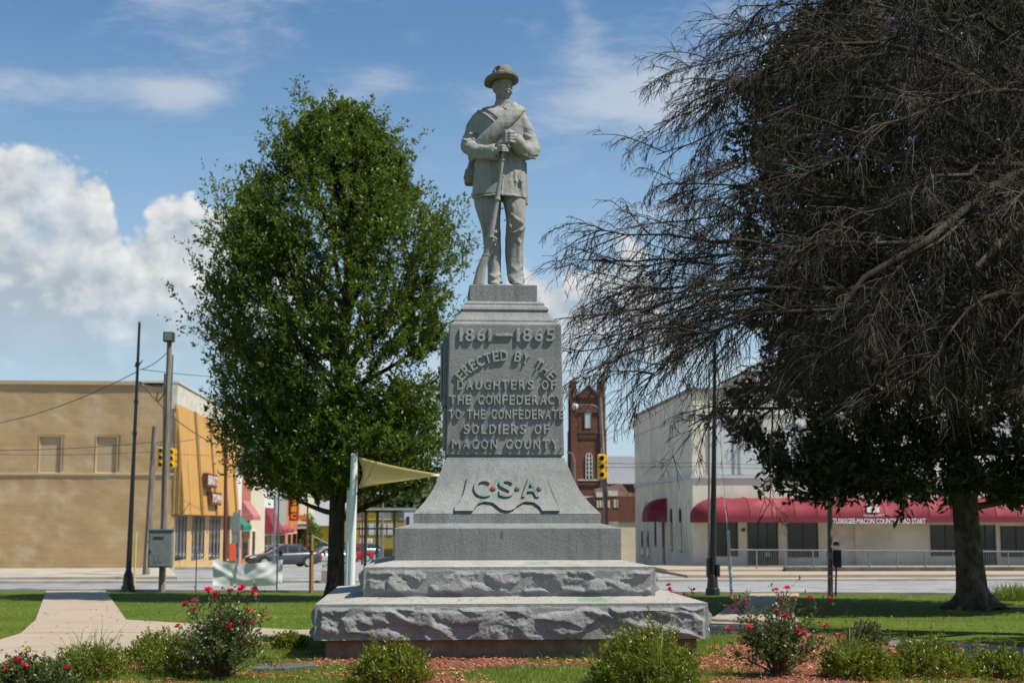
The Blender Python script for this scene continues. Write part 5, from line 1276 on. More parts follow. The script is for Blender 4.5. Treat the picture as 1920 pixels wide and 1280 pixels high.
# ------------------------------------------------------------------ buildings
def px_z(px, py, Y): return P(px, py, Y).z
def brickwall(name, x0, x1, y, z0, z1, m, parent, course=.24, amp=.012, holes=(), seed=3):
    """painted brick front facing the camera, modelled with irregular courses; holes = (x0,x1,z0,z1,depth)"""
    sx_ = .12; X = np.arange(x0, x1+1e-6, (x1-x0)/round((x1-x0)/sx_)); Z = np.arange(z0, z1+1e-6, (z1-z0)/round((z1-z0)/.055))
    Xg, Zg = np.meshgrid(X, Z)
    cr = np.abs(((Zg+.02*fbm(Xg*.8, Zg*.8, 0, seed, 2))/course) % 1-.5)*2
    h = amp*.15*(smooth(.0, .35, 1-cr)) + .06*(fbm(Xg*.7, Zg*1.0, 0, seed, 5)-.5) + .018*(fbm(Xg*2.2+Zg, Zg*2.6, 0, seed+4, 3)-.45)
    Yg = y-h
    for a, b, c, d, dep in holes:
        mk = (Xg > a) & (Xg < b) & (Zg > c) & (Zg < d); Yg = np.where(mk, y+dep, Yg)
    v = np.stack([Xg, Yg, Zg], -1).reshape(-1, 3); nx = len(X); i = (np.arange(len(Z)-1)[:, None]*nx+np.arange(nx-1)[None]).ravel()
    return mobj(name, v, np.stack([i, i+1, i+nx+1, i+nx], 1), m, parent)
# --- tan building with gold mansard
XA, YA = P(322, 1062, 75).x, 75.
t = thing('tan_building', (XA-12, YA, -.3), 'long tan painted brick building with gold slanted shop front and blocked windows', 'building')
zr = px_z(200, 717, 75); zs = px_z(200, 890, 75); zg = -.5
bw = [(P(69, 960, 75).x, P(110, 960, 75).x), (P(176, 960, 75).x, P(215, 960, 75).x), (P(-40, 960, 75).x, P(5, 960, 75).x-1.2)]
wz0, wz1 = px_z(90, 886, 75), px_z(90, 818, 75)
brickwall('wall', XA-30, XA, YA, zs+.1, zr-.12, M_tan, t, holes=[(a, b, wz0, wz1, .16) for a, b in bw], seed=3)
brickwall('wall', XA-30, XA, YA-.10, zg, zs, M_tan, t, seed=8, amp=.016)
c = MB(); c.box(XA-30, XA-.01, YA+.22, YA+30, zg, zr-.2); c.obj('building_core', M_tan, t)
for a, b in bw:
    c = MB(); c.box(a-.05, a, YA-.02, YA+.17, wz0, wz1+.05); c.box(b, b+.05, YA-.02, YA+.17, wz0, wz1+.05); c.box(a, b, YA-.02, YA+.17, wz1, wz1+.05)
    w_ = c.obj('blocked_window', M_tan, t)
    c = MB(); c.box(a-.12, b+.12, YA-.12, YA+.1, wz0-.10, wz0); c.obj('sill', M_tan2, w_)
    c = MB(); c.box(a, b, YA+.10, YA+.15, wz0, wz1); c.obj('infill', M_tan2, w_)
c = MB(); c.box(XA-30, XA, YA-.16, YA-.01, zs-.04, zs+.10); c.obj('string_course', M_tan2, t, bevel=.02)
c = MB(); c.box(XA-30, XA-1.9, YA-.12, YA+.4, zr-.12, zr+.02); c.box(XA-13, XA-1.9, YA-.1, YA+.4, zr+.02, zr+.08)
c.obj('coping', M_tan2, t)
# side (street) elevation along y
y1 = 97.5
c = MB(); c.box(XA-.4, XA+.05, YA-.12, y1, zr-1.35, zr+.0); c.obj('parapet', M_offw, t)
c = MB(); c.box(XA-1.9, XA+.12, YA-.15, y1, zr+.0, zr+.1); c.obj('parapet_cap', M_offw, t)
zt_, zb2 = px_z(325, 757, 75), px_z(322, 964, 75)
proj = P(347, 964, 75).x-XA
nP = 22; ys_p = np.linspace(YA-.02, y1-.2, nP)
for i in range(nP-1):
    a, b = ys_p[i]+.012, ys_p[i+1]-.012
    c = MB(); c.add([(XA+.07, a, zt_), (XA+.07, b, zt_), (XA+proj, b, zb2), (XA+proj, a, zb2), (XA+.0, a, zt_), (XA+.0, b, zt_), (XA+proj-.09, b, zb2), (XA+proj-.09, a, zb2)],
          [(0, 3, 2, 1), (4, 5, 6, 7), (0, 4, 7, 3), (1, 2, 6, 5), (0, 1, 5, 4), (3, 7, 6, 2)])
    c.obj('mansard_panel', M_gold, t)
for yy in (YA+5.3, YA+11.0, YA+16.0, YA+20.3):
    c = MB(); a, b = yy, yy+.75 if yy < YA+6 else yy+.4
    c.add([(XA+.12, a, zt_+.02), (XA+.12, b, zt_+.02), (XA+proj+.1, b, zb2-.02), (XA+proj+.1, a, zb2-.02), (XA+.06, a, zt_), (XA+.06, b, zt_), (XA+proj-.03, b, zb2), (XA+proj-.03, a, zb2)], [(0, 3, 2, 1), (4, 5, 6, 7), (0, 4, 7, 3), (1, 2, 6, 5), (0, 1, 5, 4), (3, 7, 6, 2)]).obj('mansard_rib', M_goldd, t)
nsl = 5
for i in range(nsl):            # end gable of vertical slats facing the square
    a, b = XA+proj*i/nsl+.012, XA+proj*(i+1)/nsl-.012
    za_ = zt_-(zt_-zb2)*(i)/nsl; zb_2 = zt_-(zt_-zb2)*(i+1)/nsl
    c = MB(); c.prism([(a, zb2), (b, zb2), (b, zb_2), (a, za_)], YA-.16, YA-.06, 'y'); c.obj('slat', M_goldd if i % 2 else mat('tan_slat', (.42, .25, .08), (.36, .21, .07), 3, .7) if 'tan_slat' not in MATS else MATS['tan_slat'], t)
c = MB(); c.box(XA, XA+proj-.1, YA+.0, y1-.2, zb2-.06, zb2-.01); c.obj('soffit', M_gold, t)
M_grey_c = mat('dim_curtain', (.17, .16, .14), (.10, .10, .09), 3, .7)
# shop front below
bays = [(YA+.5, YA+4.0), (YA+5.9, YA+10.4), (YA+12.4, YA+17.0), (YA+18.5, YA+21.5)]
c = MB(); c.box(XA-.3, XA-.1, YA, y1, zg, zb2); c.obj('shop_backing', M_glass, t)
prev = YA-.12
for a, b in bays+[(y1, y1)]:
    c = MB(); c.box(XA-.3, XA+.06, prev, a, zg-.2, zb2-.06); c.obj('pier', mat('gold_pier', (.55, .37, .17), (.48, .31, .13), 3, .7) if 'gold_pier' not in MATS else MATS['gold_pier'], t); prev = b
for a, b in bays:
    zg0 = float(tz(XA+1, (a+b)/2))
    wn = MB().box(XA-.06, XA+.045, a, b, zg0+.5, zb2-.1).obj('shop_window', M_glass, t)
    for k in range(4): yy = a+(b-a)*k/3; MB().box(XA+.045, XA+.065, yy-.04, yy+.04, zg0+.5, zb2-.1).obj('mullion', M_black, wn)
    for k in range(3):
        yy = a+(b-a)*(k+.3)/3; MB().box(XA+.046, XA+.050, yy, yy+(b-a)*.10, zg0+.9, zb2-.25).obj('curtain', M_grey_c, wn)
    MB().box(XA-.3, XA+.04, a, b, zg0-.5, zg0+.5).obj('stall_riser', MATS['gold_pier'], t)
for txt, ya, yb, pt, pb in (('BEAUTY', 81.2, 84.9, 889, 914), ('TOWN', 83.0, 87.0, 922, 946)):
    z0_, z1_ = px_z(395, pb, 84), px_z(395, pt, 84); fx = XA+.14+proj*.6
    sg = MB().box(fx, fx+.30, ya, yb, z0_, z1_).obj('sign_box', M_rust, t)
    flat_text(txt, ya+.12, yb-.12, z0_+.12, z1_-.12, fx+.31, 'sign_lettering', mat('faded_letter_white', (.62, .50, .46), None, rough=.6) if 'faded_letter_white' not in MATS else MATS['faded_letter_white'], sg, .02, .02, face='+x')
# --- row of shops further along the street (facade at x = XA)
def shop(name, ya, yb, top_z, m, label, awn=None, awn_z=(2.2, 3.4), wins=(), low=None, lowm=None, x=None):
    x = XA if x is None else x
    zg_ = float(tz(x, ya))-.6; t = thing(name, (x, ya, zg_+.6), label, 'shop')
    MB().box(x-14, x, ya+.02, yb-.02, zg_, top_z).obj('wall', m, t)
    MB().box(x-.3, x+.12, ya+.02, yb-.02, top_z, top_z+.18).obj('cornice', M_offw, t)
    for (a, b, c_, d) in wins:
        w_ = MB().box(x+.005, x+.05, ya+a, ya+b, zg_+.6+c_, zg_+.6+d).obj('window', M_glass, t)
        MB().box(x+.005, x+.09, ya+a-.1, ya+b+.1, zg_+.6+d, zg_+.6+d+.12).obj('frame', M_white, w_)
    if awn: 
        z0_, z1_ = awn_z; z0_ += zg_+.6; z1_ += zg_+.6
        MB().prism([(x, z0_), (x+1.3, z0_), (x+1.3, z0_+.25), (x, z1_)], ya+.4, yb-.4, 'y') if False else None
        c = MB(); c.add([(x, ya+.4, z0_+.0), (x+.8, ya+.4, z0_), (x+.8, ya+.4, z0_+.3), (x, ya+.4, z1_), (x, yb-.4, z0_), (x+.8, yb-.4, z0_), (x+.8, yb-.4, z0_+.3), (x, yb-.4, z1_)], [(0, 1, 2, 3), (7, 6, 5, 4), (0, 4, 5, 1), (1, 5, 6, 2), (2, 6, 7, 3), (3, 7, 4, 0)]).obj('awning', awn, t)
    return t
M_teal = mat('green_awning_canvas', (.01, .16, .10), (.01, .12, .08), 2, .7); M_pink = mat('pink_roof_tiles', (.45, .16, .15), (.36, .12, .12), 3, .8); M_br2 = mat('orange_brick', (.42, .15, .075), (.34, .11, .05), 4, .85); M_coral = mat('coral_paint', (.62, .20, .09), (.55, .17, .075), 2, .7); M_beige = mat('beige_render', (.62, .54, .40), (.54, .46, .34), 1.5, .8); M_grey = mat('grey_green_render', (.32, .33, .30), (.28, .29, .26), 1.5, .8)
W3 = ((.5, 2.3, .5, 2.4), (3., 4.2, .1, 2.3))
shop('shop', 97.6, 103, 5.9, M_white, 'narrow white shop with a green awning beyond the gold front', M_teal, (2.4, 3.4), W3)
t = shop('shop', 103, 108.5, 5.6, M_br2, 'orange brick shop with a pink tiled canopy', M_pink, (3.2, 4.6), ((1, 4, .5, 2.4),))
shop('shop', 108.5, 118, 6.3, M_beige, 'cream rendered shop with blank street wall', None, wins=((1.5, 3, .4, 2.5),))
shop('shop', 118, 126, 7.2, M_white, 'white shop with a dark red awning', M_red, (2.5, 4.6), ((.6, 2.6, .3, 2.3), (3.6, 6, .3, 2.3)))
shop('shop', 126, 137, 6.6, M_grey, 'grey green shop with a small red canopy', M_red, (2.5, 3.2), ((1, 4, .3, 2.3), (5.5, 9, .3, 2.3)))
t = shop('shop', 137, 152, 8.4, M_coral, 'coral painted two storey shop with white upper windows', None, wins=((2, 4.2, 4.2, 6.6), (6, 8.2, 4.2, 6.6), (2, 5, .4, 2.4), (7, 11, .4, 2.4)))
shop('shop', 152, 172, 5.0, M_beige, 'low cream shop at the far end of the row', None, wins=((3, 7, .4, 2.4), (10, 15, .4, 2.4)))
shop('shop', 172, 195, 4.0, M_white, 'distant white shop closing the row', None, wins=((3, 8, .4, 2.2), (12, 18, .4, 2.2)))
# vertical MUSIC sign
Ym = 140; q = P(545, 974, Ym); q2 = P(560, 907, Ym); t = thing('music_sign', (q.x, Ym, q.z), 'tall red vertical shop sign with orange letters MUSIC', 'sign')
bd = MB().box(XA, q2.x, Ym, Ym+.4, P(550, 976, Ym).z, P(550, 905, Ym).z).obj('sign_panel', mat('dark_red_sign', (.30, .035, .02), (.25, .03, .02), 2, .5), t)
mo = mat('orange_letter', (.80, .33, .02), None, rough=.5)
for i, ch in enumerate('MUSIC'):
    za_ = 909+i*13.2; flat_text(ch, P(545.5, 960, Ym).x, P(556, 960, Ym).x, px_z(550, za_+10.5, Ym), px_z(550, za_, Ym), Ym-.02, 'letter', mo, bd, .03, .03)
t = thing('hanging_sign', (P(560, 965, 145).x, 145, 1), 'orange bar sign projecting past the music sign', 'sign'); MB().box(P(556, 960, 145).x, P(577, 960, 145).x, 145, 145.3, px_z(560, 974, 145), px_z(560, 965, 145)).obj('sign_panel', mat('orange_sign', (.6, .16, .02), None, rough=.6), t)
t = thing('hanging_sign', (P(560, 985, 145).x, 146, 1), 'white sign board hung below the orange bar', 'sign'); MB().box(P(558, 960, 146).x, P(577, 960, 146).x, 146, 146.3, px_z(560, 990, 146), px_z(560, 977, 146)).obj('sign_panel', M_white, t); MB().box(P(559, 960, 146).x, P(576, 960, 146).x, 145.95, 146, px_z(560, 985, 146), px_z(560, 982, 146)).obj('stripe', M_rust, t)
# --- far end: market building, grey roof building, bushes, wooded hill
def block(name, x0, x1, y0, y1, z0, z1, m, label, cat='building', wins=(), roof=None):
    t = thing(name, ((x0+x1)/2, y0, z0), label, cat); MB().box(x0, x1, y0, y1, z0, z1).obj('wall', m, t)
    for a, b, c_, d, mm_ in wins: MB().box(a, b, y0-.08, y0-.002, c_, d).obj('window', mm_, t)
    if roof: MB().box(x0-.3, x1+.3, y0-.3, y1+.3, z1, z1+.3).obj('roof', roof, t)
    return t
M_yellow = mat('yellow_wall', (.62, .45, .05), (.52, .38, .04), 1, .8); M_olive = mat('olive_yellow_wall', (.33, .27, .06), (.27, .22, .05), 1, .8)
Yk = 150; X_ = lambda px, Y=Yk: P(px, 960, Y).x; Z_ = lambda py, Y=Yk: px_z(700, py, Y)
t = thing('roadside_store', (X_(606, 168), 168, -1.8), 'yellow store with a big grey pitched roof behind the oak trunk', 'building')
MB().box(X_(590, 168), X_(660, 168), 168, 180, -2.4, Z_(985, 168)).obj('wall', M_yellow, t)
MB().prism([(168-.8, Z_(985, 168)), (181, Z_(985, 168)), (174.5, Z_(938, 172))], X_(578, 168), X_(662, 168), 'x').obj('roof', M_roofm, t)
wl = [(X_(a), X_(b), Z_(1002), Z_(981), mm_) for a, b, mm_ in ((676, 688, M_trimb), (692, 702, M_trimb), (704, 712, M_trimb), (716, 724, M_trimb), (727, 737, M_trimb))] + [(X_(a), X_(b), Z_(974), Z_(960), mm_) for a, b, mm_ in ((665, 684, M_grey), (690, 707, M_yellow), (710, 734, M_offw), (748, 760, M_grey))]
block('market_building', X_(640), X_(775), Yk, Yk+12, -2.2, Z_(957), M_olive, 'long olive and yellow building with a row of pale windows at the street end', wins=wl, roof=M_grey)
block('white_shed', X_(758, 146), X_(790, 146), 146, 149, -2.2, Z_(960, 146), M_trimb, 'pale blue white shed beside the olive building', wins=[(X_(762, 146), X_(768, 146), Z_(985, 146), Z_(968, 146), M_glass)])
block('loading_box', X_(676, 140), X_(697, 140), 140, 143, -2.2, Z_(1010, 140), M_beige, 'beige utility box on the corner in front of the olive building', 'utility box')
def clumps(name, centers, n, L, m, seed, label=None, cat=None, kind=None, loc=None):
    r = rs(seed); V = []; Fc = []; k = 0
    for c, rad in centers:
        c = np.array(c); rad = np.array(rad); nn = int(n*rad.mean()**1.6); u = nrm(r.normal(0, 1, (nn, 3))); rr = r.uniform(.5, 1., (nn, 1))*(.75+.5*vnoise(u[:, 0]*2.2+c[0], u[:, 1]*2.2, u[:, 2]*2.2, seed))[:, None]
        p = c+u*rad*rr; v, f = leaves(p, u+r.normal(0, .6, (nn, 3)), L*r.uniform(.6, 1.3, nn), L*.55*r.uniform(.6, 1.3, nn), r, .2, .3); V.append(v); Fc.append(f+k); k += len(v)
    o = mobj(name, np.concatenate(V), np.concatenate(Fc), m, None, loc=loc); return tag(o, label, cat, None, kind)
r_ = rs(3); cen = []
for i in range(46):
    px = 540+i*15+r_.uniform(-5, 5); Y = r_.uniform(225, 262); top_ = np.interp(px, [540, 600, 700, 780, 860, 1000, 1250], [905, 885, 900, 912, 905, 945, 950])+r_.uniform(-14, 12)
    zt = px_z(px, top_, Y); rr = r_.uniform(3.5, 6); cen.append(((P(px, 950, Y).x, Y, zt-rr), (rr*1.3, rr, rr))); cen.append(((P(px+8, 950, Y).x, Y-6, zt-rr*2.0), (rr*1.4, rr, rr*1.1)))
clumps('far_woods', cen, 48, 1.5, M_far, 8, kind='stuff')
def smalltree(px, py, Y, w_px, top_py, seed, m, label, name='roadside_tree', n=900, L=.28, cat='tree'):
    q = P(px, py, Y); s = Y/F; g0 = float(tz(q.x, Y)); zt = px_z(px, top_py, Y); t = thing(name, (q.x, Y, g0), label, cat); r = rs(seed)
    MB().tube([(q.x, Y, g0-.1), (q.x+.1, Y, g0+(zt-g0)*.35), (q.x, Y, g0+(zt-g0)*.75)], [.16, .12, .04], 7).obj('trunk', M_bark, t)
    hw_ = w_px*s/2; cen = []
    for i in range(9): a = r.uniform(0, 6.3); zz = g0+(zt-g0)*r.uniform(.38, .86); k = .55; cen.append(((q.x+math.cos(a)*hw_*k, Y+math.sin(a)*hw_*k, zz), np.array((hw_*.5, hw_*.5, (zt-g0)*.2))))
    V = []; Fc = []; k = 0
    for c, rad in cen:
        nn = n; u = nrm(r.normal(0, 1, (nn, 3))); p = np.array(c)+u*rad*r.uniform(.3, 1.1, (nn, 1)); v, f = leaves(p, u+r.normal(0, .6, (nn, 3)), L, L*.5, r, .2, .3); V.append(v); Fc.append(f+k); k += len(v)
    mobj('crown', np.concatenate(V), np.concatenate(Fc), m, t)
smalltree(578, 1035, 150, 46, 968, 3, M_green, 'bright green bush tree behind the parked cars', n=500)
smalltree(568, 1030, 175, 60, 905, 4, M_far, 'dark pine at the far end of the shop row', n=500, L=.4)
# --- church
Yc = 150; t = thing('brick_church', (P(1105, 960, Yc).x, Yc, -2), 'red brick church tower with arched windows and pinnacles', 'church')
def brickmat(name, c1, c2, mortar, sc):
    m = bpy.data.materials.new(name); m.use_nodes = True; g = G(m.node_tree); bs = m.node_tree.nodes['Principled BSDF']
    p = g.n('ShaderNodeNewGeometry').outputs['Position']; s = g.n('ShaderNodeSeparateXYZ'); g.L.new(p, s.inputs[0])
    b = g.n('ShaderNodeTexBrick'); g.L.new(g.comb(g.m('ADD', s.outputs[0], s.outputs[1]), s.outputs[2], 0), b.inputs[0]); b.inputs['Scale'].default_value = sc
    b.inputs['Color1'].default_value = (*c1, 1); b.inputs['Color2'].default_value = (*c2, 1); b.inputs['Mortar'].default_value = (*mortar, 1); b.inputs['Mortar Size'].default_value = .012
    col = g.mix(g.mr(g.noise(p, .5, 5, .65), .45, .7, 0, .6), b.outputs[0], [x*.5 for x in c1]); g.L.new(col, bs.inputs['Base Color']); bs.inputs['Roughness'].default_value = .9; bs.inputs['Specular IOR Level'].default_value = .15
    return m
M_brick = brickmat('red_church_brick', (.19, .075, .05), (.13, .052, .036), (.15, .10, .08), 3.5); M_brickd = mat('dark_weathered_brick', (.12, .06, .045), (.07, .042, .035), 1, .9)
XC = lambda px, Y=Yc: P(px, 960, Y).x; ZC = lambda py, Y=Yc: px_z(1100, py, Y)
gc = -3.; x0, x1 = XC(1072), XC(1138); D_ = x1-x0
c = MB(); c.box(x0+.25, x1-.25, Yc+.25, Yc+D_, gc, ZC(745)); c.obj('tower', M_brick, t)
for a in (x0, x1-.62):
    for yy in (Yc, Yc+D_-.4):
        bt = MB(); bt.box(a-.14, a+.76, yy-.14, yy+.7, gc, ZC(905)); bt.box(a-.02, a+.64, yy, yy+.62, ZC(905), ZC(805)); bt.box(a+.06, a+.56, yy+.08, yy+.56, ZC(805), ZC(745))
        bt.frus((a+.02, a+.60, yy+.02, yy+.60, ZC(745)), (a+.10, a+.52, yy+.1, yy+.52, ZC(738))); bt.box(a+.10, a+.52, yy+.1, yy+.52, ZC(738), ZC(716)); bt.frus((a+.10, a+.52, yy+.1, yy+.52, ZC(716)), (a+.24, a+.38, yy+.24, yy+.38, ZC(706)))
        bt.obj('buttress', M_brick if yy == Yc else M_brickd, t)
c = MB(); c.prism([(x0+.5, ZC(745)), (x1-.5, ZC(745)), ((x0+x1)/2, ZC(722))], Yc+.05, Yc+.5, 'y'); c.obj('gable', M_brick, t)
c = MB(); c.prism([(x0+.3, ZC(745)), (x0+.55, ZC(745)), ((x0+x1)/2, ZC(724.5)), (x1-.55, ZC(745)), (x1-.3, ZC(745)), ((x0+x1)/2, ZC(720))], Yc-.05, Yc+.55, 'y'); c.obj('gable_coping', M_brickd, t)
for py0, py1 in ((808, 812), (905, 909), (770, 773)):
    c = MB(); c.box(x0+.2, x1-.2, Yc+.12, Yc+.3, ZC(py1), ZC(py0)); c.obj('brick_band', M_brickd, t)
for i in range(9):
    a = x0+.8+(D_-1.6)*i/9; MB().box(a, a+.18, Yc+.16, Yc+.26, ZC(822), ZC(814)).obj('dentil', M_brickd, t)
def arched(name, cx, z0, z1, w_, y, dep, m, parent, fm=None, bars=False, n=10, pointed=False):
    pl = [(cx-w_/2, z0), (cx+w_/2, z0)]+[(cx+w_/2*math.cos(q), z1-w_/2+w_/2*math.sin(q)*(1.2 if pointed else 1)) for q in np.linspace(0, math.pi, n)]
    o_ = MB().prism(pl, y-dep, y, 'y').obj(name, m, parent)
    if fm:
        k = 1.22; W = w_*k; z1b_ = z1+w_*.11
        ou = [(cx+W/2*math.cos(q), z1-w_/2+W/2*math.sin(q)) for q in np.linspace(0, math.pi, n)]; inn = [(cx+w_/2*math.cos(q), z1-w_/2+w_/2*math.sin(q)) for q in np.linspace(0, math.pi, n)]
        ou = [(cx+W/2, z0)]+ou+[(cx-W/2, z0)]; inn = [(cx+w_/2, z0)]+inn+[(cx-w_/2, z0)]; fr = MB()
        for i in range(len(ou)-1):
            a, b_, c_, d = ou[i], ou[i+1], inn[i+1], inn[i]
            fr.prism([a, b_, c_, d], y-dep-.06, y-dep*.2, 'y')
        fr.obj('frame', fm, o_)
        if bars:
            br = MB(); br.box(cx-.05, cx+.05, y-dep-.04, y-dep-.001, z0, z1-.05)
            for i in range(1, 6): zz_ = z0+(z1-z0)*i/6; br.box(cx-w_/2, cx-.055, y-dep-.04, y-dep-.001, zz_-.035, zz_+.035); br.box(cx+.055, cx+w_/2, y-dep-.04, y-dep-.001, zz_-.035, zz_+.035)
            br.obj('glazing_bars', fm, o_)
    return o_
arched('window', XC(1104), ZC(802), ZC(767), XC(1110)-XC(1098.5), Yc+.245, .06, mat('louvre_glass', (.42, .47, .50), None, rough=.4), t, M_brickd)
arched('window', XC(1105.5), ZC(897), ZC(850), XC(1111)-XC(1100.5), Yc+.245, .06, M_glass, t, M_white, True)
c = MB(); c.box(x0+.4, x1-.4, Yc+.14, Yc+.24, ZC(900.5), ZC(898)); c.obj('sill', M_offw, t)
c = MB(); c.add([(x1-.5, Yc+3, ZC(905)), (XC(1215), Yc+3, ZC(905)), (XC(1215), Yc+9, ZC(848)), (x1-.5, Yc+9, ZC(848)), (x1-.5, Yc+15, ZC(905)), (XC(1215), Yc+15, ZC(905))], [(0, 1, 2, 3), (3, 2, 5, 4), (0, 3, 4), (1, 5, 2), (0, 4, 5, 1)]); rf_ = c.obj('roof', M_roofm, t)
for i in range(18):
    xx = x1+(XC(1215)-x1)*i/18; MB().add([(xx, Yc+2.97, ZC(905)+.02), (xx+.06, Yc+2.97, ZC(905)+.02), (xx+.06, Yc+8.97, ZC(848)+.06), (xx, Yc+8.97, ZC(848)+.06)], [(0, 1, 2, 3)]).obj('roof_seam', M_steel, rf_)
MB().box(x1-.4, XC(1215), Yc+3.4, Yc+14.6, gc, ZC(905)-.05).obj('nave_wall', M_brick, t)
# low shops between church and cream building (right side of the side street)
XB = P(1301, 1067, 72.5).x; YB = 72.5
Yl = 118; t = thing('brick_shop', (P(1150, 960, Yl).x, Yl, -1.4), 'low dark red brick shop with white paned upper windows beside the church', 'shop')
XL_ = lambda px, Y=Yl: P(px, 960, Y).x; ZL = lambda py, Y=Yl: px_z(1150, py, Y)
MB().box(XL_(1116), XL_(1196), Yl, Yl+14, -2, ZL(930)).obj('wall', M_brick, t)
MB().prism([(XL_(1116), ZL(930)), (XL_(1196), ZL(930)), (XL_(1196), ZL(925)), (XL_(1178), ZL(922)), (XL_(1166), ZL(906)), (XL_(1116), ZL(916))], Yl+.0, Yl+.5, 'y').obj('stepped_parapet', mat('pale_worn_brick', (.30, .20, .17), (.2, .1, .08), 3, .9), t)
for i in range(2): MB().box(XL_(1118+i*22), XL_(1137+i*21), Yl-.06, Yl-.002, ZL(931.5-i*2), ZL(922-i*3)).obj('sign_panel', M_offw, t)
for i in range(5): MB().box(XL_(1119+i*5.2), XL_(1122.5+i*5.2), Yl-.06, Yl-.002, ZL(951), ZL(938)).obj('window', M_offw, t)
for i in range(2): MB().box(XL_(1151+i*6), XL_(1155+i*6), Yl-.06, Yl-.002, ZL(951), ZL(936)).obj('window', M_offw, t)
t = thing('flat_roof_shop', (XL_(1175, 100), 100, -1), 'plain tan single storey wall between the brick shop and the cream building', 'shop')
MB().box(XL_(1160, 100), XL_(1197, 100), 100, 108, -2, ZL(978, 100)).obj('wall', M_beige, t)
MB().box(XL_(1160, 100)-.05, XL_(1197, 100), 99.9, 100, ZL(978, 100), ZL(930, 100)).obj('fascia', M_brick, t)
t = thing('white_low_shop', (XL_(1105, 128), 128, -1.5), 'small white shop front with red canopy behind the traffic pole', 'shop')
MB().box(XL_(1085, 128), XL_(1118, 128), 128, 134, -2, ZL(930, 128)).obj('wall', M_white, t); MB().box(XL_(1085, 128), XL_(1119, 128), 126.8, 128, ZL(962, 128), ZL(955, 128)).obj('canopy', M_red, t)
# --- cream corner building
t = thing('cream_building', (XB, YB, -.4), 'cream two storey corner building with red barrel awning and arched side windows', 'building')
zt1 = px_z(1301, 727, YB); zb1 = -.9; X2 = 46.; yb_ = 92.3
MB().box(XB, X2, YB, yb_, zb1, zt1-.15).obj('wall', M_cream, t)
MB().box(XB-.12, X2, YB-.14, yb_+.1, zt1-.15, zt1).obj('parapet_cap', mat('dark_coping', (.22, .18, .14), None, rough=.8), t)
xs_ = P(1397, 700, YB).x
MB().box(xs_, X2, YB-.05, YB+6, zt1, px_z(1400, 699, YB)).obj('raised_parapet', M_cream, t); MB().box(xs_-.08, X2, YB-.13, YB+6.1, px_z(1400, 699, YB), px_z(1400, 696, YB)).obj('parapet_trim', M_red, t)
zb_t = px_z(1301, 893, YB)
MB().box(XB-.10, X2, YB-.10, YB-.001, zb_t-.08, zb_t+.08).obj('trim_band', M_trimb, t); MB().box(XB-.10, XB-.001, YB-.0, yb_, zb_t-.08, zb_t+.08).obj('trim_band', M_trimb, t)
zc2 = px_z(1301, 775, YB)
MB().box(XB-.05, X2, YB-.06, YB-.001, zc2-.05, zc2+.03).obj('trim_line', M_trimb, t); MB().box(XB-.05, XB-.001, YB, yb_, zc2-.05, zc2+.03).obj('trim_line', M_offw, t)
for px in (1345, 1402, 1480, 1560, 1640, 1720, 1800, 1880):
    w_ = 1.15; cx = P(px+12, 960, YB).x; arched('blocked_window', cx, zb_t+.12, px_z(1350, 792, YB), w_, YB-.002, .03, mat('blocked_window_paint', (.52, .56, .55), (.48, .52, .51), 1, .8) if 'blocked_window_paint' not in MATS else MATS['blocked_window_paint'], t, M_trimb)
# side windows (wall x = XB facing -x)
def swin(pxa, pyt, pyb, w_=.55, m=M_glass):
    # find y where the wall plane is seen at this column
    yy = next(y_ for y_ in np.arange(YB, 110, .02) if 960+F*0 >= 0 and proj_x(XB, y_, 2.0) <= pxa)
    z0_, z1_ = P(pxa, pyb, yy).z, P(pxa, pyt, yy).z
    pl = [(yy-w_/2, z0_), (yy+w_/2, z0_)]+[(yy+w_/2*math.cos(q), z1_-w_/2+w_/2*math.sin(q)) for q in np.linspace(0, math.pi, 9)]
    o_ = MB().prism(pl, XB-.03, XB-.002, 'x').obj('window', m, t)
    MB().box(XB-.14, XB-.031, yy-w_/2-.1, yy+w_/2+.1, z0_-.12, z0_).obj('sill', M_trimb, o_)
    return yy
def proj_x(x, y, z):
    d = np.array((x, y, z))-CP; return 960+F*(d@RT)/(d@FW)
def proj_y(x, y, z):
    d = np.array((x, y, z))-CP; return 640-F*(d@UP)/(d@FW)
for a, b_, c_ in ((1276, 952, 1030), (1259, 952, 1028), (1229, 950, 1020)): swin(a, b_, c_, .62)
for a, b_, c_ in ((1204, 994, 1040), (1215, 994, 1042)): swin(a, b_, c_, .5)
swin(1209, 992, 1050, .9, M_offw); swin(1244, 960, 1052, .7)
for pxa in (1291, 1212):
    yy = next(y_ for y_ in np.arange(YB, 110, .02) if proj_x(XB, y_, 2.0) <= pxa); z1_ = P(pxa, 937, yy).z; w_ = 1.2; ou = MB()
    A_ = [(yy+w_/2*math.cos(q), z1_-w_/2+w_/2*math.sin(q)) for q in np.linspace(0, math.pi, 11)]; B_ = [(yy+w_*.4*math.cos(q), z1_-w_/2+w_*.4*math.sin(q)) for q in np.linspace(0, math.pi, 11)]
    A_ = [(yy+w_/2, z1_-2.2)]+A_+[(yy-w_/2, z1_-2.2)]; B_ = [(yy+w_*.4, z1_-2.2)]+B_+[(yy-w_*.4, z1_-2.2)]
    for i in range(len(A_)-1): ou.prism([A_[i], A_[i+1], B_[i+1], B_[i]], XB-.06, XB-.002, 'x')
    ou.obj('blind_arch', M_cream, t)
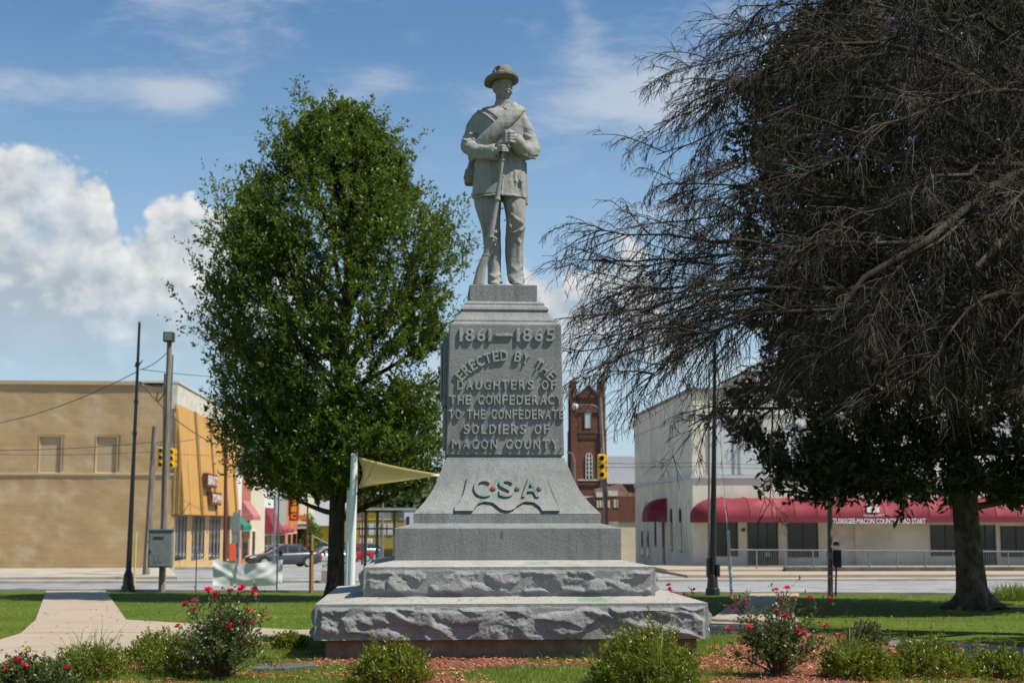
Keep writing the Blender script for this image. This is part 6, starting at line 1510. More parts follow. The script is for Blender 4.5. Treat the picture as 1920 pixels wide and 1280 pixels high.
# small dome awning on the side wall
def barrel(x0_, x1_, yw, z0_, z1_, out_, m, parent, ribs, name='awning', end=True, axis='x', sgn=-1):
    """quarter-round awning on a wall; panels between ribs are separate pieces"""
    aw = thing_part(name, parent, m, x0_, yw, z0_, axis, sgn)
    N = ribs; prof_ = [(math.sin(q), math.cos(q)) for q in np.linspace(0, math.pi/2, 8)]      # (out, up)
    for i in range(N):
        a = x0_+(x1_-x0_)*i/N; b_ = x0_+(x1_-x0_)*(i+1)/N; V = []; Fc = []
        nn = 4
        for j in range(nn+1):
            s_ = a+(b_-a)*j/nn; sag = -.05*math.sin(math.pi*j/nn)
            for (o_, u_) in prof_:
                q = (out_+sag)*o_; zz_ = z0_+.32+(z1_-z0_-.32+sag)*u_
                V.append((s_, yw-q, zz_) if axis == 'x' else (yw-q, s_, zz_))
            q = out_; V.append((s_, yw-q, z0_) if axis == 'x' else (yw-q, s_, z0_))
        M_ = len(prof_)+1
        for j in range(nn):
            for k in range(M_-1): a_ = j*M_+k; Fc.append((a_, a_+M_, a_+M_+1, a_+1))
        mobj('awning_panel', V, Fc, m, aw, True)
    if end:
        for xe in (x0_, x1_):
            pl = [(yw-out_*o_, z0_+.32+(z1_-z0_-.32)*u_) for o_, u_ in prof_]+[(yw-out_, z0_), (yw, z0_)]
            V = [(xe, a, b_) if axis == 'x' else (a, xe, b_) for a, b_ in pl]; mobj('awning_end', V, [tuple(range(len(V)))], m, aw)
    return aw
def thing_part(name, parent, m, x0_, yw, z0_, axis, sgn):
    e = .03; c = MB()
    if axis == 'x': c.box(x0_, x0_+.06, yw-.06, yw, z0_, z0_+.06)
    else: c.box(yw-.06, yw, x0_, x0_+.06, z0_, z0_+.06)
    return c.obj(name, m, parent)
za1, za0 = px_z(1330, 931, YB-1), px_z(1330, 979, YB-1.6)
xa0 = P(1305, 979, YB-1.6).x
aw = barrel(xa0+1.6, X2-2, YB-.02, za0, za1, 1.6, M_red, t, 25, end=False)
prf = [(math.sin(q), math.cos(q)) for q in np.linspace(0, math.pi/2, 8)]
for k in range(4):                 # rounded hip at the left end
    V = []; Fc = []; nn = 3
    for j in range(nn+1):
        th_ = math.pi/2*(k+j/nn)/4; cx_, sy2 = -math.cos(th_), -math.sin(th_)
        for o_, u_ in prf: V.append((xa0+1.6+cx_*1.6*o_, YB-.02+sy2*1.6*o_, za0+.32+(za1-za0-.32)*u_))
        V.append((xa0+1.6+cx_*1.6, YB-.02+sy2*1.6, za0))
    M_ = len(prf)+1
    for j in range(nn):
        for q_ in range(M_-1): a_ = j*M_+q_; Fc.append((a_, a_+M_, a_+M_+1, a_+1))
    mobj('awning_panel', V, Fc, M_red, aw, True)
M_seam = mat('awning_seam', (.17, .02, .03), None, rough=.8)
for k in range(26):
    xx = xa0+1.6+(X2-2-xa0-1.6)*k/25; MB().tube([(xx, YB-.02-1.6*o_, za0+.33+(za1-za0-.32)*u_) for o_, u_ in prf]+[(xx, YB-1.62, za0)], .022, 4).obj('seam', M_seam, aw)
MB().box(xa0+1.6, X2-2, YB-1.64, YB-1.60, za0-.0, za0+.30).obj('valance', mat('dark_red_valance', (.17, .018, .03), None, rough=.8), aw)
M_wlet = mat('white_print', (.78, .76, .74), None, rough=.6)
yT = YB-1.66
flat_text('TUSKEGEE-MACON COUNTY HEAD START', P(1561, 960, yT).x, P(1735, 960, yT).x, px_z(1640, 981, yT), px_z(1640, 971.5, yT), YB-1.655, 'awning_lettering', M_wlet, aw, .008, .012)
flat_text('CENTRAL OFFICE', P(1616, 960, yT).x, P(1659, 960, yT).x, px_z(1640, 968, yT), px_z(1640, 964, yT), YB-1.60, 'awning_lettering', M_wlet, aw, .008, .01)
for i, px in enumerate((1630, 1638, 1646)):
    xx = P(px, 960, yT).x; zt2, zb3 = px_z(1640, 949, YB-1.5), px_z(1640, 960, YB-1.5)
    MB().box(xx-.09, xx+.09, YB-1.62, YB-1.50, zb3, zt2).obj('awning_emblem', M_wlet, aw)
    if i != 1: MB().tube([(xx, YB-1.50, zt2+.16), (xx, YB-1.36, zt2+.16)], .10, 10).obj('awning_emblem', M_wlet, aw)
MB().tube([(P(1641, 960, yT).x, YB-1.42, zt2+.33), (P(1641, 960, yT).x, YB-1.28, zt2+.33)], .15, 5).obj('awning_emblem', M_wlet, aw)
ysa = [next(y_ for y_ in np.arange(YB, 110, .02) if proj_x(XB, y_, 2.0) <= p) for p in (1250, 1222)]
barrel(ysa[0]-.2, ysa[0]+1.9, XB-.02, P(1230, 978, 81).z, P(1230, 934, 81).z, 1.1, M_red, t, 4, axis='y')
# ground floor openings
zf = float(tz(20, YB))+.2
def opening(pa, pb, pt, pbm, m, nm, fm=M_black, mull=1, lab=None):
    a, b_ = P(pa, 960, YB).x, P(pb, 960, YB).x; z1_, z0_ = px_z(1400, pt, YB), px_z(1400, pbm, YB)
    o_ = MB().box(a, b_, YB-.03, YB-.002, z0_, z1_).obj(nm, m, t)
    fr = MB(); fr.box(a-.06, a, YB-.08, YB-.002, z0_, z1_); fr.box(b_, b_+.06, YB-.08, YB-.002, z0_, z1_); fr.box(a, b_, YB-.08, YB-.031, z0_, z0_+.05)
    for k in range(1, mull+1): xx = a+(b_-a)*k/(mull+1); fr.box(xx-.025, xx+.025, YB-.07, YB-.031, z0_+.05, z1_)
    fr.obj('frame', fm, o_); return o_
opening(1340, 1380, 978, 1042, M_glassb, 'window', M_black, 1); d_ = opening(1403, 1455, 978, 1060, M_glass, 'door', M_black, 2)
MB().box(P(1434, 960, YB).x, P(1441, 960, YB).x, YB-.05, YB-.031, px_z(1437, 1043, YB), px_z(1437, 1034, YB)).obj('notice', mat('green_notice', (.45, .62, .35), None, rough=.6), d_)
opening(1478, 1530, 980, 1044, M_glassb, 'window', M_black, 1); opening(1560, 1600, 982, 1062, M_offw, 'door', M_offw, 0)
opening(1745, 1796, 984, 1042, M_glassb, 'window', M_black, 1); opening(1828, 1862, 984, 1062, M_glass, 'door', M_black, 1); opening(1876, 1930, 986, 1044, M_glassb, 'window', M_black, 1)
MB().box(P(1390, 960, YB).x, P(1396, 960, YB).x, YB-.08, YB-.002, px_z(1393, 996, YB), px_z(1393, 990, YB)).obj('wall_lamp', M_black, t)
# railing on the ramp
Yr = 67.0; zt3, zb4 = px_z(1440, 1030, Yr), px_z(1440, 1061, Yr)
rail = thing('ramp_railing', (P(1440, 960, Yr).x, Yr, zb4-.3), 'long grey metal railing with thin balusters in front of the cream building', 'railing')
xa, xb = P(1364, 960, Yr).x, P(1990, 960, Yr).x
MB().tube([(xa, Yr, zt3), (xb, Yr, zt3-.12)], .035, 6).obj('top_rail', M_steel, rail); MB().tube([(xa, Yr, zb4), (xb, Yr, zb4-.12)], .03, 6).obj('bottom_rail', M_steel, rail)
np_ = 12
for i in range(np_+1): xx = xa+(xb-xa)*i/np_; dz = -.12*i/np_; MB().tube([(xx, Yr, zb4-.42+dz), (xx, Yr, zt3+dz)], .032, 6).obj('post', M_steel, rail)
bl = MB()
for i in range(1, 150): xx = xa+(xb-xa)*i/150; dz = -.12*i/150; bl.box(xx-.006, xx+.006, Yr-.006, Yr+.006, zb4+dz, zt3+dz)
bl.obj('balusters', M_steel, rail)['kind'] = 'stuff'
tag_ = MB().box(xa-3, 60, Yr-.3, YB, -.45, zb4-.12).obj('ramp', M_conc, None, bevel=.02, loc=(20, 68, -.3)); tag_['kind'] = 'structure'
# ------------------------------------------------------------------ street furniture
def GY(px, Y): q = P(px, 1000, Y); return float(tz(q.x, Y))
def lamp(name, xt, yt, xb, yb, Y, label, m=M_black, r0=.085, r1=.045):
    b_ = P(xb, yb, Y); tp = P(xt, yt, Y); g0 = float(tz(b_.x, Y)); t = thing(name, (b_.x, Y, g0), label, 'lamp post')
    bx = MB(); bx.tube([(b_.x, Y, g0-.05), (b_.x, Y, g0+.18), (b_.x, Y, g0+.2), (b_.x, Y, g0+.55), (b_.x, Y, g0+.7)], [.24, .23, .19, .16, .10], 8).obj('base', m, t)
    c = MB(); c.tube([(b_.x, Y, g0+.68), (b_.x+(tp.x-b_.x)*.5, Y, (g0+tp.z)/2), tuple(tp)], [r0*1.15, (r0+r1)/2, r1], 10).obj('pole', m, t, sm=True)
    return t, b_, tp
t, b_, tp = lamp('lamp_post', 261.5, 607, 240, 1101, 50, 'tall tapered black steel post beside the left walk')
for z_, k in ((.155, .09), (.42, .085), (.30, .08)):
    q = tp+(b_-tp)*z_; MB().tube([q+Vector((0, 0, .05)), q-Vector((0, 0, .05))], k, 10).obj('collar', M_black, t)
q = tp+(b_-tp)*.155; MB().tube([q, q+Vector((.12, 0, .05)), q+Vector((.16, 0, .14))], .02, 6).obj('hook', M_black, t); MB().tube([q-Vector((0, 0, .1)), q-Vector((.1, 0, .06))], .03, 6).obj('hook', M_black, t)
MB().tube([tp, tp+Vector((0, 0, .08))], [.06, .03], 8).obj('cap', M_black, t)
t, b2_, tp2 = lamp('lamp_post', 1340.5, 640, 1336.5, 1108, 46, 'tall black steel post right of the monument by the street', r0=.11, r1=.05)
c = MB(); c.box(b2_.x-.20, b2_.x-.11, 45.85, 46.05, px_z(1327, 1082, 46), px_z(1327, 1045, 46)); c.obj('meter_box', M_black, t, bevel=.01)
c = MB(); c.box(b2_.x+.10, b2_.x+.22, 45.85, 46.05, px_z(1345, 1080, 46), px_z(1345, 1057, 46)); c.obj('meter_box', M_black, t, bevel=.01)
MB().tube([P(1330, 690, 46.2), P(1329, 1090, 46.2)], .035, 6).obj('conduit', M_wood, t)
def pole(name, top_, bot, Y, r0, r1, label, m=M_wood, cat='utility pole', n=8):
    a, b = P(*top_, Y), P(*bot, Y); g0 = float(tz(b.x, Y)); t = thing(name, (b.x, Y, g0), label, cat)
    MB().tube([(b.x, Y, g0-.1), (b.x+(a.x-b.x)*.5, Y, (g0+a.z)/2), tuple(a)], [r0, (r0+r1)/2, r1], n).obj('shaft', m, t, sm=True)
    return t, b, a
t, pb_, pa_ = pole('utility_pole', (318, 630), (304, 1099), 50, .125, .085, 'grey wooden utility pole carrying a floodlight and a metal cabinet')
q = P(318, 632, 50); fl = MB(); fl.box(q.x-.20, q.x+.17, 49.82, 50.15, px_z(318, 641, 50), px_z(318, 623, 50)); hd_ = fl.obj('floodlight', M_black, t, bevel=.02)
MB().box(q.x-.15, q.x+.12, 49.79, 49.819, px_z(318, 639, 50), px_z(318, 625, 50)).obj('lens', mat('dusty_lens', (.16, .19, .12), None, rough=.3), hd_); MB().tube([P(318, 641, 50), P(318, 650, 50)], .03, 6).obj('bracket', M_steel, hd_)
MB().tube([P(310, 700, 50.2), P(304, 985, 50.2)], .05, 6).obj('conduit', M_steel, t); MB().tube([P(324, 665, 50.1), P(316, 900, 50.1)], .03, 6).obj('conduit', M_steel, t)
loop = [P(*p, 49.9) for p in ((300, 724), (303, 721), (308, 723), (309, 735), (303, 745), (297, 752), (293, 748), (296, 735))]; MB().tube(loop, .022, 5).obj('cable_loop', M_black, t)
cb = MB(); x0, x1 = P(281, 960, 49.6).x, P(326, 960, 49.6).x; zc0, zc1 = px_z(300, 1063, 49.6), px_z(300, 993.5, 49.6); cb.box(x0, x1, 49.5, 49.82, zc0, zc1); cab = cb.obj('cabinet', M_box, t, bevel=.012)
MB().box(x0+.04, x1-.04, 49.47, 49.499, zc0+.04, zc1-.1).obj('door', M_box, cab, bevel=.006); MB().box(x0-.03, x1+.03, 49.44, 49.85, zc1, zc1+.04).obj('lid', M_steel, cab)
MB().box(x0+.18, x0+.52, 49.45, 49.469, zc1-.26, zc1-.22).obj('vent', M_black, cab)
for k in range(2): xx = x0+.2+k*.17; MB().box(xx, xx+.12, 49.462, 49.4695, zc0+.18, zc0+.45).obj('label_plate', M_steel, cab)
MB().box(x0+.03, x0+.1, 49.44, 49.469, zc0+.5, zc0+.58).obj('handle', M_black, cab)
t, b_, a_ = pole('utility_pole', (291, 799), (274, 1070), 64, .17, .13, 'shorter pale wooden pole behind the metal cabinet')
t, b_, a_ = pole('utility_pole', (424.5, 745), (422, 1052), 76, .10, .075, 'slender dark brown pole at the gold shop front', M_rust)
# traffic signals
def signal(px, py, Y, h_px, w_px, label, hang=None, rot=0.):
    q = P(px, py, Y); s = Y/F; h = h_px*s; w_ = w_px*s; t = thing('traffic_signal', tuple(q), label, 'traffic light')
    c = MB(); c.box(q.x-w_/2, q.x+w_/2, Y, Y+w_*.7, q.z-h/2, q.z+h/2); b = c.obj('housing', M_yel, t, bevel=w_*.08)
    for k in range(3):
        zz_ = q.z+h*(1-k)/3; MB().tube([(q.x, Y-.01, zz_), (q.x, Y+.02, zz_)], w_*.34, 12).obj('lens', [mat('signal_lens', (.02, .02, .02), None, rough=.3)][0] if 'signal_lens' not in MATS else MATS['signal_lens'], b)
        vz = MB(); R2 = w_*.38; N_ = 9
        for j in range(N_):
            a = math.pi*j/(N_-1); b2 = math.pi*(j+1)/(N_-1)
            if j < N_-1:
                A = (q.x+R2*math.cos(a), zz_+R2*math.sin(a)); B = (q.x+R2*math.cos(b2), zz_+R2*math.sin(b2)); C_ = (q.x+R2*.88*math.cos(b2), zz_+R2*.88*math.sin(b2)); D = (q.x+R2*.88*math.cos(a), zz_+R2*.88*math.sin(a))
                vz.prism([A, B, C_, D], Y-w_*.55, Y, 'y')
        vz.obj('visor', M_yel, b)
        sd_ = MB().box(q.x+w_/2, q.x+w_/2+w_*.35, Y+.05, Y+w_*.5, zz_-h*.12, zz_+h*.12); sd_.obj('side_visor', M_yel, b, bevel=.01)
    MB().tube([(q.x, Y+.1, q.z+h/2), (q.x, Y+.1, q.z+h/2+.3)], .03, 6).obj('hanger', M_steel, b)
    return t
signal(301, 857, 63, 38, 11, 'yellow traffic signal behind the left side of the utility pole'); signal(321, 858.5, 63, 36, 11, 'yellow traffic signal just right of the utility pole')
signal(1128, 874, 66, 46, 14, 'yellow traffic signal hung in front of the church right of the monument')
signal(732+12, 930, 120, 12, 5, 'tiny distant yellow signal seen under the oak leaves') if False else None
# street light pole before the church
t, b_, a_ = pole('utility_pole', (1125, 745), (1140, 982), 92, .17, .11, 'leaning wooden pole with curved street light arm before the church')
arm_ = [P(*p, 92) for p in ((1127, 772), (1121, 763), (1110, 759), (1095, 759), (1084, 760))]; MB().tube(arm_, .05, 6).obj('arm', M_steel, t)
MB().tube([P(1084, 760, 92), P(1078, 762, 92), P(1072, 765, 92)], [.10, .24, .12], 8).obj('lamp_head', M_trimb, t)
t, b_, a_ = pole('street_light', (1077, 860), (1080, 940), 88, .08, .06, 'grey street light pole at the monument right edge', M_steel, 'street light', 6)
MB().tube([P(1077, 860, 88), P(1073, 850, 88), P(1062, 847, 88)], .04, 6).obj('arm', M_steel, t)
t, b_, a_ = pole('street_light', (718, 925), (718, 1000), 130, .09, .07, 'distant street light beside the shade sail', M_steel, 'street light', 6); MB().tube([P(718, 926, 130), P(708, 924, 130), P(702, 926, 130)], [.06, .12, .2], 6).obj('lamp_head', M_trimb, t)
t, b_, a_ = pole('street_light', (680, 900), (680, 985), 110, .08, .06, 'far street light just right of the white post', M_rust, 'street light', 6); MB().tube([P(680, 920, 110), P(670, 919, 110), P(664, 922, 110)], [.05, .12, .18], 6).obj('lamp_head', M_trimb, t)
t, b_, a_ = pole('street_light', (577, 942), (575, 1030), 120, .09, .07, 'dark red light pole beside the white hanging sign', M_rust, 'street light', 6); MB().tube([P(577, 944, 120), P(566, 940, 120), P(560, 942, 120)], [.05, .1, .16], 6).obj('lamp_head', M_trimb, t)
# posts on the right
t, b_, a_ = pole('utility_post', (1555, 860), (1557, 1118), 43.5, .085, .075, 'grey wooden service post with black meter box by the railing', M_wood)
MB().box(P(1562, 960, 43.3).x, P(1574, 960, 43.3).x, 43.2, 43.45, px_z(1568, 1063, 43.3), px_z(1568, 1030, 43.3)).obj('meter_box', M_black, t, bevel=.01)
MB().tube([P(1568, 1022, 43.3), P(1568, 1015, 43.3)], [.12, .09], 8).obj('photo_cell', M_black, t); MB().box(P(1549, 960, 43.3).x, P(1559, 960, 43.3).x, 43.2, 43.4, px_z(1553, 1049, 43.3), px_z(1553, 1035, 43.3)).obj('junction_box', M_steel, t)
MB().tube([P(1568, 1063, 43.4), P(1567, 1117, 43.4)], .03, 6).obj('conduit', M_black, t)
t, b_, a_ = pole('guy_wire_guard', (1365, 993), (1372, 1115), 44.5, .05, .045, 'white plastic guy wire guard leaning right of the black post', M_white, 'post', 6)
def wire(pts, r, label, m=M_black, sag=0.):
    P3 = [P(*p) for p in pts]; out_ = []
    for i in range(len(P3)-1):
        a, b = P3[i], P3[i+1]; n = 12
        for k in range(n+(i == len(P3)-2)): u = k/n; q = a.lerp(b, u); q.z -= sag*4*u*(1-u); out_.append(q)
    return tag(MB().tube(out_, r, 5).obj('utility_wire', m, None, loc=tuple(P3[0])), label, 'wire')
wire([(-60, 801, 60), (256, 697, 50)], .016, 'wire rising from the left edge to the tall black post', sag=.35)
wire([(262, 693, 50), (314, 660, 50)], .014, 'short wire from the black post up to the utility pole', sag=.1); wire([(264, 692, 50), (430, 707, 70)], .014, 'wire running right from the black post toward the oak', sag=.05)
wire([(262, 716, 50), (304, 724, 49.9)], .02, 'thick cable from the black post to the pole cable loop', sag=.04); wire([(262, 716, 50), (380, 820, 60), (425, 827, 76)], .02, 'sagging cable crossing the gold shop front', sag=.2)
wire([(-30, 844, 64), (291, 828, 64), (380, 819, 72)], .014, 'thin wire across the tan wall just above the blocked windows', sag=.1); wire([(-30, 850, 64), (291, 846, 64), (440, 852, 80)], .010, 'lower thin wire across the tan wall', sag=.1)
wire([(290, 826, 64), (321, 842, 63)], .014, 'signal span wire at the pale pole', sag=.1)
wire([(1066, 838, 95), (1130, 828, 92), (1340, 700, 46)], .014, 'wire from the leaning pole up to the right black post', sag=.2)
for i, y_ in enumerate((866, 873)): wire([(1040, y_, 66), (1301, y_+1, 66), (1560, y_+4, 66)], .011, 'signal span wire crossing the cream building, %s of the pair' % ('upper' if i == 0 else 'lower'), sag=.05)
wire([(1352, 900, 46), (1366, 995, 44.5), (1372, 1112, 44.5)], .008, 'guy wire running down to the white guard', M_steel)
wire([(1372, 1112, 44.6), (1342, 700, 46)], .009, 'steel guy wire of the right black post', M_steel)
# sign posts at left
def signpost(px, pyb, pyt, Y, boards, label, m=M_steel, r=.035):
    b = P(px, pyb, Y); g0 = float(tz(b.x, Y)); a = P(px, pyt, Y); t = thing('sign_post', (b.x, Y, g0), label, 'sign'); MB().tube([(b.x, Y, g0-.1), (b.x, Y, a.z)], r, 6).obj('post', m, t)
    for (x0_, x1_, y0_, y1_) in boards: MB().box(P(x0_, 960, Y).x, P(x1_, 960, Y).x, Y-.06, Y-.04, px_z(px, y1_, Y), px_z(px, y0_, Y)).obj('sign_plate', M_box, t)
signpost(447, 1055, 955, 62, [(437, 450, 960, 998), (436, 447, 1000, 1018)], 'grey sign post with two plates seen from behind near the banner', r=.05)
signpost(513, 1060, 930, 62, [], 'tall thin grey post behind the left of the banner', r=.05)
signpost(519, 1106, 925, 48.6, [], 'thin dark steel post standing in front of the banner', mat('dark_steel', (.10, .11, .11), None, rough=.6), .028)
signpost(367, 1102, 1035, 49.5, [(365, 369, 1033, 1046)], 'short black stake left of the banner', M_black, .018)
signpost(252, 1098, 998, 51.5, [], 'thin yellow green marker behind the tall black post', mat('yellow_marker', (.55, .5, .12), None, rough=.6), .03)
# banner
Yb_ = 49.2; nx, nz = 60, 22; V = []; xa, xb = P(402, 960, Yb_).x, P(532, 960, Yb_).x
for j in range(nz+1):
    for i in range(nx+1):
        u, v_ = i/nx, j/nz; zt_b = px_z(460, 1050+6.5*math.sin(math.pi*u)**1.2-1.5*u, Yb_); zb_b = px_z(460, 1096+3*math.sin(math.pi*u)-3*(u > .93), Yb_)
        y_ = Yb_+.10*math.sin(math.pi*u)*(1-v_)+.03*math.sin(9*(u*.5+abs(u-.45)*v_*1.4))+.015*math.sin(22*(u-v_*.4)+2)*(v_)+.03*float(vnoise(u*7, v_*4, 0, 3))-.035*math.exp(-((v_-.25-1.6*abs(u-.5)**1.6)/.14)**2)
        V.append((xa+(xb-xa)*u, y_, zb_b+(zt_b-zb_b)*v_))
Fq = [(j*(nx+1)+i, j*(nx+1)+i+1, (j+1)*(nx+1)+i+1, (j+1)*(nx+1)+i) for j in range(nz) for i in range(nx)]
tag(mobj('tarpaulin', V, Fq, M_tarp, None, True, loc=(xa, Yb_, V[0][2])), 'sagging white tarpaulin strung up low by the street left of the oak', 'tarpaulin')
for a, b, l in (((372, 1068), (404, 1052), 'rope tying the tarpaulin to the stake at its left'), ((532, 1052), (583, 1004), None)):
    if l: wire([(*a, 49.4), (*b, 49.2)], .006, l, M_white)
# wooden post with ropes
t, b_, a_ = pole('timber_post', (584.5, 1001), (583.5, 1105), 48.8, .075, .072, 'square brown timber post with ropes left of the oak trunk', M_post, 'post', 4)
MB().tube([P(584, 1003, 48.8), P(616, 1019, 49.5)], .011, 4).obj('rope', M_offw, t); MB().tube([P(584, 1003, 48.8), P(576, 1006, 49.2)], .011, 4).obj('rope', M_offw, t); MB().tube([P(585, 1078, 48.8), P(612, 1098, 49.2)], .009, 4).obj('rope', M_offw, t)
MB().tube([P(583.5, 1032, 48.72), P(583.5, 1034, 48.72)], .09, 6).obj('rope_wrap', M_black, t)
# shade sails
Ys = 41.2
t = thing('shade_sail_post', (P(660, 960, Ys).x, Ys, GY(660, Ys)), 'round white steel post holding the tan shade sail', 'post')
q0, q1 = P(658, 1100, Ys), P(664.5, 852, Ys); MB().tube([(q0.x, Ys, GY(660, Ys)-.1), tuple(q1)], .105, 14).obj('pole', M_pgreen, t, sm=True); MB().tube([q1, q1+Vector((0, 0, .03))], [.11, .07], 14).obj('cap', M_pgreen, t)
t2 = thing('shade_sail_post', (P(652, 960, 42).x, 42, GY(652, 42)), 'shorter pale steel post directly behind the sail post', 'post'); MB().tube([(P(652.5, 960, 42).x, 42, GY(652, 42)-.1), tuple(P(656, 914, 42))], .085, 12).obj('pole', M_pgreen, t2, sm=True)
def sail(corners, m, label, n=20, curve=.12, sagz=.12):
    A, B, C_ = [Vector(c) for c in corners]; cen = (A+B+C_)/3; V = []; idx = {}; Fc = []
    for i in range(n+1):
        for j in range(n+1-i):
            a, b = i/n, j/n; c = 1-a-b; p = A*a+B*b+C_*c; e = 4*(a*b*(c < .999)*(1-c)**0*max(0, 1-c*3)+b*c*max(0, 1-a*3)+a*c*max(0, 1-b*3)); p = p.lerp(cen, curve*e); p.z -= sagz*27*a*b*c; idx[i, j] = len(V); V.append(p)
    for i in range(n):
        for j in range(n-i):
            Fc.append((idx[i, j], idx[i+1, j], idx[i, j+1]))
            if i+j < n-1: Fc.append((idx[i+1, j], idx[i+1, j+1], idx[i, j+1]))
    o = mobj('shade_sail', V, Fc, m, None, True, loc=tuple(A)); 
    md = o.modifiers.new('thick', 'SOLIDIFY'); md.thickness = .02
    return tag(o, label, 'shade sail')
sail((P(671, 856, 41.2), P(671, 915, 41.0), P(842, 891, 39.6)), M_sail, 'tan triangular shade sail stretched from the white post', curve=.16, sagz=.1)
sail((P(806, 892, 39.5), P(900, 872, 39), P(880, 902, 38.5)), M_sailw, 'cream shade sail corner showing at the left edge of the monument')
MB_ = MB().tube([P(664, 856, 41.2), P(673, 857, 41.2)], .02, 5); MB_.obj('shackle', M_steel, t)
# steel frame
Yf = 45; fr = thing('steel_frame', (P(720, 960, Yf).x, Yf, GY(720, Yf)), 'grey steel post and rail frame between the white post and the monument', 'frame')
M_fs = mat('frame_steel', (.19, .21, .22), (.15, .16, .17), 4, .6)
for px in (686, 708, 740): MB().box(P(px-3, 960, Yf).x, P(px+2.5, 960, Yf).x, Yf-.05, Yf+.05, GY(px, Yf)-.1, px_z(px, 957, Yf)).obj('post', M_fs, fr)
MB().box(P(668, 960, Yf).x, P(800, 960, Yf).x, Yf-.05, Yf+.05, px_z(700, 960, Yf), px_z(700, 956, Yf)+.0).obj('rail', M_fs, fr); MB().box(P(668, 960, Yf).x, P(745, 960, Yf).x, Yf+.051, Yf+.1, px_z(700, 992, Yf), px_z(700, 989, Yf)).obj('rail', M_fs, fr)
q = P(668, 1030, 45); MB().tube([P(668, 1030, 45), P(683, 1048, 45), P(690, 1075, 45)], [.02, .14, .16], 5) 
# planters
def planter(px, pyb, Y, w_px, h_px, label, m, n=250):
    q = P(px, pyb, Y); g0 = float(tz(q.x, Y)); s = Y/F; w_, h = w_px*s, h_px*s; t = thing('planter', (q.x, Y, g0), label, 'planter')
    MB().frus((q.x-w_*.44, q.x+w_*.44, Y-w_*.4, Y+w_*.4, g0), (q.x-w_/2, q.x+w_/2, Y-w_*.46, Y+w_*.46, g0+h)).obj('tub', m, t, bevel=.02); r = rs(int(px)); u = nrm(r.normal(0, 1, (n, 3))); p = np.array((q.x, Y, g0+h+.05))+u*np.array((w_*.45, w_*.4, h*.3)); p = p[p[:, 2] > g0+h-.05]
    lv = leaves(p, r.normal(0, 1, (len(p), 3))+np.array((0, 0, 1)), .12, .06, r); mobj('plants', lv[0], lv[1], M_green, t)
planter(616, 1082, 57.0, 26, 24, 'square tan planter box on the street behind the oak trunk', M_conc, 60)
planter(432, 1050, 72, 20, 12, 'low wooden planter with green plants by the slender pole', M_post)
# person far down the pavement
def far_person(px, pyb, Y, label):
    q = P(px, pyb, Y); g0 = float(tz(q.x, Y))+.15; t = Sdf((-.4, -.05, -.3), (.4, 1.8, .3), .028)
    for s in (-1, 1):
        t.cap((s*.09, .05, 0), (s*.09, .85, 0), .06, .09, .03, m=.1); t.ell((s*.09, .04, .06), (.05, .04, .12), .02, m=.1); t.cap((s*.2, 1.42, 0), (s*.25, 1.12, .02), .055, .045, .04, m=.1); t.cap((s*.25, 1.12, .02), (s*.22, .85, .1), .045, .035, .03, m=.1)
    t.ell((0, 1.2, 0), (.2, .33, .12), .05, m=.1); t.cap((0, 1.45, 0), (0, 1.58, 0), .05, .05, .04, m=.1); t.ell((0, 1.66, 0), (.08, .11, .095), .02, m=.1)
    p, f = t.mesh(); tag(mobj('person', np.stack([q.x+p[:, 0], Y-p[:, 2], g0+p[:, 1]], 1), f[:, ::-1].copy(), mat('dark_clothing', (.03, .03, .035), (.05, .045, .045), 3, .9), None, True, loc=(q.x, Y, g0)), label, 'person')
far_person(562, 1036, 112, 'person in dark clothing on the pavement beyond the parked cars')
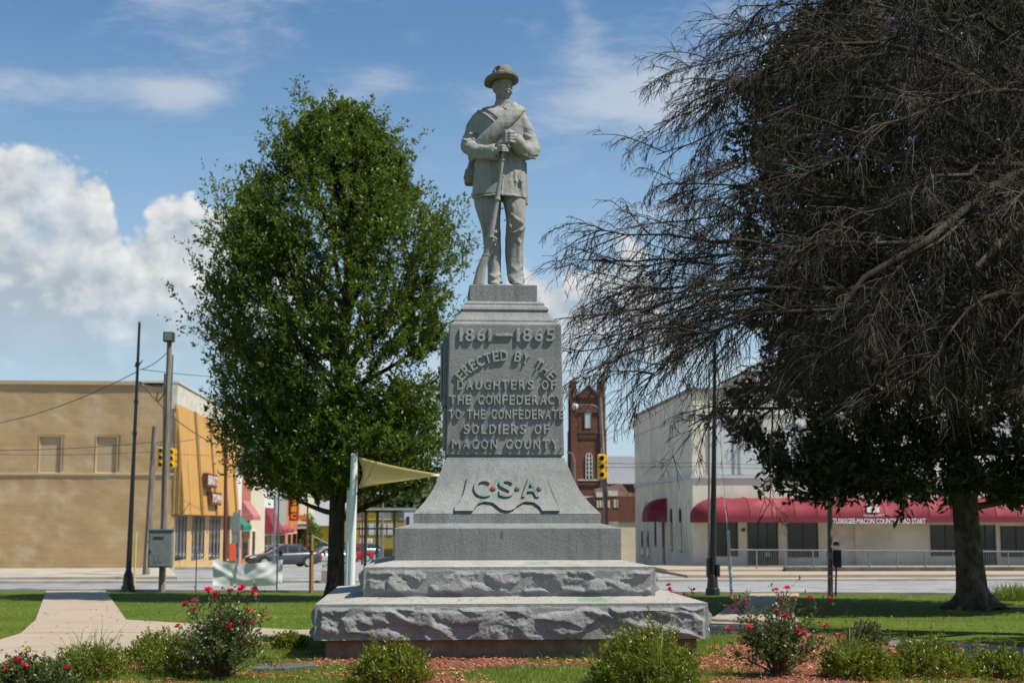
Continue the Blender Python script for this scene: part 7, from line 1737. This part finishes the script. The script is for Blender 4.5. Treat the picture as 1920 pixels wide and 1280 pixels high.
# ------------------------------------------------------------------ cars
def car(px, pyb, Y, ang, m, label, L=4.6, W=1.8, H=1.42, name='parked_car', suv=False, z=None):
    q = P(px, pyb, Y); g0 = float(tz(q.x, Y))+.012; t = thing(name, (q.x, Y, g0), label, 'car')
    ca, sa = math.cos(ang), math.sin(ang)
    def tf(v): return [(q.x+a*ca-b*sa, Y+a*sa+b*ca, g0+c) for a, b, c in v]
    # body lofted from cross sections along the length; front at -x
    hL = L/2; be = .78 if not suv else .98
    st = [(-hL, .42, .60, .62), (-hL+.08, .28, .66, .80), (-hL+.35, .20, .72, .93), (-hL+1.15, .18, .86 if not suv else 1.0, 1.), (-hL+1.45, .18, be+.12, 1.), (0, .18, be+.14, 1.), (hL-1.0, .18, be+.17, 1.), (hL-.45, .20, be+.19 if not suv else be+.1, .98), (hL-.10, .28, be+.12, .90), (hL, .45, .72, .78)]
    V = []; Fc = []; n = 12
    for x, zb, zt, wf in st:
        hw = W/2*wf; sec = [(-hw*.86, zb), (-hw*.98, zb+.12), (-hw, (zb+zt)/2), (-hw*.96, zt-.10), (-hw*.84, zt-.01), (-hw*.4, zt+.02), (hw*.4, zt+.02), (hw*.84, zt-.01), (hw*.96, zt-.10), (hw, (zb+zt)/2), (hw*.98, zb+.12), (hw*.86, zb)]
        V += [(x, a, b) for a, b in sec]
    for i in range(len(st)-1):
        for j in range(n): a = i*n+j; b = i*n+(j+1) % n; Fc.append((a, b, b+n, a+n))
    Fc.append(tuple(range(n))[::-1]); Fc.append(tuple(len(V)-n+j for j in range(n)))
    body = mobj('body', tf(V), Fc, m, t, True)
    r1, r2 = (-hL+1.25, hL-.75) if not suv else (-hL+1.2, hL-.15); t1, t2 = (-hL+2.05, hL-1.55) if not suv else (-hL+1.75, hL-.5)
    def green(b0, b1, t0_, t1_, z0, z1, w0, w1, mt, nm, par):
        v = [(b0, -w0, z0), (b1, -w0, z0), (b1, w0, z0), (b0, w0, z0), (t0_, -w1, z1), (t1_, -w1, z1), (t1_, w1, z1), (t0_, w1, z1)]
        c = MB(); c.add(tf(v), [(0, 3, 2, 1), (4, 5, 6, 7), (0, 1, 5, 4), (1, 2, 6, 5), (2, 3, 7, 6), (3, 0, 4, 7)]); return c.obj(nm, mt, par, bevel=.03, seg=2, sm=True)
    green(r1, r2, t1-.02, t2+.02, be+.10, H-.05, W/2*.86, W/2*.66, M_glass, 'windows', t)
    green(t1-.10, t2+.12, t1+.15, t2-.12, H-.09, H, W/2*.70, W/2*.60, m, 'roof', t)
    for s in (-1, 1):
        c = MB()
        for x in (( -hL+2.35, .05), (hL-1.5 if not suv else hL-1.6, .06)):
            w0, w1 = W/2*.87, W/2*.68; v = [(x[0]-x[1], s*(w0), be+.1), (x[0]+x[1], s*w0, be+.1), (x[0]+x[1], s*w1, H-.06), (x[0]-x[1], s*w1, H-.06)]; v += [(a, b-s*.05, c_) for a, b, c_ in v]
            c.add(tf(v), [(0, 1, 2, 3), (7, 6, 5, 4), (0, 4, 5, 1), (2, 6, 7, 3), (1, 5, 6, 2), (0, 3, 7, 4)])
        # rails that frame the side glass
        for (xa_, za_, xb_2, zb_3) in ((r1, be+.11, t1, H-.05), (r2, be+.11, t2, H-.05)):
            w0, w1 = W/2*.865, W/2*.67; d = .06; v = [(xa_-d, s*w0, za_), (xa_+d, s*w0, za_), (xb_2+d, s*w1, zb_3), (xb_2-d, s*w1, zb_3)]; v += [(a, b-s*.05, c_) for a, b, c_ in v]; c.add(tf(v), [(0, 1, 2, 3), (7, 6, 5, 4), (0, 4, 5, 1), (2, 6, 7, 3), (1, 5, 6, 2), (0, 3, 7, 4)])
        c.obj('pillars', m, t)
        for x in (-hL+.85, hL-.95):
            wc = tf([(x, s*(W/2-.14), .32)])[0]; wo = tf([(x, s*(W/2+.01), .32)])[0]; w2 = tf([(x, s*(W/2+.025), .32)])[0]
            wh = MB().tube([wc, wo], .325, 18).obj('wheel', M_tyre, t, bevel=.02); rim = MB(); rim.tube([wo, w2], .215, 14); rim.obj('rim', M_rim, wh)
            arch = MB().tube([tf([(x, s*(W/2-.1), .36)])[0], tf([(x, s*(W/2+.004), .36)])[0]], .375, 18).obj('wheel_arch', M_tyre, t)
        MB().add(tf([(-hL+.02, s*W*.24, .56), (-hL+.02, s*W*.36, .58), (-hL+.36, s*W*.47, .66), (-hL+.36, s*W*.47, .73), (-hL+.06, s*W*.35, .69), (-hL+.03, s*W*.24, .66)]), [(0, 1, 2, 3, 4, 5)]).obj('headlight', mat('headlight_glass', (.7, .7, .68), None, rough=.1) if 'headlight_glass' not in MATS else MATS['headlight_glass'], t)
        c = MB(); v = [(hL-.30, s*W*.485, be-.06), (hL-.02, s*W*.40, be-.06), (hL-.04, s*W*.39, be+.08), (hL-.32, s*W*.46, be+.08)]; c.add(tf(v+[(a-.05, b*.96, c_) for a, b, c_ in v]), [(0, 1, 2, 3), (7, 6, 5, 4), (0, 4, 5, 1), (1, 5, 6, 2), (2, 6, 7, 3), (3, 7, 4, 0)]).obj('tail_light', mat('tail_lamp_red', (.45, .01, .01), None, rough=.2) if 'tail_lamp_red' not in MATS else MATS['tail_lamp_red'], t)
        c = MB(); c.add(tf([(r1+.62, s*(W/2*.9), be+.16), (r1+.80, s*(W/2*.9), be+.16), (r1+.80, s*(W/2*.9+.2), be+.16), (r1+.62, s*(W/2*.9+.2), be+.16), (r1+.62, s*(W/2*.9), be+.32), (r1+.80, s*(W/2*.9), be+.32), (r1+.80, s*(W/2*.9+.2), be+.32), (r1+.62, s*(W/2*.9+.2), be+.32)]), [(0, 3, 2, 1), (4, 5, 6, 7), (0, 1, 5, 4), (1, 2, 6, 5), (2, 3, 7, 6), (3, 0, 4, 7)]).obj('mirror', m, t)
        for x in (-hL+1.5, 0.25, hL-1.3):
            c = MB(); c.add(tf([(x, s*(W/2+.003), .3), (x+.02, s*(W/2+.003), .3), (x+.02, s*(W/2*.97+.006), be+.02), (x, s*(W/2*.97+.006), be+.02)]), [(0, 1, 2, 3)]).obj('door_seam', M_tyre, body)
    c = MB(); c.add(tf([(-hL-.005, -.4, .38), (-hL-.005, .4, .38), (-hL+.0, .4, .56), (-hL+.0, -.4, .56)]), [(0, 1, 2, 3)]).obj('grille', M_tyre, t)
    return t
def paint(name, c, met=.35, r=.22): return mat(name, c, None, rough=r, metal=met, spec=.6)
car(531, 1064, 90, D2R(22), paint('charcoal_car_paint', (.075, .078, .09)), 'charcoal grey sedan pulling across the street behind the tarpaulin', L=4.6)
car(612, 1052, 118, D2R(24), paint('silver_car_paint', (.48, .49, .50)), 'silver sedan behind the charcoal one partly hidden by the oak trunk', L=4.7)
car(655, 1045, 128, D2R(40), paint('red_car_paint', (.38, .02, .03)), 'dark red car right of the oak trunk', L=4.5)
car(618, 1040, 136, D2R(8), paint('teal_car_paint', (.05, .085, .10)), 'dark blue green pickup sized car behind the silver sedan', L=5.2, H=1.7, suv=True)
car(540, 1042, 132, D2R(60), paint('white_car_paint', (.7, .7, .7)), 'white car parked by the shops behind the charcoal sedan', L=4.5)
car(672, 1040, 134, D2R(20), paint('blue_grey_car_paint', (.10, .14, .17)), 'blue grey hatchback beyond the white sail post', L=4.4, H=1.6, suv=True)
# green and red clutter by the shops
def crate(px, py0, py1, Y, w_px, m, label, name='street_sign'):
    q = P(px, py1, Y); g0 = float(tz(q.x, Y)); MB_ = MB(); x0_, x1_ = P(px-w_px/2, 960, Y).x, P(px+w_px/2, 960, Y).x
    t = thing(name, (q.x, Y, g0), label, 'sandwich board'); MB_.prism([(Y-.25, g0), (Y+.25, g0), (Y+.05, px_z(px, py0, Y)), (Y-.05, px_z(px, py0, Y))], x0_, x1_, 'x'); MB_.obj('board', m, t)
crate(438, 1018, 1040, 84, 12, mat('orange_red_board', (.6, .08, .03), None, rough=.6), 'orange red sandwich board on the pavement by the green awning', 'sandwich_board')
